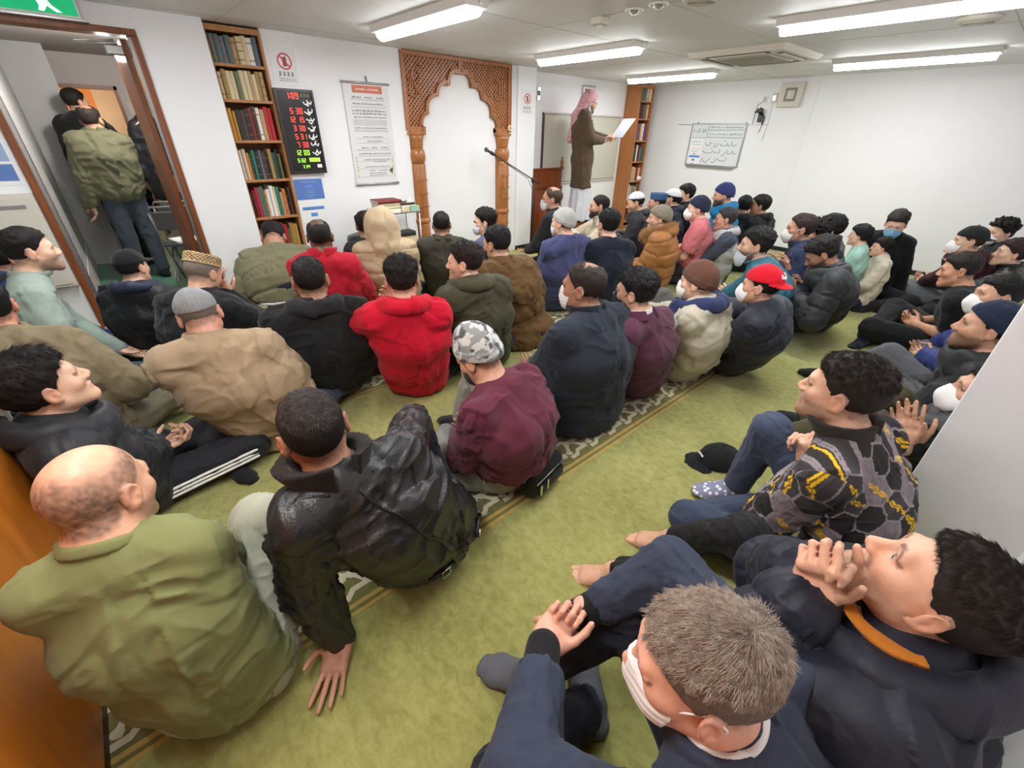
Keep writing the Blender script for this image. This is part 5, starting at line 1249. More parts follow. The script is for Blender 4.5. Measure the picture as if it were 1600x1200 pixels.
def folds(V, Q, N, chains, joints, kind, amp, seed, puff=0.0):
    ci, v, u = chain_coords(V, chains)
    jd = np.min([np.linalg.norm(V-j, axis=1) for j in joints], 0); w_ = (.62+.40*np.exp(-(jd/.13)**2))*np.where(ci == 0, 1, .62)*sstep(.07, .15, np.linalg.norm(V-chains[0][0][-1], axis=1))
    p = np.stack([V[:, 0]*4.5, V[:, 1]*4.5, V[:, 2]*4.5], 1).astype(np.float32)
    wob = vnoise(p, seed)
    a = np.stack([np.cos(u)*1.3+ci*7.3, np.sin(u)*1.3, v*13+wob*1.6], 1).astype(np.float32)
    n1 = 1-np.abs(vnoise(a, seed+1)); b = np.stack([np.cos(u)*2.6+ci*3.1, np.sin(u)*2.6+wob, v*24+wob*2.5], 1).astype(np.float32)
    n2 = 1-np.abs(vnoise(b, seed+2))
    c3 = np.stack([np.cos(u)*1.1+ci*5.3+wob*.5, np.sin(u)*1.1+wob*.4, v*7+wob*1.2], 1).astype(np.float32); n3 = np.maximum(0, 1-np.abs(vnoise(c3, seed+3))*1.15-.55)/.45
    d = amp*w_*((n1**3-.35)*1.15+(n2**4-.3)*.7)+amp*.8*wob-amp*1.1*w_*n3**1.5
    if puff:
        ph = v/puff; d = d*.55+.017*(np.minimum(1, np.abs(np.sin(np.pi*ph))*1.8)**.6-.8)*np.where(ci == 0, 1, .75)
        pk = vnoise(np.stack([np.cos(u)*7, np.sin(u)*7, v*34], 1).astype(np.float32), seed+5); d = d+.0045*pk*(np.abs(np.sin(np.pi*ph)) < .6)
    return V+N*d[:, None].astype(np.float32), ci, v, u

LEGS = {'cross': dict(pz=.10, k=(.33, .25, .115), a=(-.07, .30, .065), toe=(-.9, .35, -.05), up=(.25, .35, .9)),
        'seiza': dict(pz=.215, k=(.13, .43, .075), a=(.085, -.02, .085), toe=(-.05, -1, -.12), up=(0, -.1, -1)),
        'up':    dict(pz=.10, k=(.14, .33, .47), a=(.13, .46, .085), toe=(.05, 1, -.05), up=(0, .05, 1)),
        'long':  dict(pz=.10, k=(.11, .44, .13), a=(.12, .85, .075), toe=(.10, .35, .95), up=(0, -1, .3)),
        'stand': dict(pz=.92, k=(.10, .03, .48), a=(.10, .0, .085), toe=(.12, 1, 0), up=(0, 0, 1)),
        'flat':  dict(pz=.10, k=(.34, .27, .10), a=(-.02, .46, .065), toe=(-.75, .6, -.05), up=(.3, .3, .9))}
def arm_preset(nm, sd, kn, hd, pz, S):
    x = lambda a, b, c_: np.array([sd*a*S, b*S, c_*S])
    o = dict(pole=(sd*.8, -.5, -.6), dir=(0, 1, -.2), palm=(0, 0, -1), curl=.3, thumb=.5)
    if nm == 'lap': o.update(w=x(.10, .24, pz+.11), dir=(-sd*.85, .55, -.1), palm=(0, -.5, -.85), curl=.45)
    elif nm == 'clasp': o.update(w=x(.075, .33, pz+.14), dir=(-sd*.75, .65, .0), palm=(-sd*.45, -.45, -.6), curl=.6)
    elif nm == 'knee': o.update(w=kn+np.array([0, -.06, .085])*S, dir=(0, .75, -.6), palm=(0, -.4, -1), curl=.35)
    elif nm == 'thigh': o.update(w=x(.14, .25, pz+.10), dir=(-sd*.15, .9, -.3), palm=(0, -.2, -1), curl=.2)
    elif nm == 'hug': o.update(w=np.array([sd*.085*S, kn[1]+.065*S, kn[2]-.10*S]), dir=(-sd*1, .12, .1), palm=(0, -1, 0), curl=.5, pole=(sd*1, -.2, -.5))
    elif nm == 'dua': o.update(w=x(.085, .25, pz+.30), dir=(-sd*.05, .35, .9), palm=(-sd*.1, -.85, .4), curl=.28, pole=(sd*.7, -.3, -1))
    elif nm == 'floor': o.update(w=x(.33, -.10, .055), dir=(sd*.5, -.3, -.12), palm=(0, 0, -1), curl=.06, spread=.2, pole=(sd*.3, -1, .2))
    elif nm == 'side': o.update(w=x(.27, .10, pz+.04), dir=(0, 1, -.3), palm=(-sd*1, 0, -.3), curl=.3)
    elif nm == 'down': o.update(w=x(.27, .03, pz-.12), dir=(0, .1, -1), palm=(-sd, 0, 0), curl=.3, pole=(sd*.2, -1, 0))
    elif nm == 'face': o.update(w=hd+x(.035, .085, -.16), dir=(-sd*.15, .1, 1), palm=(0, -1, .1), curl=.3, pole=(sd*.8, .2, -1))
    return o

HQ = dict(near=1.0)
PEOPLE_N = [0]
def person(label, px, z, az, haz, legs=('cross', 'cross'), arms=('lap', 'lap'), lean=.05, lat=0.0, pitch=0, roll=0, s=1.0, tone=(190, 140, 110), hair=('short', (24, 20, 18)), top=None, bottom=None, feet=('sock', (30, 30, 34)), hat=None, mask=None, beard=0.0, buzz=None, fat=0.0, tw=None, slouch=.03, pz=None, glasses=False, dist=None, base=0.0, bald=0.0, grey=None, pat=None, sroll=0.0, extra=None, chub=0.0, group=None, legmod=None, shw=1.0, pel=None, neck=0.0):
    PEOPLE_N[0] += 1; seed = PEOPLE_N[0]*17+3; rng = np.random.default_rng(seed)
    hw = at_z(px[0], px[1], z) if dist is None else at_d(px[0], px[1], dist)
    A = math.radians(-az); Rw = rotz(A)
    loc = hw - Rw@np.array([lat, lean, 0]); loc[2] = base
    if pel is not None: loc[:2] = pel
    d_cam = float(np.linalg.norm(hw-np.array([0, 0, CAM_H])))
    root = thing('person', label, 'person', tuple(loc), A, group)
    L = lambda w_: Rw.T@(np.array(w_, float)-loc)
    near, mid = d_cam < 1.75, d_cam < 2.9
    hb = .0048 if near else .006 if mid else .0085 if d_cam < 5 else .0105
    hcl = .0075 if near else .0095 if mid else .0125 if d_cam < 5 else .015
    hh = .0034 if near else .0045 if mid else .0062 if d_cam < 5 else .0085
    S = s
    Hc = L(hw); Rh = rotz(math.radians(-(haz-az)))@rotx(math.radians(-pitch))@roty(math.radians(roll))
    X = dict(t=Hc, R=Rh, s=S*1.02)
    Rn = rotz(math.radians(-(haz-az)*.5))@rotx(math.radians(-pitch*.45))
    C7 = Hc+Rn@np.array([0, -.056, -.132+neck])*S
    legs = (legs, legs) if isinstance(legs, str) else legs
    lp = [dict(LEGS[l]) for l in legs]
    if legmod:
        for i, md in enumerate(legmod):
            if md: lp[i].update(md)
    pzz = (pz if pz is not None else max(l['pz'] for l in lp))
    P0 = np.array([0, 0, pzz*S])
    up = nrm(C7-P0); span = np.linalg.norm(C7-P0)
    if not .40*S < span < .66*S: print('span?', label, round(span, 2))
    ctrl = (P0+C7)/2+np.array([0, -slouch*2, 0])*S
    B = [bez(P0, ctrl, C7, t) for t in (0, .30, .62, .90)]
    twr = math.radians(-(tw if tw is not None else np.clip((haz-az)*.25, -15, 15)))
    X0 = np.array([1.0, 0, 0]); Xs = rotz(twr)@roty(math.radians(sroll))@X0; Xm = nrm(X0+Xs)
    lats = [X0, X0, Xm, Xs]
    f_ = fat
    prof = [(.106+f_*.5, 1.46), (.104+f_, 1.40), (.118+f_*.6, 1.42), (.080, 1.75)]
    sh = [B[3]+Xs*(q*.168*S*shw)+nrm(C7-B[2])*(-.012*S) for q in (1, -1)]
    hips = [P0+np.array([q*.088*S, .01, -.005]) for q in (1, -1)]
    # limbs
    KN, AN = [], []
    for i, q in enumerate((1, -1)):
        k = np.array(lp[i]['k'])*np.array([q, 1, 1])*S; a_ = np.array(lp[i]['a'])*np.array([q, 1, 1])*S
        if 'kw' in lp[i]: k = L(lp[i]['kw'])
        if 'aw' in lp[i]: a_ = L(lp[i]['aw'])
        if 'tw' in lp[i]: lp[i]['toe'] = (Rw.T@np.array(lp[i]['tw'], float))*np.array([q, 1, 1])
        KN.append(k); AN.append(a_)
    EL, WR, AR = [], [], []
    for i, q in enumerate((1, -1)):
        a = arms[i] if not isinstance(arms, str) else arms
        o = arm_preset(a, q, KN[i], Hc, pzz, S) if isinstance(a, str) else dict(arm_preset(a.get('base', 'lap'), q, KN[i], Hc, pzz, S), **{k: v for k, v in a.items() if k != 'base'})
        if 'ww' in o: o['w'] = L(o['ww'])
        if 'dw' in o: o['dir'] = Rw.T@np.array(o['dw'], float)
        if 'pw' in o: o['palm'] = Rw.T@np.array(o['pw'], float)
        if 'polew' in o: o['pole'] = Rw.T@np.array(o['polew'], float)
        e, wq = two_bone(sh[i], o['w'], .285*S, .265*S, o['pole']); EL.append(e); WR.append(wq); AR.append(o)
    # ---- body: one continuous surface
    b = head_shape(X, chub)
    b.cone(Hc+Rh@np.array([0, -.022, -.065])*S, C7+np.array([0, .012, .0])*S, (.056+chub)*S, (.060+chub)*S, .03*S)
    b.cone(C7+np.array([0, .0, .01])*S, sh[0], .050*S, .045*S, .04*S); b.cone(C7+np.array([0, .0, .01])*S, sh[1], .050*S, .045*S, .04*S)
    for i in range(3): b.econe(B[i], B[i+1], (prof[i][0]-.014)*S, (prof[i+1][0]-.012)*S, lats[i+1], prof[i][1]*.97, prof[i+1][1]*.97, .04*S)
    bare = feet[0] == 'bare'
    for i, q in enumerate((1, -1)):
        b.cone(sh[i], EL[i], .046*S, .040*S, .03*S); b.cone(EL[i], EL[i]+(WR[i]-EL[i])*.45, .041*S, .0385*S, .02*S); b.cone(EL[i]+(WR[i]-EL[i])*.35, WR[i], .039*S, .0265*S, .015*S)
        b.cone(hips[i], KN[i], .070*S, .046*S, .03*S); b.cone(KN[i], KN[i]+(AN[i]-KN[i])*.4, .046*S, .045*S, .01*S); b.cone(KN[i]+(AN[i]-KN[i])*.3, AN[i], .045*S, .034*S, .01*S)
        o = AR[i]; hand_shape(b, WR[i], o['dir'], o['palm'], -q if o.get('flip') else q, o['curl'], o.get('spread', .10), S*1.0, o['thumb'], o.get('curls'))
        foot_shape(b, AN[i], np.array(lp[i]['toe'])*np.array([q, 1, 1]), np.array(lp[i]['up'])*np.array([q, 1, 1]), S, q, toes=bare)
    V, Q = b.mesh(hb)
    brow = hair[1] if hair else (30, 24, 20)
    if buzz is not None and hair is None: brow = buzz[0]
    if buzz is None and hair: buzz = (hair[1], .60, STYLES[hair[0]]['front'], bald, .45)
    C = skin_cols(V, X, tone, beard, buzz, brow)
    body = np_mesh('body', V, Q, m_skin(), root, C)
    # ---- hair
    if hair:
        ns = 20000 if near else 5000 if mid else 1800 if d_cam < 4.2 else 0
        if hat or (top and top.get('hoodup')): ns = 0
        make_hair('hair', X, 'hatted' if ns == 0 and hat else hair[0], hair[1], root, hh, ns, rng, bald, grey)
    # ---- trousers, socks
    if bottom is not None:
        bc, bk = bottom[0], bottom[1]; loose = bottom[2] if len(bottom) > 2 else .0
        t_ = Shape()
        t_.econe(P0+np.array([0, -.01, .02])*S, P0+np.array([0, 0, .10])*S, (.118+f_*.6)*S, (.112+f_)*S, X0, 1.45, 1.40, .03*S)
        for i in range(2):
            fr = .93 if not bare else .86
            t_.cone(hips[i], KN[i], (.092+loose+f_*.3)*S, (.066+loose)*S, .05*S); t_.cone(KN[i], KN[i]+(AN[i]-KN[i])*fr, (.066+loose)*S, (.050+loose*1.2)*S, .03*S)
        if base == 0: t_.plane((0, 0, .004), (0, 0, -1))
        V, Q = t_.mesh(hcl*.9); N = vnormals(V, Q)
        ch = [([hips[0], KN[0], AN[0]], .07, np.array([0, 0, 1.])), ([hips[1], KN[1], AN[1]], .07, np.array([0, 0, 1.]))]
        V, *_ = folds(V, Q, N, ch, KN+hips+AN, bk, .008 if bk != 'denim' else .007, seed+50)
        if base == 0: V[:, 2] = np.maximum(V[:, 2], .003)
        np_mesh('trousers', V, Q, m_cloth(bc, bk), root)
    if not bare:
        for i, q in enumerate((1, -1)):
            k_ = Shape(); foot_shape(k_, AN[i], np.array(lp[i]['toe'])*np.array([q, 1, 1]), np.array(lp[i]['up'])*np.array([q, 1, 1]), S, q, toes=False, fat=.0045)
            k_.cone(AN[i], AN[i]+(KN[i]-AN[i])*.3, .041*S, .046*S, .02*S)
            V, Q = k_.mesh(max(.006, hcl*.75)); 
            if base == 0: V[:, 2] = np.maximum(V[:, 2], .002)
            np_mesh('sock', V, Q, feet[2] if len(feet) > 2 else m_cloth(feet[1], 'knit'), root)
    # ---- upper garment
    chains = [(B+[C7], .14, np.array([0, 1., 0]))]+[([sh[i], EL[i], WR[i]], .055, np.array([0, 0, 1.])) for i in range(2)]
    if top is not None:
        th = top.get('t', .014); arm_t = top.get('at', th*.8); kind = top.get('kind', 'cotton'); hem = top.get('hem', 0.0); sk = top.get('skirt')
        g = Shape()
        jp = [(.104+f_*.5, 1.52), (.110+f_, 1.52), (.121+f_*.6, 1.55), (.084, 1.90)]
        for i in range(3): g.econe(B[i], B[i+1], (jp[i][0]+th)*S, (jp[i+1][0]+th*.9)*S, lats[i+1], jp[i][1]*(1+(shw-1)*.7), jp[i+1][1]*(1+(shw-1)*.7), .05*S)
        g.cone(C7+np.array([0, -.002, -.012])*S, sh[0], (.052+th*.6)*S, (.056+th*.6)*S, .04*S); g.cone(C7+np.array([0, -.002, -.012])*S, sh[1], (.052+th*.6)*S, (.056+th*.6)*S, .04*S)
        for i in range(2):
            g.cone(sh[i], EL[i], (.063+arm_t)*S, (.053+arm_t)*S, .035*S)
            if top.get('short'):
                pass
            else: g.cone(EL[i], WR[i]+(EL[i]-WR[i])*top.get('cuff', .04), (.054+arm_t)*S, (.038+arm_t*.8)*S, .02*S)
        if top.get('short'):
            for i in range(2):
                e_ = sh[i]+(EL[i]-sh[i])*.80; ax = nrm(EL[i]-sh[i]); c0 = e_.astype(np.float32); a0 = ax.astype(np.float32)
                lo_, hi_ = EL[i]-.14*S, EL[i]+.14*S
                def cutf(Pp, c0=c0, a0=a0, el=EL[i].astype(np.float32)):
                    return np.maximum((c0-Pp)@a0, np.linalg.norm(Pp-el, axis=1)-.135*S)
                g.fn(cutf, lo_, hi_, .004, 's')
        hz = top.get('hemr', .108+f_)
        g.econe(P0+np.array([0, -.012, top.get('hemz', .035)])*S-np.array([0, 0, hem]), B[0]+np.array([0, 0, .05])*S, (hz+th)*S, (prof[0][0]+th)*S, X0, 1.42, 1.46, .05*S)
        if sk:       # coat skirts: (forward, height, radius, width factor) stations
            prev = (P0+np.array([0, 0, .02])*S, .125*S, 1.4)
            for (fy, zz, r_, w_) in sk:
                cu = np.array([0, fy*S, zz*S]); g.econe(prev[0], cu, prev[1], r_*S, X0, prev[2], w_, .06*S); prev = (cu, r_*S, w_)
        if top.get('cutz') is not None: g.plane((0, 0, top['cutz']*S), (0, 0, -1), .01)
        elif base == 0: g.plane((0, 0, .008), (0, 0, -1), .01)
        V, Q = g.mesh(top.get('h', hcl*(.78 if top.get('puff') else .92))); N = vnormals(V, Q)
        js = EL+sh+[B[1], B[0]]
        V, ci, v, u = folds(V, Q, N, chains, js, kind, top.get('amp', .010)*1.3, seed+7, top.get('puff', 0)*S)
        if base == 0: V[:, 2] = np.maximum(V[:, 2], .004)
        col = None; mat = None
        if top.get('tintfn'): col = top['tintfn'](V, ci, v, u, dict(B=B, C7=C7, S=S, sh=sh, EL=EL, WR=WR)); mat = top['mat']
        elif top.get('mat'): mat = top['mat']
        else: mat = m_cloth(top['col'], kind)
        jV, jN = V, vnormals(V, Q)
        rr_ = np.where(ci == 0, .17, .06)
        jk = np_mesh(top.get('name', 'jacket'), V, Q, mat, root, col, np.stack([u*rr_, v, ci], 1))
        nd = nrm(Hc+Rh@np.array([0, -.02, -.06])*S-C7)
        Fn = nrm(np.cross(nd, nrm(np.cross(rotz(twr)@np.array([0, 1., 0]), nd)))*-1); Ln = nrm(np.cross(Fn, nd)); Rneck = np.stack([Ln, Fn, nd], 1)
        def ring(hgt, R0, tk, z0=0.0, flare=.0, front=.012, mesh_h=None, nm='collar', mat=None, gap=0.0):
            c_ = Shape(); T0 = (C7+np.array([0, .012, 0])*S).astype(np.float32); Rk = Rneck.astype(np.float32)
            def f(Pp):
                q = (Pp-T0)@Rk; zz = q[:, 2]/S; ang = np.arctan2(q[:, 0], q[:, 1])
                r = np.sqrt((q[:, 0]/1.06)**2+(q[:, 1]-.012*S)**2)/S; dz = zz-z0+front*2.2*(np.cos(ang)+.3)
                rad = R0+flare*dz*4; d = np.maximum(np.abs(r-rad)-tk, np.abs(dz)-hgt/2)
                if gap: d = np.maximum(d, gap-np.abs(ang)*.07)
                d2 = d
                return (d2*S).astype(np.float32)
            c_.fn(f, T0-.20*S, T0+.20*S); V2, Q2 = c_.mesh(mesh_h or max(.005, hcl*.6))
            if len(Q2): 
                V2 = relax(V2, Q2, 2); N2 = vnormals(V2, Q2); V2 = V2+N2*(.004*vnoise((V2*22).astype(np.float32), seed+3))[:, None]
                return np_mesh(nm, V2, Q2, mat or (m_cloth(top.get('ccol', top.get('col', (90, 90, 90))), top.get('ckind', kind))), root)
        cl = top.get('collar')
        if cl == 'stand': ring(.060, .080, .010, .042, .06, gap=.012)
        elif cl == 'low': ring(.034, .074, .008, .030)
        elif cl == 'crew': ring(.026, .071, .007, .022, nm='neckband')
        elif cl == 'fur': ring(.080, .088, .020, .040, .12, nm='fur_collar', gap=.02)
        elif cl == 'fold': ring(.058, .082, .012, .036, -.06, gap=.02)
        elif cl == 'shirt': ring(.036, .066, .005, .046, .04, nm='shirt_collar', mat=m_cloth(top.get('scol', (226, 226, 226)), 'cotton')); ring(.058, .081, .011, .030, -.06, gap=.03, nm='lapel')
        if top.get('hood'):
            hc_ = top.get('hcol', top.get('col', (60, 60, 60))); k_ = Shape(); bk_ = -Fn
            hs = top.get('hs', 1.0)*S
            cen = C7+bk_*.074*hs+nd*(-.030)*hs
            Rb = np.stack([Ln, nrm(np.cross(nrm(nd*.8+bk_*.6), Ln)), nrm(nd*.8+bk_*.6)], 1)
            k_.ell(cen-nd*.015*hs, np.array([.145, .078, .120])*hs, Rb, k=.03)
            T0 = (C7+np.array([0, .0, 0.012])*S).astype(np.float32); Rk = Rneck.astype(np.float32)
            def f(Pp):
                q = (Pp-T0)@Rk; ang = np.arctan2(q[:, 0], q[:, 1]); r = np.sqrt((q[:, 0]/1.12)**2+(q[:, 1]+.008*S)**2); dz = q[:, 2]+.028*S*np.cos(ang)+.004*np.sin(ang*5)
                return (np.sqrt((r-.098*hs)**2+(dz*.8)**2)-.033*hs).astype(np.float32)
            k_.fn(f, T0-.2, T0+.2, .04)
            k_.ell(C7+bk_*.05*hs+nd*.075*hs, np.array([.082, .060, .075])*hs, Rb, k=.03, op='s')
            k_.cone(C7-nd*.04*S+Fn*.03*S, Hc+nd*.05, .066*S, .066*S, .015, 's')
            V2, Q2 = k_.mesh(hcl*.85); N2 = vnormals(V2, Q2)
            V2 = V2+N2*(.008*vnoise((V2*np.array([14, 14, 22])).astype(np.float32), seed+9)+.006*(1-np.abs(vnoise((V2*np.array([20, 20, 9])).astype(np.float32), seed+10)))**2)[:, None]
            hdo = np_mesh('hood', V2, Q2, top.get('hmat') or m_cloth(hc_, top.get('hkind', kind)), root)
            if top.get('fur'): fur_on(hdo, V2, Q2, np.array(C7), Rneck, top['fur'], rng, S)
        if top.get('hoodup'):
            k_ = Shape(); P_ = lambda x, y, z_: Hc+Rh@(np.array([x, y, z_])*S*1.02)
            k_.ell(P_(0, -.02, .03), np.array([.112, .130, .125])*S, Rh); k_.cone(P_(0, -.04, -.04), C7+np.array([0, -.02, 0])*S, .105*S, .10*S, .06*S)
            k_.econe(P_(0, -.05, .0), B[2]+np.array([0, -.045, .05])*S, .112*S, .10*S, X0, 1.05, 1.5, .10*S)
            k_.ell(P_(0, .13, -.01), np.array([.078, .12, .115])*S, Rh, k=.02, op='s')
            V2, Q2 = k_.mesh(hcl*.85); N2 = vnormals(V2, Q2); V2 = V2+N2*(.012*vnoise((V2*np.array([12, 12, 16])).astype(np.float32), seed+9))[:, None]
            np_mesh('hood', V2, Q2, m_cloth(top.get('hcol', top['col']), kind), root)
        if top.get('lining'):  # inner hooded layer seen at the neck
            ring(.07, .087, .013, .046, .10, gap=.075, nm='inner_hood', mat=m_cloth(top['lining'], 'fleece'))
        if top.get('vest'):    # a second garment tied round the waist, or a shirt tail below the jacket
            vc, z0, z1, r_ = top['vest']; k_ = Shape(); k_.econe(np.array([0, -.01, z0*S]), np.array([0, -.01, z1*S]), r_*S, (r_-.006)*S, X0, 1.36, 1.36, .02)
            k_.plane((0, 0, .006), (0, 0, -1)); V2, Q2 = k_.mesh(hcl); N2 = vnormals(V2, Q2); V2 = V2+N2*(.007*vnoise((V2*16).astype(np.float32), seed+4))[:, None]; V2[:, 2] = np.maximum(V2[:, 2], .004)
            np_mesh('shirt_tail', V2, Q2, m_cloth(vc, 'cotton'), root)
        if top.get('cuffs'):
            for i in range(2):
                k_ = Shape(); k_.cone(WR[i]+(EL[i]-WR[i])*.03, WR[i]+(EL[i]-WR[i])*(top.get('cuff', .04)+.12), (.0335+arm_t*.4)*S, (.036+arm_t*.4)*S); V2, Q2 = k_.mesh(.006); np_mesh('shirt_cuff', V2, Q2, m_cloth(top['cuffs'], 'cotton'), root)
    # ---- hats
    for hd_ in ([] if hat is None else hat if isinstance(hat, list) else [hat]): make_hat(hd_, X, root, hh, seed)
    if mask: make_mask(mask, X, root, max(.004, hh))
    if glasses:
        bm = bmesh.new(); P_ = lambda x, y, z_: tuple(Hc+Rh@(np.array([x, y, z_])*S*1.02))
        for q in (-1, 1):
            pts = [P_(q*.032+.023*math.cos(a), .099-.003*abs(math.cos(a)), .0+.017*math.sin(a)) for a in [2*math.pi*k/14 for k in range(15)]]; add_tube(bm, pts, .0016, 6)
            add_tube(bm, [P_(q*.055, .096, .004), P_(q*.076, .06, .006), P_(q*.080, -.005, .008)], .0016, 6)
        add_tube(bm, [P_(-.009, .104, .003), P_(.009, .104, .003)], .0016, 6); bm_obj('glasses', bm, M_BLACK, root)
    info = dict(root=root, Hc=Hc, Rh=Rh, C7=C7, B=B, sh=sh, EL=EL, WR=WR, KN=KN, AN=AN, P0=P0, X=X, S=S, hcl=hcl, L=L, Rw=Rw, loc=loc, hb=hb, seed=seed, rng=rng, hips=hips, Xs=Xs, jV=jV if top else None, jN=jN if top else None)
    if extra: extra(info)
    return info

def on_surface(I, pts, lift=.0):
    out = []
    for p in pts:
        k = int(np.argmin(((I['jV']-np.array(p))**2).sum(1))); out.append(tuple(I['jV'][k]+I['jN'][k]*lift))
    return out
def fur_on(o, V, Q, C7, Rn, spec, rng, S):
    """fur strands along the rim of a hood"""
    col, n, L = spec; N = vnormals(V, Q); cen = V[Q].mean(1); q = (cen-C7)@Rn
    w_ = np.exp(-((q[:, 2]-.055*S)/.028)**2)*(np.linalg.norm(q[:, :2], axis=1) > .04)+.02*(q[:, 2] > .03)
    idx = rng.choice(len(Q), n, p=w_/w_.sum()); root = cen[idx]+rng.normal(0, .003, (n, 3)); nn = N[Q[idx]].mean(1)
    d = nn+rng.normal(0, .45, (n, 3)); d /= np.linalg.norm(d, axis=1, keepdims=True); seg = 4; t = np.linspace(0, 1, seg)[None, :, None]
    pts = root[:, None]+d[:, None]*t*L*rng.uniform(.6, 1.2, (n, 1, 1))+np.array([0, 0, -.3*L])*t*t
    hc = bpy.data.hair_curves.new('fur_trim'); hc.add_curves([seg]*n); hc.points.foreach_set('position', pts.astype(np.float32).ravel()); hc.points.foreach_set('radius', np.tile(np.linspace(.0012, .0004, seg), n).astype(np.float32))
    hc.materials.append(m_hair(col)); ho = bpy.data.objects.new('fur_trim', hc); link(ho, o); ho['kind'] = 'stuff'

def make_hat(hd, X, root, hh, seed):
    kind = hd['kind']; R = X['R']@rotz(math.radians(hd.get('yaw', 0)))@rotx(math.radians(hd.get('tilt', 0))); T = X['t']; sc = X['s']*hd.get('sc', 1.0); s = Shape()
    Rf = R.astype(np.float32); Tf = T.astype(np.float32); zc = hd.get('z', None); back = hd.get('yaw', 0) == 180
    yo = .014 if back else -.014
    def el(q, c_, r):
        u = q-np.array(c_, np.float32); r = np.array(r, np.float32); k0 = np.sqrt(((u/r)**2).sum(1)); k1 = np.sqrt(((u/(r*r))**2).sum(1)); return k0*(k0-1)/np.maximum(k1, 1e-6)
    def f(Pp):
        q = (Pp-Tf)@Rf/np.float32(sc); x, y, z = q[:, 0], q[:, 1], q[:, 2]; ang = np.arctan2(x, y-yo)
        if kind == 'beanie':
            hgt = hd.get('h', .094); d = el(q, (0, yo, .030), (.0755+.011, .097+.011, hgt+.006)); cut = (hd.get('z', .020)+(y-.02)*hd.get('slope', .42))-z
            d = d+np.sin(ang*hd.get('ribs', 40))*.0009
            d = np.where((-cut < hd.get('brim', .045)) & (-cut > -.01), d-.004, d)
        elif kind == 'kufi':
            r = np.sqrt((x/.083)**2+((y-yo)/.105)**2); d = (r-1)*.09-.0; top = z-hd.get('h', .118)+.25*np.maximum(0, r-.6)*.02; k = .014; h_ = np.maximum(k-np.abs(d-top), 0)/k; d = np.maximum(d, top)+h_*h_*k*.25; cut = hd.get('z', .050)-z
        elif kind == 'skullcap':
            d = el(q, (0, yo, .032), (.0755+.009, .097+.009, .085+.009)); d = d+np.sin(ang*hd.get('ribs', 0))*.0010; cut = hd.get('z', .052)+(y)*hd.get('slope', .15)-z
        elif kind == 'cap':
            d = el(q, (0, yo, .036), (.0755+.011, .097+.011, .088+.009)); cut = .040-z
            br = np.maximum(np.abs(z-(.048-2.6*x*x-.30*np.maximum(0, y-.09)))-.0035, np.sqrt((x/.082)**2+((y-.075)/.098)**2)*.09-.09); br = np.maximum(br, .055-y); cut0 = cut
            k = .006; h_ = np.maximum(k-np.abs(d-cut), 0)/k; d = np.maximum(d, cut)+h_*h_*k*.25
            return (np.minimum(d, br)*sc).astype(np.float32)
        k = .008; h_ = np.maximum(k-np.abs(d-cut), 0)/k; d = np.maximum(d, cut)+h_*h_*k*.25
        return (d*sc).astype(np.float32)
    s.fn(f, T-.22*sc, T+.22*sc); V, Q = s.mesh(hh*.9)
    if not len(Q): return
    col = None; mat = hd.get('mat')
    if hd.get('tintfn'): col = hd['tintfn'](((V-T)@R)/sc)
    N = vnormals(V, Q); V = V+N*(hd.get('amp', .003)*vnoise((V*30).astype(np.float32), seed+8))[:, None]
    o = np_mesh(hd.get('name', {'beanie': 'beanie', 'kufi': 'skullcap', 'skullcap': 'skullcap', 'cap': 'cap'}[kind]), V, Q, mat or m_cloth(hd['col'], hd.get('mkind', 'knit')), root, col)
    if hd.get('letters'):
        bm = bmesh.new(); Rm = Matrix([list(R[i])+[T[i]] for i in range(3)]+[[0, 0, 0, 1]])
        for k, pts in enumerate(hd['letters']):
            out = []
            for (a_, z_) in curve_pts(pts, 6):          # a_: metres round the front of the dome, z_: height
                p = np.array([math.sin(a_/.095)*.0905, yo+math.cos(a_/.095)*.1125, z_]); p[:2] = p[:2]*np.array([1, 1])*math.sqrt(max(.05, 1-((z_-.036)/.097)**2)); p[1] += (1-math.sqrt(max(.05, 1-((z_-.036)/.097)**2)))*yo
                out.append(tuple(T+R@(p*sc)))
            add_tube(bm, out, .0034, 5)
        bm_obj('lettering', bm, plain('white_thread', (0.8, 0.8, 0.8, 1), 0.7), o)
    if kind == 'cap':
        bm = bmesh.new(); p = T+R@(np.array([0, yo, .036+.100])*sc); bmesh.ops.create_uvsphere(bm, u_segments=10, v_segments=8, radius=.006); bm_obj('cap_button', bm, mat or m_cloth(hd['col'], 'cotton'), o, True, tuple(p))
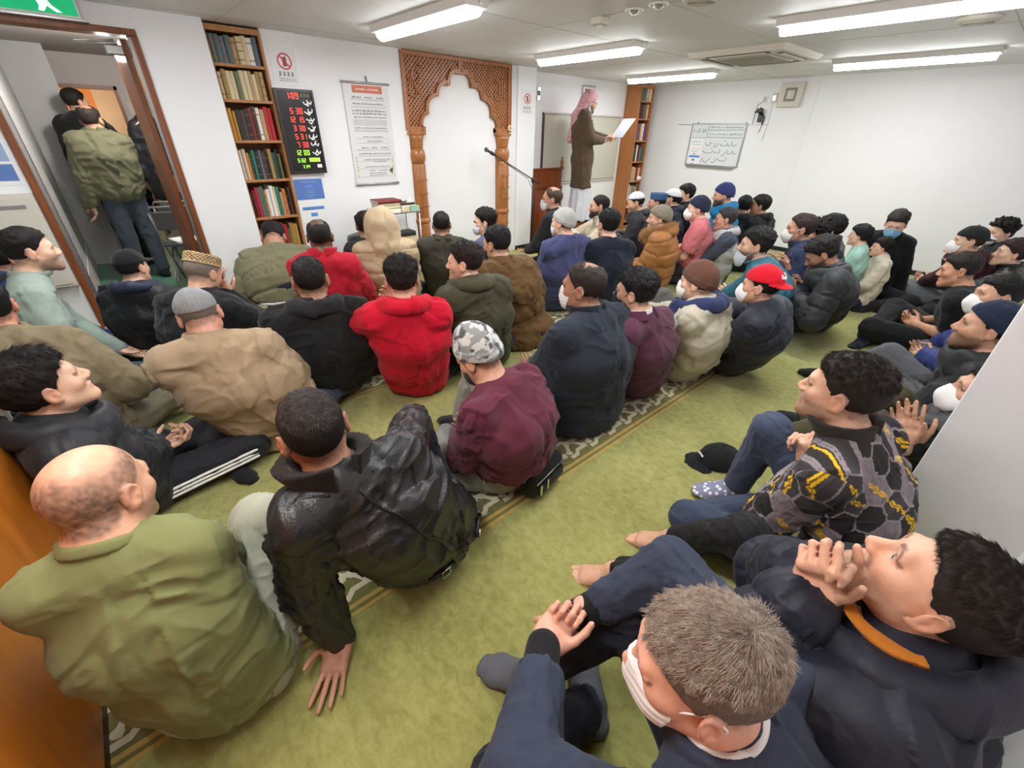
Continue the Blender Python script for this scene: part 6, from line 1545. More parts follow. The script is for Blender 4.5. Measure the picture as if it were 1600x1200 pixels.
def make_mask(mk, X, root, h):
    col = mk if isinstance(mk, tuple) else mk['col']; down = 0 if isinstance(mk, tuple) else mk.get('down', 0); shape = 'flat' if isinstance(mk, tuple) else mk.get('shape', 'flat')
    T, R, sc = X['t'], X['R'], X['s']; Tf, Rf = T.astype(np.float32), R.astype(np.float32); s = Shape()
    def f(Pp):
        q = (Pp-Tf)@Rf/np.float32(sc); x, y, z = q[:, 0], q[:, 1], q[:, 2]+down
        def el(c_, r):
            u = q+np.array([0, 0, down], np.float32)-np.array(c_, np.float32); r = np.array(r, np.float32); k0 = np.sqrt(((u/r)**2).sum(1)); k1 = np.sqrt(((u/(r*r))**2).sum(1)); return k0*(k0-1)/np.maximum(k1, 1e-6)
        def sm(a, b, k): h_ = np.maximum(k-np.abs(a-b), 0)/k; return np.minimum(a, b)-h_*h_*k*.25
        d = el((0, .028, -.030), (.064, .064, .087))
        t_ = np.clip((z+.052)/.064, 0, 1); d = sm(d, np.sqrt(x*x+(y-(.0945-.009*t_))**2+(z+.052-.064*t_)**2)-(.0215-.0105*t_), .034)          # nose bridge to upper lip
        d = sm(d, el((0, .076, -.092), (.028, .024, .026)), .035)
        for q_ in (-1, 1): d = sm(d, el((q_*.034, .048, -.064), (.026, .034, .034)), .03)
        if shape == 'cone': d = sm(d, el((0, .094, -.056), (.020, .025, .026)), .03)
        d = d-.0035-(.0009*np.sin(z*2*np.pi/.016) if shape == 'flat' else 0)
        d = np.maximum(d, np.maximum(-.116+.40*np.maximum(0, .075-y)-z, z+.004+np.abs(x)*.42)); d = np.maximum(d, .046-.30*(z+.06)-y)
        return (d*sc).astype(np.float32)
    s.fn(f, T-.16*sc, T+.16*sc); V, Q = s.mesh(min(h, .0042))
    if not len(Q): return
    m = plain('mask_%d_%d_%d' % col, srgb(*col), 0.85, var=.02, bmp=.15, bscale=500)
    o = np_mesh('face_mask', V, Q, m, root)
    P = lambda x, y, z: tuple(T+R@(np.array([x, y, z-down])*sc))
    for q in (-1, 1):
        bm = bmesh.new(); add_tube(bm, [P(q*.062, .052, -.036), P(q*.074, .012, .004), P(q*.080, -.014, .024), P(q*.083, -.030, .004), P(q*.078, -.026, -.030), P(q*.068, .010, -.058), P(q*.060, .046, -.078)], .0018*sc, 6); bm_obj('ear_loop', bm, m, o)
# ================================================================== the congregation
BK, DKB, BRN, GRY = (22, 18, 17), (34, 24, 20), (54, 40, 30), (120, 108, 98)
T1, T2, T3, T4 = (222, 180, 154), (204, 158, 130), (174, 128, 102), (116, 82, 64)
JEANS, DENIMD, BLACKT, NAVYT = (58, 78, 112), (40, 50, 72), (30, 30, 33), (36, 40, 56)
W3 = lambda px_, py_, z_: at_z(px_, py_, z_)

M_TINTCLOTH = m_tinted('patterned_cloth', .9)
M_TINTJ = m_tinted('two_tone_cloth', .85)
# ---- patterns that belong to particular clothes
def hex_tint(V, ci, v, u, D):
    c_ = .080; zb = np.array([b[2] for b in D['B']]+[D['C7'][2]]); yb = np.array([b[1] for b in D['B']]+[D['C7'][1]]); yr = V[:, 1]-np.interp(V[:, 2], zb, yb)+.13
    U = np.where(ci == 0, V[:, 0]+np.sign(V[:, 0])*np.clip(yr-.05, 0, .3)*.8, u*.062+ci*.31); W_ = v+ci*.17
    def cell(ox, oy):
        X_ = U/c_+ox; Y_ = W_/c_+oy; ix = np.floor(X_); iy = np.floor(Y_/1.732); fx = X_-ix-.5; fy = Y_-iy*1.732-.866
        return np.maximum(np.abs(fx), np.abs(fx)*.5+np.abs(fy)*.866), fx, fy, ix*2+(ox > 0), iy*2+(oy > 0)
    a, b = cell(0, 0), cell(.5, .866); m = a[0] < b[0]; hd, fx, fy, ix, iy = [np.where(m, p, q) for p, q in zip(a, b)]
    r = np.mod(np.sin(ix*12.9898+iy*78.233)*43758.5453, 1.0); r2 = np.mod(np.sin(ix*39.34+iy*11.13)*24634.63, 1.0); r3 = np.mod(np.sin(ix*7.77+iy*57.1)*9631.1, 1.0)
    C = np.tile(np.array(srgb(38, 35, 37)[:3]), (len(V), 1)); C[(r > .45) & (r <= .68)] = srgb(62, 58, 62)[:3]
    hatch = vnoise(np.stack([U*260, W_*50, U*0], 1).astype(np.float32), 3); g = r > .68
    C[g] = np.array(srgb(132, 122, 130)[:3])*(1+.30*hatch[g, None]); C[hd > .468] = srgb(150, 142, 148)[:3]
    ang = .5+r3*1.0-.9*(r3 > .6); p = fx*np.cos(ang)+fy*np.sin(ang); q = -fx*np.sin(ang)+fy*np.cos(ang)
    w_ = .10*(1-(q/.52)**2)+.03*np.sin(q*21+r*9); yl = (r2 > .52) & (np.abs(q) < .52) & (np.abs(p) < np.maximum(w_, 0)) & ~((np.abs(p+.03*np.sin(q*16)) < .022) & (np.abs(q) < .36))
    C[yl] = srgb(236, 190, 24)[:3]; return C
def camo_tint(q):
    p = (q*np.array([26, 26, 34])).astype(np.float32); n = vnoise(p, 5)+.5*vnoise(p*2.1, 6); m2 = vnoise(p*1.3+40, 9)+.4*vnoise(p*2.6, 3)
    C = np.tile(np.array(srgb(196, 198, 196)[:3]), (len(q), 1)); C[n > .18] = srgb(140, 144, 144)[:3]; C[m2 > .38] = srgb(86, 88, 90)[:3]; C[(q[:, 2] < .047+(q[:, 1]-.02)*.42)] *= .92
    return C
def kufi_tint(q):
    ang = np.arctan2(q[:, 0], q[:, 1]+.014); z = q[:, 2]
    C = np.tile(np.array(srgb(176, 148, 104)[:3]), (len(q), 1)); p = np.sin(ang*26)*np.sin((z-.05)*2*np.pi/.018)
    C[p > .1] = srgb(92, 62, 38)[:3]; C[p < -.75] = srgb(214, 192, 150)[:3]; C[np.abs(z-.055) < .004] = srgb(220, 200, 160)[:3]; C[z > .115] = srgb(170, 140, 100)[:3]
    return C
def kufi_blue(q):
    ang = np.arctan2(q[:, 0], q[:, 1]+.014); C = np.tile(np.array(srgb(58, 92, 136)[:3]), (len(q), 1)); C[np.sin(ang*30)*np.sin(q[:, 2]*300) > .3] = srgb(36, 62, 100)[:3]; return C
def ghutra_tint(q): 
    C = np.tile(np.array(srgb(222, 182, 188)[:3]), (len(q), 1)); p = np.sin(q[:, 0]*420)*np.sin((q[:, 2]+q[:, 1])*420); C[p > .15] = srgb(186, 104, 120)[:3]; return C
# ------------------------------------------------------------------ near people
# bald man in the olive shirt leaning on the wooden panelling
person('balding man in an olive long-sleeved top leaning on the orange wooden panelling', (157, 770), .83, 12, 42, ('up', 'flat'), (dict(base='hug', ww=(-.06, 1.40, .22), polew=(.3, .4, -1)), dict(base='side', ww=(-.24, 1.40, .20), polew=(.2, .5, -1))), pel=(-.185, 1.06), neck=.028, pitch=10, roll=-4, s=.97, tone=(222, 172, 142), hair=None, buzz=((74, 62, 56), .80, .112, .066), beard=.45, fat=.012, shw=.80, chub=.006, slouch=.05, tw=0,
       top=dict(col=(126, 130, 84), kind='cotton', t=.014, at=.010, collar='crew', amp=.009, name='shirt', cutz=.05), bottom=((168, 170, 152), 'canvas', .014), feet=('sock', (60, 60, 60)),
       legmod=(dict(kw=W3(408, 812, .47), aw=(.12, 1.62, .08)), dict(kw=(-.37, 1.42, .11), aw=(-.12, 1.58, .07))))
# leather jacket
def leather_extra(I):
    seam = m_cloth((14, 13, 14), 'leather', 'seam'); B, C7, Xs, S = I['B'], I['C7'], I['Xs'], I['S']; bk = np.array([0, -.25, 0])
    lines = [[B[0]+bk+np.array([.0, 0, .03]), B[1]+bk, B[2]+bk, B[3]+bk, C7+np.array([0, -.10, 0])]]
    for q, (sh_, el) in zip((1, -1), zip(I['sh'], I['EL'])): lines.append([C7+Xs*q*.06*S+np.array([0, -.06, 0]), sh_+np.array([0, -.02, .08])]); lines.append([sh_+np.array([0, -.02, .09]), sh_+Xs*q*-.03+np.array([0, -.10, .0]), sh_+Xs*q*-.045+np.array([0, -.08, -.09])])
    for ln in lines:
        ln = [np.array(p) for p in ln]; pts = [ln[i]+(ln[i+1]-ln[i])*k/7 for i in range(len(ln)-1) for k in range(7)]+[ln[-1]]
        P_ = np.array(on_surface(I, pts)); 
        for _ in range(2): P_[1:-1] = (P_[:-2]+P_[1:-1]*2+P_[2:])/4
        bm = bmesh.new(); add_tube(bm, [tuple(p) for p in P_], .0042, 6); bm_obj('seam', bm, seam, I['root'])
    hem = I['P0']+np.array([0, -.01, .02])
    for q in (-1, 1):
        c0 = hem+np.array([q*.10, -.25, .03]); c1 = hem+np.array([q*.20, -.16, .04]); P_ = on_surface(I, [c0+(c1-c0)*k/5 for k in range(6)], .004)
        bm = bmesh.new(); add_tube(bm, P_, .011, 6); bm_obj('waist_strap', bm, seam, I['root'])
        m_ = np.array(P_[2]); e = nrm(np.array(P_[3])-m_); n_ = nrm(np.cross(e, (0, 0, 1.0))); n_ = n_ if n_[1] < 0 else -n_
        bm = bmesh.new(); add_tube(bm, [tuple(m_+n_*.012+e*a_+np.array([0, 0, b_])) for a_, b_ in ((-.016, -.016), (.016, -.016), (.016, .016), (-.016, .016), (-.016, -.016))], .0028, 6); bm_obj('buckle', bm, M_CHROME, I['root'])
person('man in a black leather jacket with fur collar, leaning on his left hand', (490, 672), .81, -16, 4, ('up', 'flat'), (dict(base='hug', ww=(.80, 1.56, .38), dw=(.2, .6, -.7), pw=(0, -.3, -1), polew=(.2, -.2, .9)), dict(ww=W3(533, 1000, .045), dw=(-.62, -.78, -.16), pw=(0, 0, -1), curl=.04, curls=(.03, .02, .03, .06), spread=.17, thumb=.05, polew=(-.2, .35, .5))), pel=(.56, 1.10), roll=-4, s=1.04, tone=(184, 136, 110), hair=('crop', BK), grey=(70, 62, 58), bald=.0, beard=.4, fat=.014, shw=.98, slouch=.045,
       top=dict(col=(36, 35, 37), kind='leather', t=.020, at=.022, collar='fur', ccol=(30, 25, 22), ckind='fleece', amp=.013, hemr=.120, hemz=.06, name='leather_jacket'), bottom=((44, 52, 76), 'denim'), legmod=(dict(kw=(.70, 1.43, .44), aw=(.76, 1.62, .08)), dict(kw=(.28, 1.47, .12), aw=(.5, 1.55, .07))), extra=leather_extra)
# grey-haired man in the suit
sock_tweed = plain('tweed_sock', srgb(96, 98, 106), .95, var=.5, nscale=260, bmp=.5, bscale=300)
person('grey-haired man in a dark blue suit and white mask at the bottom edge', (1095, 1040), .80, -4, -30, ('up', 'flat'),
       (dict(ww=W3(902, 962, .45), dw=(-.45, .1, -.9), pw=(-.5, -.6, -.2), curl=.6, thumb=.6, polew=(.7, .3, .3)), dict(ww=W3(850, 1006, .475), dw=W3(893, 945, .475)-W3(850, 1006, .475), pw=(.35, .35, -.85), curl=.95, spread=.0, thumb=.7, polew=(-.9, .2, -.1))),
       pel=(.56, -.17), pitch=8, s=1.03, tone=(222, 168, 144), hair=('short', (104, 92, 82)), grey=(160, 146, 132), mask=(236, 236, 236), beard=0, fat=.012, slouch=.05, tw=0, shw=1.05,
       top=dict(col=(50, 57, 74), kind='suit', t=.018, at=.017, collar='shirt', amp=.009, name='suit_jacket', cuff=.34, cuffs=(26, 26, 28)), bottom=((34, 38, 50), 'suit', .006), feet=('sock', (96, 98, 106), sock_tweed),
       legmod=(dict(kw=W3(985, 955, .44), aw=(.515, .46, .085), tw=(-.35, .9, -.12)), dict(kw=(.26, .30, .20), aw=(.60, .30, .07), tw=(.5, .8, -.1))))
# young man in navy puffer with orange hood
person('dark-haired barefoot man in a navy puffer with orange hood, hands clasped at his chin', (1460, 922), .82, -2, 2, ('up', 'up'),
       (dict(ww=W3(1290, 908, .735), dw=(-.55, .25, .75), pw=(-.75, -.2, -.3), curl=.85, thumb=.7, polew=(.4, .5, -.8)), dict(ww=W3(1262, 928, .715), dw=(.35, .0, .90), pw=(.75, .1, -.3), curl=.85, thumb=.7, polew=(-.55, .5, -.7))),
       pel=(1.06, -.27), pitch=-32, roll=4, s=1.0, tone=(226, 178, 150), hair=('fade', (40, 33, 30)), beard=.35, slouch=.0, shw=1.14, buzz=((34, 28, 26), .5, .066),
       top=dict(col=(29, 32, 46), kind='puffer', t=.044, at=.044, hood=True, hs=1.25, lining=(190, 118, 40), amp=.014, puff=.16, name='puffer_jacket', cuff=.16), bottom=((26, 26, 28), 'canvas', .006), feet=('bare',),
       legmod=(dict(kw=W3(1165, 838, .36), aw=W3(1050, 842, .085), tw=W3(975, 815, .04)-W3(1050, 842, .06)), dict(kw=W3(1072, 905, .33), aw=W3(962, 893, .08), tw=W3(895, 880, .04)-W3(962, 893, .06))))
# hexagon shirt
polka, nt_, b_ = new_mat('polka_sock'); vo = nt_.nodes.new('ShaderNodeTexVoronoi'); vo.inputs['Scale'].default_value = 42; nt_.links.new(coords(nt_), vo.inputs['Vector']); vo.inputs['Randomness'].default_value = .35
nt_.links.new(mix_col(nt_, math_n(nt_, 'LESS_THAN', vo.outputs['Distance'], .36), srgb(128, 132, 160), srgb(226, 226, 232)), b_.inputs['Base Color']); b_.inputs['Roughness'].default_value = .95
person('man in a hexagon-patterned black and yellow shirt, blue jeans and spotted socks', (1318, 612), .86, 4, 2, ('up', 'flat'),
       (dict(ww=W3(1268, 722, .50), dw=(-.3, .35, .85), pw=(-.6, .4, -.1), curl=.75, thumb=.6, polew=(.7, .3, -.6)), dict(ww=W3(1262, 730, .47), dw=(.35, .45, .75), pw=(.55, -.3, .2), curl=.7, thumb=.6, polew=(-.9, .1, -.5))),
       pel=(1.70, -.04), pitch=-2, s=1.02, tone=T1, hair=('fade', (40, 34, 30)), beard=.4, slouch=.05, tw=2,
       top=dict(mat=M_TINTJ, tintfn=hex_tint, h=.0044, col=(60, 56, 58), kind='cotton', t=.020, at=.020, collar='stand', amp=.009, name='shirt', ccol=(52, 48, 48), cuff=.14), bottom=((46, 66, 100), 'denim', .006), feet=('sock', (128, 132, 160), polka),
       legmod=(dict(kw=W3(1205, 672, .45), aw=W3(1150, 758, .085), tw=W3(1095, 750, .03)-W3(1150, 758, .03)), dict(kw=W3(1075, 808, .125), aw=W3(1188, 790, .075), tw=(.1, .9, -.1))))
t = thing('baseball_cap', 'black cap with white marks lying on carpet beside the spotted sock', 'cap', tuple(W3(1118, 722, 0.0)[:2])+(0.0,), math.radians(52))
make_hat(dict(kind='cap', col=(26, 28, 30), mkind='cotton', name='cap_shell'), dict(t=np.array([0, 0, -.036]), R=np.eye(3), s=1.12), t, .006, 77)
bm = bmesh.new(); Mq = Matrix.Translation((.0, .088, .052)) @ Matrix.Rotation(math.radians(35), 4, 'X')
for c_ in ([(-.02, .012), (.0, .004), (.02, .012)], [(-.02, -.008), (.0, .0), (.02, -.008)], [(-.008, .012), (-.008, -.01)], [(.008, .012), (.008, -.01)]): stroke(bm, c_, .005, Mq, 0, -.004, .004)
bm_obj('white_emblem', bm, M_WHITE, t)
bm = bmesh.new(); rr = random.Random(3); scribble(bm, -.035, 0.0, .035, .010, Matrix.Translation((.0, -.102, .012)) @ Matrix.Rotation(math.radians(-80), 4, 'X') , 0, rr, z=.004); bm_obj('white_lettering', bm, M_WHITE, t)
# puffer youth at left with striped track trousers
def track_stripes(I):
    for i in (0,):
        a, k, h = I['AN'][i], I['KN'][i], I['hips'][i]; side = nrm(np.cross(k-h, np.array([0, 0, 1.0]))); side = side if side[0] > 0 else -side
        for j in (-1, 0, 1):
            s_ = Shape(); off = np.array([0, 0, .020*j-.01])
            for (p0, p1, r0, r1) in ((h, k, .094, .071), (k, a, .071, .058)):
                sd = nrm(np.cross(p1-p0, np.array([0, 0, 1.0]))); sd = sd if sd[0] > -.2 else -sd
                s_.cone(p0+sd*r0*1.04+off, p1+sd*r1*1.06+off, .0075, .0075, .004)
            V, Q = s_.mesh(.005); np_mesh('white_stripe', V, Q, M_WHITE, I['root'])
person('youth in a black hooded puffer and white-striped track trousers by the panelling edge', (68, 603), .79, 84, 70, ('cross', 'cross'), (dict(base='lap', ww=W3(255, 705, .22), dw=(.8, .3, .1), pw=(.1, .3, -1), curl=.6), dict(base='lap', ww=W3(258, 694, .24), dw=(.85, -.3, .1), pw=(0, -.5, -.8), curl=.65)), pel=(-.30, 2.27), pitch=-14, s=1.0, tone=T1, hair=('full', (24, 20, 20)), slouch=.02, shw=1.06,
       top=dict(col=(34, 36, 42), kind='puffer', t=.034, at=.034, hood=True, hs=1.1, amp=.012, puff=.12, name='puffer_jacket'), bottom=((36, 37, 42), 'canvas', .010), legmod=(dict(kw=(.16, 2.20, .12), aw=(-.02, 2.42, .07)), dict(kw=(.10, 2.58, .12), aw=(.05, 2.22, .07))), extra=track_stripes)
person('man in a khaki jacket at the left edge, only his ear and back in frame', (-20, 482), .79, 12, -14, ('cross', 'cross'), ('lap', 'lap'), pel=(-.50, 2.80), pitch=4, s=1.06, tone=(214, 150, 126), hair=('short', BK), slouch=.07, shw=1.08, top=dict(col=(124, 110, 84), kind='canvas', t=.034, at=.034, amp=.011, collar='fold'), bottom=((110, 104, 84), 'cotton'))
person('man kneeling in a pale green sweater and jeans by the doorway, hands on thighs', (48, 392), .92, 82, 78, 'seiza', (dict(base='thigh', ww=W3(178, 590, .23), dw=(.75, -.1, -.55), pw=(.1, 0, -1), curl=.15, spread=.14), dict(base='thigh', ww=W3(188, 545, .25), dw=(.75, -.15, -.5), pw=(.1, .1, -1), curl=.15)), pel=(-.55, 3.36), pitch=-2, s=1.03, tone=T1, hair=('fade', BK), beard=.55, top=dict(col=(146, 160, 150), kind='cotton', t=.010, at=.010, amp=.007, collar='low', name='sweater'), bottom=((50, 66, 96), 'denim', .004))
person('man in a navy jacket half hidden behind the pale green sweater', (12, 402), .82, 70, 60, ('cross', 'cross'), ('lap', 'lap'), lean=.0, s=.98, tone=T2, hair=('short', BK), top=dict(col=(40, 52, 96), kind='puffer', t=.04, at=.035, amp=.012, hood=True, hcol=(26, 28, 40)), bottom=(BLACKT, 'cotton'))
person('boy in a black cap and black jacket with navy hood before the doorway', (207, 418), .74, 32, 42, ('cross', 'cross'), ('lap', 'lap'), pel=(-.10, 3.86), s=.90, tone=T1, hair=('short', BK), hat=dict(kind='cap', col=(24, 24, 27), mkind='wool', z=.03), top=dict(col=(28, 29, 34), kind='puffer', t=.026, hood=True, hcol=(34, 40, 66), amp=.011), bottom=((36, 44, 66), 'denim'))
person('man in a brown patterned skullcap and black coat, hand on his bowed face', (318, 428), .77, 40, 52, ('cross', 'cross'), (dict(base='face'), 'lap'), pel=(.17, 3.30), pitch=28, s=1.0, tone=(206, 158, 132), hair=('short', (120, 108, 98)), hat=dict(kind='kufi', col=(160, 130, 90), mat=M_TINTCLOTH, tintfn=kufi_tint, h=.112), beard=.3, slouch=.06, top=dict(col=(30, 31, 34), kind='wool', t=.030, at=.028, amp=.010, collar='fold', name='coat'), bottom=(BLACKT, 'cotton'))
person('man in a ribbed grey knit cap and tan coat seen from behind', (312, 492), .78, 16, 8, ('cross', 'cross'), ('lap', 'lap'), pel=(.37, 2.36), pitch=26, roll=-6, s=1.0, tone=(214, 158, 138), hair=('crop', (110, 98, 90)), hat=dict(kind='skullcap', col=(136, 138, 140), z=.030, slope=.28, ribs=34, mkind='knit'), fat=.012, slouch=.075, shw=1.12, top=dict(col=(166, 144, 116), kind='canvas', t=.036, at=.034, amp=.011, collar='fold', hemr=.13, name='coat', skirt=[(-.03, .05, .16, 1.35)]), bottom=((52, 66, 96), 'denim'))
def white_hem(I):
    s_ = Shape(); S = I['S']; p = I['P0']; f = lambda P: (np.maximum(np.abs(np.sqrt((P[:, 0]/1.44)**2+(P[:, 1]+.02)**2)-.172*S)-.004, np.maximum(np.abs(P[:, 2]-.345-P[:, 0]*.10)-.011, P[:, 1]+.08))).astype(np.float32)
    s_.fn(f, [-.35, -.3, .28], [.35, .1, .42]); V, Q = s_.mesh(.006)
    if len(Q): np_mesh('white_hem_strip', V, Q, M_WHITE, I['root'])
person('man bending forward in an olive padded jacket before the left bookcase', (428, 372), .72, 14, 20, 'seiza', (dict(base='thigh'), dict(base='thigh')), pel=(.93, 3.82), pitch=62, s=1.08, tone=T3, hair=('short', BK), slouch=.10, shw=1.12, fat=.01, top=dict(col=(112, 108, 82), kind='canvas', t=.036, at=.034, amp=.012, collar='stand', puff=.13, hood=True, hcol=(118, 112, 84), cutz=.31, vest=((30, 31, 40), .02, .36, .150)), bottom=((30, 36, 56), 'denim'), extra=white_hem)
person('man with thinning hair in a bright red jacket below the digital clock', (500, 370), .86, 22, 24, ('cross', 'cross'), (dict(base='side', w=(.33, .10, .16)), 'lap'), pel=(1.20, 3.62), s=1.02, tone=T4, hair=('crop', (30, 26, 25)), bald=.034, slouch=.06, top=dict(col=(182, 22, 44), kind='canvas', t=.024, at=.022, amp=.011, collar='stand'), bottom=(BLACKT, 'cotton'))
person('person in a beige puffer with the hood up before the book trolley', (598, 356), .81, 26, 30, ('cross', 'cross'), ('lap', 'lap'), pel=(1.80, 3.72), pitch=24, s=1.04, tone=T2, hair=('short', BK), slouch=.07, top=dict(col=(176, 154, 122), kind='puffer', t=.042, at=.038, amp=.011, puff=.14, hoodup=True, hcol=(180, 158, 126)), bottom=(BLACKT, 'cotton'))
person('person with dark hair hidden behind the beige hood by the bin', (571, 353), .78, 10, 20, ('cross', 'cross'), ('lap', 'lap'), lean=.05, s=.95, tone=T3, hair=('full', BK), top=dict(col=(40, 40, 44), kind='cotton', t=.02, amp=.01), bottom=(BLACKT, 'cotton'))
person('large man in a black hooded sweatshirt and khaki trousers seen from behind', (485, 437), .82, 14, 20, ('cross', 'cross'), ('lap', 'lap'), pel=(.74, 2.64), s=1.06, tone=T3, hair=('crop', (26, 23, 22)), fat=.025, shw=1.14, slouch=.055, mask=(222, 150, 150), top=dict(col=(30, 30, 32), kind='cotton', t=.024, at=.022, amp=.011, hood=True, hcol=(36, 36, 38), cutz=.085, name='hoodie'), bottom=((98, 86, 62), 'canvas', .012))
person('man in a bright red hooded sweatshirt hugging his knee in the middle', (628, 437), .82, 26, 24, ('cross', 'up'), ('lap', dict(base='hug', ww=W3(606, 486, .60), dw=(.5, .6, .5), pw=(.3, -.3, -.9), polew=(-.9, .2, -.2))), pel=(1.20, 2.30), pitch=6, s=1.03, tone=(200, 150, 126), hair=('full', (26, 23, 22)), slouch=.05, top=dict(col=(196, 18, 46), kind='cotton', t=.022, at=.020, amp=.009, hood=True, hs=1.05, name='hoodie'), bottom=((26, 27, 30), 'cotton'))
person('man in a dark olive jacket seated in front of the white niche', (690, 351), .79, 30, 34, ('cross', 'cross'), ('lap', 'lap'), pel=(2.34, 3.64), s=.98, tone=T3, hair=('crop', BK), top=dict(col=(60, 58, 48), kind='canvas', t=.028, at=.026, amp=.010, collar='fold'), bottom=((66, 66, 60), 'cotton'))
person('man with glasses and a blue-grey tee, forearms crossed before the niche', (757, 347), .80, -10, -48, ('up', 'cross'), (dict(base='clasp', w=(-.05, .30, .46), dir=(-1, .2, .1), palm=(0, -.3, -1)), dict(base='clasp', w=(.02, .34, .44), dir=(-.6, .3, .5), palm=(0, -.6, -.5))), pel=(2.68, 3.38), s=.98, tone=T1, hair=('full', BK), glasses=True, mask=dict(col=(220, 226, 232)), top=dict(col=(78, 84, 108), kind='cotton', t=.014, at=.016, amp=.008, short=True, collar='crew', name='t_shirt'), bottom=(NAVYT, 'cotton'))
person('man in a long brown coat spread on the carpet beside the green jacket', (776, 381), .84, 12, -12, 'seiza', ('thigh', 'thigh'), pel=(2.28, 2.46), pitch=8, s=1.02, tone=T2, hair=('short', (24, 22, 24)), slouch=.05, mask=dict(col=(60, 60, 66), down=0), top=dict(col=(104, 76, 44), kind='canvas', t=.030, at=.026, amp=.014, collar='fold', hemz=-.05, hemr=.17, skirt=[(-.03, .06, .19, 1.25)], name='coat'), bottom=(BLACKT, 'cotton'), feet=('sock', (34, 34, 38)))
person('man in a dark green hooded jacket looking left, beside the red sweatshirt', (726, 410), .84, 22, -38, ('cross', 'cross'), ('lap', 'lap'), pel=(1.74, 2.30), s=1.02, tone=T1, hair=('short', (36, 28, 26)), beard=.3, slouch=.055, top=dict(col=(66, 64, 46), kind='canvas', t=.034, at=.030, amp=.012, hood=True, hs=1.05, hcol=(72, 70, 50)), bottom=(BLACKT, 'cotton'))
# camouflage beanie
def hip_bag(I):
    S = I['S']; c_ = np.array([.03, -.175, .11]); bm = bmesh.new(); add_box(bm, tuple(c_-np.array([.135, .045, .085])), tuple(c_+np.array([.135, .055, .06])), 0, None, .03); bag = bm_obj('waist_bag', bm, m_cloth((26, 26, 28), 'canvas', 'bag'), I['root'], True)
    bm = bmesh.new(); add_box(bm, tuple(c_+np.array([-.11, -.062, -.06])), tuple(c_+np.array([.11, -.04, .0])), 0, None, .012); bm_obj('pocket', bm, m_cloth((32, 32, 34), 'canvas', 'bag'), bag, True)
    bm = bmesh.new(); add_tube(bm, [tuple(c_+np.array([-.12, -.050, .02])), tuple(c_+np.array([.12, -.050, .02]))], .003, 6); bm_obj('zip', bm, M_METAL, bag)
    for x in (-.10, -.045): bm = bmesh.new(); add_box(bm, tuple(c_+np.array([x-.006, -.066, -.05])), tuple(c_+np.array([x+.006, -.058, .01])), 0, None, .002); bm_obj('zip_pull', bm, M_CHROME, bag)
person('man bowed forward in a camouflage beanie and burgundy jacket with a black waist bag', (748, 556), .72, -12, -16, ('up', 'flat'), ('lap', 'lap'), pel=(1.12, 1.25), pitch=30, roll=-4, s=1.0, tone=T2, hair=('crop', BK), hat=dict(kind='beanie', col=(170, 172, 172), mat=M_TINTCLOTH, tintfn=camo_tint, h=.118, ribs=1, slope=.45), mask=(60, 58, 60), slouch=.085, fat=.012, shw=1.06, top=dict(col=(96, 44, 60), kind='wool', t=.020, at=.020, amp=.015, name='jacket', hemz=.10, cutz=.13), bottom=((150, 150, 142), 'cotton', .008), extra=hip_bag)
person('man in a black suit with grey mask seated before the pulpit', (862, 311), .90, -8, -42, 'seiza', ('thigh', 'thigh'), lean=.06, s=1.04, tone=(196, 146, 116), hair=('thin', (70, 56, 46)), bald=.04, glasses=True, mask=(206, 212, 222), top=dict(col=(30, 30, 33), kind='suit', t=.020, at=.018, amp=.009, collar='shirt', name='suit_jacket'), bottom=(BLACKT, 'suit'))
person('man in a light grey knit cap and dusty blue jacket, second row', (880, 348), .87, 20, -10, ('cross', 'cross'), ('lap', 'lap'), pel=(3.12, 2.80), s=1.0, tone=T1, hair=('crop', BK), hat=dict(kind='beanie', col=(176, 176, 172), h=.092, ribs=30), mask=(220, 226, 230), slouch=.05, fat=.01, top=dict(col=(72, 76, 114), kind='fleece', t=.030, at=.026, amp=.011, collar='low'), bottom=(NAVYT, 'cotton'))
person('bearded man in a cream jacket turned left beside the pulpit, arm on knee', (936, 323), .83, -48, -42, ('up', 'up'), ('hug', dict(base='knee')), lean=-.04, s=1.02, tone=T2, hair=('crop', BK), beard=.95, top=dict(col=(186, 174, 152), kind='cotton', t=.024, at=.022, amp=.010, collar='fold'), bottom=((150, 146, 128), 'cotton'))
person('man with thick black hair in a black-navy sweater, second row', (950, 351), .84, 26, 20, ('cross', 'cross'), ('lap', 'lap'), lean=.05, s=1.02, tone=T1, hair=('full', (18, 17, 18)), slouch=.05, top=dict(col=(30, 34, 48), kind='wool', t=.020, at=.018, amp=.009, collar='crew', name='sweater'), bottom=(BLACKT, 'cotton'))
person('man in a white cap and black hooded coat raising hands by right bookcase', (993, 317), .81, -22, -36, ('cross', 'cross'), 'dua', lean=.05, pitch=14, s=1.0, tone=T2, hair=('short', BK), hat=dict(kind='skullcap', col=(206, 208, 222), z=.050, ribs=0, mkind='cotton'), beard=.5, top=dict(col=(34, 36, 42), kind='puffer', t=.030, at=.028, hood=True, amp=.010), bottom=(NAVYT, 'cotton'))
person('man in a blue patterned round cap beyond the fur hood', (1026, 317), .79, -20, -30, ('cross', 'cross'), 'lap', lean=.05, s=1.0, tone=T2, hair=('crop', BK), hat=dict(kind='kufi', col=(60, 90, 130), mat=M_TINTCLOTH, tintfn=kufi_blue, h=.118, z=.040), beard=.4, top=dict(col=(70, 72, 84), kind='cotton', t=.02, amp=.008), bottom=(BLACKT, 'cotton'))
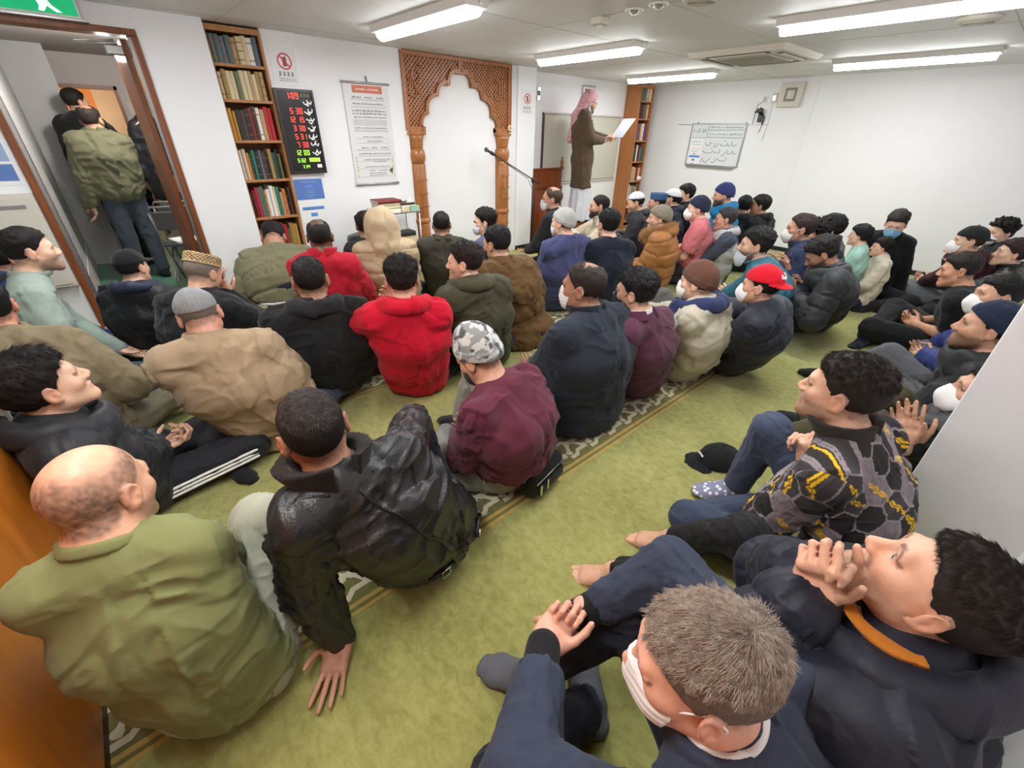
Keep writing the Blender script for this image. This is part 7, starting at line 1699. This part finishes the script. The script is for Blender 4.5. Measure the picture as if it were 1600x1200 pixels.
person('man in a white cap and dark navy hooded jacket near the far wall', (1049, 311), .82, -10, -18, ('cross', 'cross'), 'lap', lean=.05, s=1.0, tone=T1, hair=('short', BK), hat=dict(kind='skullcap', col=(222, 222, 226), z=.046, ribs=24, mkind='knit'), mask=(232, 232, 236), top=dict(col=(38, 42, 60), kind='puffer', t=.026, hood=True, amp=.010), bottom=(BLACKT, 'cotton'))
person('young man with swept-up black hair and black mask by the far wall', (1071, 304), .86, -14, -44, 'seiza', 'thigh', lean=.05, s=1.0, tone=T1, hair=('full', BK), mask=(34, 34, 38), top=dict(col=(26, 27, 30), kind='wool', t=.022, amp=.009, collar='fold'), bottom=(BLACKT, 'cotton'))
person('man in a tan quilted coat with a fur-trimmed hood and olive cap', (1030, 341), .79, -18, -32, ('cross', 'cross'), 'lap', pel=(4.36, 2.52), s=1.06, tone=T1, hair=('crop', BRN), beard=.4, hat=dict(kind='beanie', col=(128, 120, 104), h=.092, ribs=32), top=dict(col=(160, 106, 56), kind='puffer', t=.044, at=.040, puff=.12, amp=.009, hood=True, hs=1.15, fur=((176, 136, 90), 4200, .045)), bottom=(NAVYT, 'cotton'))
person('man in a pink tee, navy beanie and white mask, kneeling', (1090, 326), .86, -24, -25, 'seiza', ('thigh', 'thigh'), pel=(4.92, 2.42), s=1.04, tone=T1, hair=('crop', BK), hat=dict(kind='beanie', col=(40, 46, 66), h=.096, ribs=36), mask=dict(col=(236, 236, 236), shape='cone'), top=dict(col=(204, 116, 122), kind='cotton', t=.018, at=.020, amp=.009, short=True, cutz=.15, name='t_shirt'), bottom=((70, 70, 74), 'cotton', .01))
person('bearded man in a bright blue jacket and navy beanie by the far wall', (1130, 305), .93, -34, -30, 'seiza', 'dua', lean=.02, s=1.06, tone=T2, hair=('crop', BK), beard=.9, pitch=6, hat=dict(kind='beanie', col=(48, 58, 104), h=.098, ribs=30), top=dict(col=(24, 118, 164), kind='canvas', t=.026, amp=.010, hood=True), bottom=(BLACKT, 'cotton'))
def grey_side(V, ci, v, u, D):
    C = np.tile(np.array(srgb(64, 70, 86)[:3]), (len(V), 1)); m = (ci == 0) & (np.abs(V[:, 0]) > .13) & (V[:, 2] < .55); C[m] = srgb(172, 172, 172)[:3]; return C
person('man in a dark jacket with pale grey side panels and hood, greying hair', (1133, 343), .765, -24, -28, ('cross', 'cross'), 'clasp', pel=(5.06, 2.16), s=1.0, tone=T2, hair=('short', (52, 50, 52)), grey=(110, 108, 108), top=dict(col=(64, 70, 86), mat=M_TINTJ, tintfn=grey_side, kind='cotton', t=.026, amp=.009, hood=True, hcol=(184, 184, 184)), bottom=((120, 118, 112), 'cotton'))
person('black-haired man in a black hooded jacket before the far wall, head turned away', (1162, 322), .79, 40, 50, ('cross', 'cross'), 'lap', lean=.05, s=1.0, tone=T2, hair=('short', BK), top=dict(col=(36, 37, 40), kind='wool', t=.026, amp=.009, hood=True), bottom=(BLACKT, 'cotton'))
def white_marks(I):
    M_ = Matrix.Identity(4)
    bm = bmesh.new(); rr = random.Random(6); B = I['B']; up = nrm(I['C7']-B[2])
    for k in range(2):
        p = B[2]+up*(.07-.03*k)+np.array([0, -.165, 0]); Mq = Matrix(((1, 0, 0, p[0]), (0, 0, 1, p[1]), (0, 1, 0, p[2]), (0, 0, 0, 1))); scribble(bm, -.09+.02*k, 0, .09-.03*k, .014, Mq, 0, rr, z=.004)
    bm_obj('back_print', bm, M_WHITE, I['root'])
    s_ = Shape(); s_.cone(I['sh'][0]+np.array([.07, -.02, .02]), I['EL'][0]+np.array([.065, -.02, 0]), .006, .006); V, Q = s_.mesh(.006); np_mesh('sleeve_stripe', V, Q, M_WHITE, I['root'])
person('man in a black hooded top with white lettering on the back, far wall', (1187, 322), .80, 20, -20, ('cross', 'cross'), 'lap', lean=.03, s=1.0, tone=T3, hair=('full', BK), top=dict(col=(26, 27, 29), kind='cotton', t=.026, amp=.009, hood=True, name='hoodie'), bottom=(BLACKT, 'cotton'), extra=white_marks)
def teal_back(V, ci, v, u, D):
    C = np.tile(np.array(srgb(44, 104, 122)[:3]), (len(V), 1)); m = (V[:, 1] < .02-.25*(V[:, 2]-.35)) & (V[:, 0] > -.10) & (V[:, 2] < .58); C[m] = srgb(86, 102, 142)[:3]; return C
person('bearded man in a teal top with a grey-blue back panel, mask under chin', (1180, 383), .81, -4, -26, ('cross', 'cross'), 'clasp', pel=(4.10, 1.24), s=1.05, tone=T1, hair=('full', (30, 26, 26)), beard=.8, mask=dict(col=(190, 200, 206), down=.045), slouch=.10, top=dict(col=(44, 104, 122), mat=M_TINTJ, tintfn=teal_back, kind='cotton', t=.026, at=.024, amp=.010, collar='low'), bottom=(BLACKT, 'cotton'))
person('man in a navy shirt and grey-white mask raising open hands, right side', (1250, 358), .87, -16, -22, 'seiza', (dict(base='dua', ww=W3(1232, 425, .56)), dict(base='dua', ww=W3(1216, 423, .56))), lean=.03, s=1.0, tone=T3, hair=('short', (44, 34, 30)), mask=dict(col=(206, 204, 198), shape='cone'), top=dict(col=(38, 46, 72), kind='cotton', t=.018, amp=.010, collar='fold', name='shirt'), bottom=(NAVYT, 'cotton'))
person('curly-haired person mostly hidden behind the navy shirt', (1273, 366), .80, -10, -40, ('cross', 'cross'), 'lap', lean=.03, s=.97, tone=T3, hair=('curly', BK), top=dict(col=(70, 72, 78), kind='cotton', t=.018, amp=.010), bottom=(NAVYT, 'cotton'))
person('boy with black hair in a charcoal puffer behind the bowed man', (1297, 357), .82, -20, -22, ('cross', 'cross'), 'lap', lean=.02, s=.95, tone=T1, hair=('long', BK), top=dict(col=(58, 60, 64), kind='puffer', t=.036, puff=.09, amp=.008, collar='stand'), bottom=(NAVYT, 'cotton'))
person('bearded man in a black quilted puffer bowing over his cupped hands', (1284, 397), .76, -22, -18, ('cross', 'cross'), (dict(base='dua', ww=W3(1254, 455, .44), curl=.45), dict(base='dua', ww=W3(1242, 457, .44), curl=.45)), pel=(4.62, .95), pitch=34, s=1.05, tone=T3, hair=('full', (30, 26, 26)), beard=.9, slouch=.07, shw=1.05, top=dict(col=(46, 48, 50), kind='puffer', t=.040, at=.038, puff=.10, amp=.008, collar='stand', hood=True), bottom=((28, 34, 48), 'denim', .004))
person('child in a mint green shirt in front of the black sweater', (1343, 368), .70, -8, -4, ('cross', 'cross'), 'lap', lean=.03, s=.82, tone=T1, hair=('long', (20, 20, 24)), top=dict(col=(172, 212, 200), kind='cotton', t=.018, amp=.009, name='shirt'), bottom=(BLACKT, 'cotton'))
person('small child in a cream sweatshirt looking left', (1377, 386), .62, -20, -24, ('cross', 'cross'), 'lap', lean=.02, s=.74, tone=T1, hair=('long', BK), top=dict(col=(216, 204, 182), kind='fleece', t=.024, amp=.010, name='sweatshirt'), bottom=(NAVYT, 'cotton'))
person('man in a black sweater and light blue mask leaning on one hand by the wall', (1400, 350), .80, 246, 262, ('flat', 'flat'), ('lap', dict(base='floor', w=(-.30, .04, .05))), lean=.03, pitch=20, s=1.02, tone=T1, hair=('full', (38, 34, 32)), mask=(120, 178, 216), top=dict(col=(22, 23, 25), kind='wool', t=.020, at=.018, amp=.009, name='sweater', collar='crew'), bottom=((34, 34, 38), 'cotton'))
person('man in a maroon hoodie, backward black cap and cone mask, legs stretched out', (1513, 377), .735, 14, -12, ('long', 'long'), ('clasp', 'clasp'), pel=(6.25, .10), s=1.05, tone=T1, hair=('crop', BRN), hat=dict(kind='cap', col=(30, 36, 34), mkind='cotton', yaw=180), mask=dict(col=(238, 238, 238), shape='cone'), top=dict(col=(70, 28, 38), kind='cotton', t=.026, amp=.010, hood=True, name='hoodie'), bottom=((104, 112, 120), 'denim', .006), feet=('sock', (84, 26, 38)))
person('curly-haired man in a black coat and white mask in the far corner', (1562, 364), .75, -10, -40, ('cross', 'cross'), 'lap', lean=-.02, s=1.0, tone=T1, hair=('curly', BK), mask=(232, 232, 232), top=dict(col=(28, 29, 31), kind='puffer', t=.034, amp=.010, collar='stand', puff=.1), bottom=(BLACKT, 'cotton'))
person('man in a black leather jacket with raised hands at the far right edge', (1580, 396), .68, 0, -16, ('cross', 'cross'), (dict(base='dua', w=(.03, .30, .52)), dict(base='dua', w=(-.05, .30, .50))), lean=-.03, pitch=-4, s=1.0, tone=T1, hair=('full', (46, 32, 32)), top=dict(col=(32, 32, 34), kind='leather', t=.024, amp=.011, collar='stand', name='leather_jacket'), bottom=(BLACKT, 'cotton'))
person('man in a black tee with shaved sides, bare forearms, hands clasped in his lap', (1499, 422), .715, 2, -6, ('cross', 'cross'), (dict(base='clasp', ww=W3(1436, 500, .24)), dict(base='clasp', ww=W3(1430, 506, .24), polew=(-.5, -1, -.5))), pel=(4.80, -.02), pitch=10, s=1.03, tone=(200, 150, 120), hair=('fade', (36, 30, 28)), buzz=((40, 34, 32), .55, .068), slouch=.02, shw=1.10, top=dict(col=(30, 31, 33), kind='cotton', t=.014, at=.016, amp=.008, short=True, collar='crew', name='t_shirt'), bottom=((26, 27, 30), 'cotton', .014), feet=('sock', (34, 40, 52)), legmod=(dict(kw=W3(1398, 482, .18), aw=W3(1352, 526, .07)), dict(kw=W3(1362, 512, .17), aw=W3(1385, 528, .08))))
person('dark-haired man in a blue puffer and white mask against the back wall', (1556, 464), .735, -4, -22, ('cross', 'cross'), ('knee', dict(base='lap')), pel=(4.16, -.16), pitch=-4, roll=8, s=1.02, tone=T2, hair=('fade', BK), mask=dict(col=(236, 236, 236), shape='cone'), slouch=.0, top=dict(col=(46, 58, 120), kind='puffer', t=.036, at=.034, puff=.07, amp=.007, collar='stand'), bottom=((76, 84, 104), 'denim', .008))
person('man in a navy beanie, short beard and black jacket against the back wall', (1543, 512), .775, 0, -8, ('up', 'cross'), ('lap', 'knee'), pel=(3.36, -.20), pitch=-3, s=1.02, tone=T2, hair=('crop', BK), beard=.7, hat=dict(kind='beanie', col=(34, 42, 62), h=.098, ribs=38, slope=.5, z=.03), slouch=.0, top=dict(col=(42, 43, 45), kind='puffer', t=.030, at=.030, amp=.013, hood=True, hcol=(40, 41, 43)), bottom=((78, 82, 90), 'denim', .008), legmod=(dict(kw=(3.62, .24, .30), aw=(3.55, .5, .09)), dict(kw=(3.12, .18, .24), aw=(3.35, .30, .07))))
person('man in a black puffer and white mask half hidden by the white partition', (1536, 618), .61, 30, -12, ('up', 'up'), (dict(base='clasp', ww=W3(1425, 690, .40), dw=(-.2, .35, .9), pw=(-.9, .1, 0), curl=.12, polew=(.8, .2, -.6)), dict(base='clasp', ww=W3(1412, 692, .40), dw=(.25, .4, .85), pw=(.9, .2, 0), curl=.12, polew=(.5, .7, -.5))), pel=(2.84, -.15), pitch=-12, s=1.03, tone=T2, hair=('short', BK), mask=dict(col=(236, 236, 236), shape='cone'), slouch=-.02, top=dict(col=(38, 40, 43), kind='puffer', t=.036, at=.036, puff=.11, amp=.009, collar='stand', cuff=.10), bottom=((82, 76, 56), 'canvas', .008), legmod=(dict(kw=(2.72, .10, .40), aw=(2.75, .40, .085)), dict(kw=(2.42, .12, .38), aw=(2.45, .42, .085))))
# third row, in the middle
person('balding man in a dark navy fleece and white mask near the centre', (911, 449), .86, 8, -20, 'seiza', ('thigh', 'thigh'), pel=(1.78, 1.36), s=1.06, tone=T3, hair=('crop', (44, 36, 32)), bald=.018, grey=(80, 72, 68), mask=(232, 234, 234), slouch=.055, fat=.03, shw=1.14, pz=.19, top=dict(col=(40, 46, 56), kind='fleece', t=.026, at=.026, amp=.010, collar='stand', hemz=.0, hemr=.172, skirt=[(-.02, .10, .195, 1.34)]), bottom=((30, 32, 38), 'cotton'), feet=('sock', (50, 56, 66)))
person('man in a plum sweater over a white collar with a black mask', (992, 456), .80, 4, -15, ('cross', 'cross'), ('clasp', 'clasp'), pel=(2.33, 1.31), s=1.0, tone=T1, hair=('full', (28, 27, 29)), mask=(34, 34, 38), slouch=.06, top=dict(col=(84, 46, 64), kind='wool', t=.018, at=.016, amp=.008, collar='shirt', name='sweater'), bottom=(NAVYT, 'cotton'))
person('man in a brown beanie and cream jacket with a navy hood', (1090, 441), .75, 2, -8, ('up', 'cross'), ('hug', 'hug'), pel=(2.80, 1.26), s=1.02, tone=T1, hair=('crop', BRN), hat=dict(kind='beanie', col=(96, 66, 54), h=.104, ribs=44, slope=.35, z=.012), mask=(236, 236, 232), slouch=.085, shw=1.05, top=dict(col=(190, 184, 164), kind='cotton', t=.026, at=.024, amp=.013, hood=True, hs=1.18, hcol=(46, 54, 92), name='jacket'), bottom=((90, 88, 84), 'cotton'))
person('man in a backward red cap and quilted navy jacket, front of right aisle', (1188, 447), .74, -2, -6, ('up', 'cross'), ('hug', 'hug'), pel=(3.18, 1.06), s=1.02, tone=T2, hair=('crop', BK), hat=dict(kind='cap', col=(208, 24, 44), mkind='cotton', yaw=180, letters=[[(-.014, .090), (-.026, .098), (-.036, .090), (-.026, .080), (-.016, .072), (-.026, .062), (-.038, .068)], [(-.006, .066), (.004, .082), (.008, .066), (.016, .080), (.022, .068)], [(.03, .07), (.036, .092), (.042, .07)]]), mask=dict(col=(238, 238, 238), shape='cone'), slouch=.09, shw=1.05, top=dict(col=(40, 44, 58), kind='puffer', t=.030, at=.028, puff=.075, amp=.009, collar='low'), bottom=(NAVYT, 'cotton'))
# ================================================================== the speaker and the people in the hall
def speaker_extra(I):
    Hc, Rh, S, C7, root = I['Hc'], I['Rh'], I['S'], I['C7'], I['root']; P = lambda x, y, z: Hc+Rh@(np.array([x, y, z])*S)
    s_ = Shape(); s_.ell(P(0, -.014, .034), np.array([.092, .114, .104])*S, Rh)
    s_.cone(P(0, .075, .085), P(0, -.02, .118), .024*S, .03*S, .03)
    s_.econe(P(0, -.05, -.01), C7+np.array([0, -.085, -.05])*S, .085*S, .075*S, np.array([1.0, 0, 0]), 1.05, 1.7, .05)
    s_.econe(C7+np.array([-.02, -.09, -.04])*S, C7+np.array([-.05, -.165, -.34])*S, .072*S, .035*S, np.array([1.0, 0, 0]), 1.6, 2.6, .05)
    s_.ell(P(0, .125, -.045), np.array([.080, .13, .098])*S, Rh, k=.02, op='s'); s_.cone(P(0, .02, -.10), P(0, .04, -.25), .075*S, .10*S, .02, 's')
    V, Q = s_.mesh(.0085); N = vnormals(V, Q); ang = np.arctan2(V[:, 0], V[:, 1]); V = V+N*(.010*np.sin(ang*9+V[:, 2]*14)*sstep(.0, -.2, V[:, 2]-Hc[2])+.006*vnoise((V*18).astype(np.float32), 4))[:, None]
    np_mesh('checked_headscarf', V, Q, M_TINTCLOTH, root, ghutra_tint(((V-Hc)@Rh)/S))
    s_ = Shape(); p0 = I['P0']
    s_.econe(p0+np.array([0, 0, -.25])*S, np.array([0, .01, .06]), .135*S, .175*S, np.array([1.0, 0, 0]), 1.25, 1.30, .04); s_.plane((0, 0, .02), (0, 0, -1))
    V, Q = s_.mesh(.011); N = vnormals(V, Q); ang = np.arctan2(V[:, 0], V[:, 1]); V = V+N*(.012*np.sin(ang*11+1.5*np.sin(V[:, 2]*5))*sstep(.7, .1, V[:, 2]))[:, None]
    np_mesh('white_robe', V, Q, m_cloth((214, 216, 224), 'cotton'), root)
    bm = bmesh.new(); a = C7+np.array([.0, .055, .02])
    for q in (-1, 1): add_tube(bm, [tuple(P(q*.07, .0, -.06)), tuple(C7+np.array([q*.055, .10, -.06])*S), tuple(C7+np.array([q*.03, .145, -.20])*S)], .022, 8)
    bm_obj('scarf_ends', bm, plain('scarf_white', srgb(206, 204, 204), .8), root, True)
SPK = person('speaker in a pink checked headscarf, brown coat and white robe on the pulpit step', (921, 160), 0, 136, 130, ('stand', 'stand'), (dict(base='down', w=(.03, .27, 1.13), dir=(-.2, .9, .25), palm=(-.75, 0, .55), curl=.55, pole=(.7, -.5, -.6)), dict(base='down', w=(-.07, .34, 1.15), dir=(.2, .8, .35), palm=(.7, 0, .6), curl=.55, pole=(-.7, -.5, -.6))), dist=7.36, base=.328, lean=.02, pitch=14, s=1.0, tone=T2, hair=('short', BK), beard=.75, glasses=True, slouch=.02, pz=.92,
    top=dict(col=(84, 68, 52), kind='wool', t=.030, at=.026, amp=.010, collar='fold', name='coat', hemz=-.05, hemr=.135, skirt=[(.0, .70, .145, 1.42), (.0, .50, .158, 1.40)], cutz=.49, cuff=.12, cuffs=(226, 226, 230)), bottom=((206, 208, 214), 'cotton', .01), feet=('sock', (40, 40, 44)), extra=speaker_extra)
pw = SPK['loc']+SPK['Rw']@np.array([-.02, .50, 1.22])
t = thing('speech_sheets', 'pale grey sheets of paper held up by the speaker', 'paper', tuple(pw), math.radians(-100))
for k in range(2): box('sheet', (-.115, -.006+.006*k, -.07+.004*k), (.115, -.0045+.006*k, .25+.004*k), plain('grey_paper', srgb(190, 194, 204), .6), t, M=Matrix.Rotation(math.radians(-42), 4, 'X'))

def put(px_, py_, dist): return at_d(px_, py_, dist)
person('standing man in an olive padded jacket and jeans in the hall, thinning hair', (143, 188), 0, -12, 25, ('stand', 'stand'), (dict(base='down', w=(.20, .26, .92), dir=(.1, .9, -.35)), 'down'), dist=6.45, base=.002, s=1.02, tone=T2, hair=('short', (40, 32, 30)), bald=.035, fat=.0, shw=1.0, lean=.02, pz=.93, beard=.4,
    top=dict(col=(98, 98, 76), kind='canvas', t=.030, at=.030, amp=.014, collar='stand', cutz=.78, hemr=.12), bottom=((50, 66, 84), 'denim', .010))
person('man in black standing beyond the olive jacket in the hall, hand at his face', (120, 160), 0, 20, 60, ('stand', 'stand'), ('face', 'down'), dist=7.25, base=.002, s=1.0, tone=T2, hair=('short', BK), lean=.0, pz=.86, top=dict(col=(24, 24, 26), kind='wool', t=.026, amp=.01, cutz=.70), bottom=(BLACKT, 'cotton'))
person('man in black bending over beside the folding chairs in the hall', (238, 284), 0, 110, 115, ('stand', 'stand'), (dict(base='down', w=(.10, .50, .50), dir=(0, .3, -.9)), dict(base='down', w=(-.10, .52, .50), dir=(0, .3, -.9))), dist=7.2, base=.002, pitch=70, s=1.0, tone=T2, hair=('full', BK), lean=.42, pz=.86, slouch=.10, top=dict(col=(26, 27, 29), kind='wool', t=.026, amp=.011, cutz=.6), bottom=(BLACKT, 'cotton'))
t = thing('hanging_coat', 'black padded coat hanging on the right side of the hall', 'coat', tuple(put(236, 215, 6.9)))
s_ = Shape(); s_.econe((0, 0, .12), (0, 0, -.55), .085, .12, (1, 0, 0), 1.7, 1.5, .04); s_.cone((.12, 0, .10), (.19, 0, -.38), .055, .045, .03); s_.cone((-.12, 0, .10), (-.19, 0, -.38), .055, .045, .03); s_.ell((0, 0, .19), (.075, .06, .06), None, .03)
V, Q = s_.mesh(.012); N = vnormals(V, Q); V = V+N*(.010*vnoise((V*16).astype(np.float32), 2))[:, None]; np_mesh('coat_body', V, Q, m_cloth((24, 25, 28), 'puffer'), t)
bm = bmesh.new(); add_tube(bm, [(-.10, -.085, .12), (-.05, -.10, .16), (.0, -.085, .20)], .008, 8); bm_obj('white_piping', bm, M_WHITE, t, True)
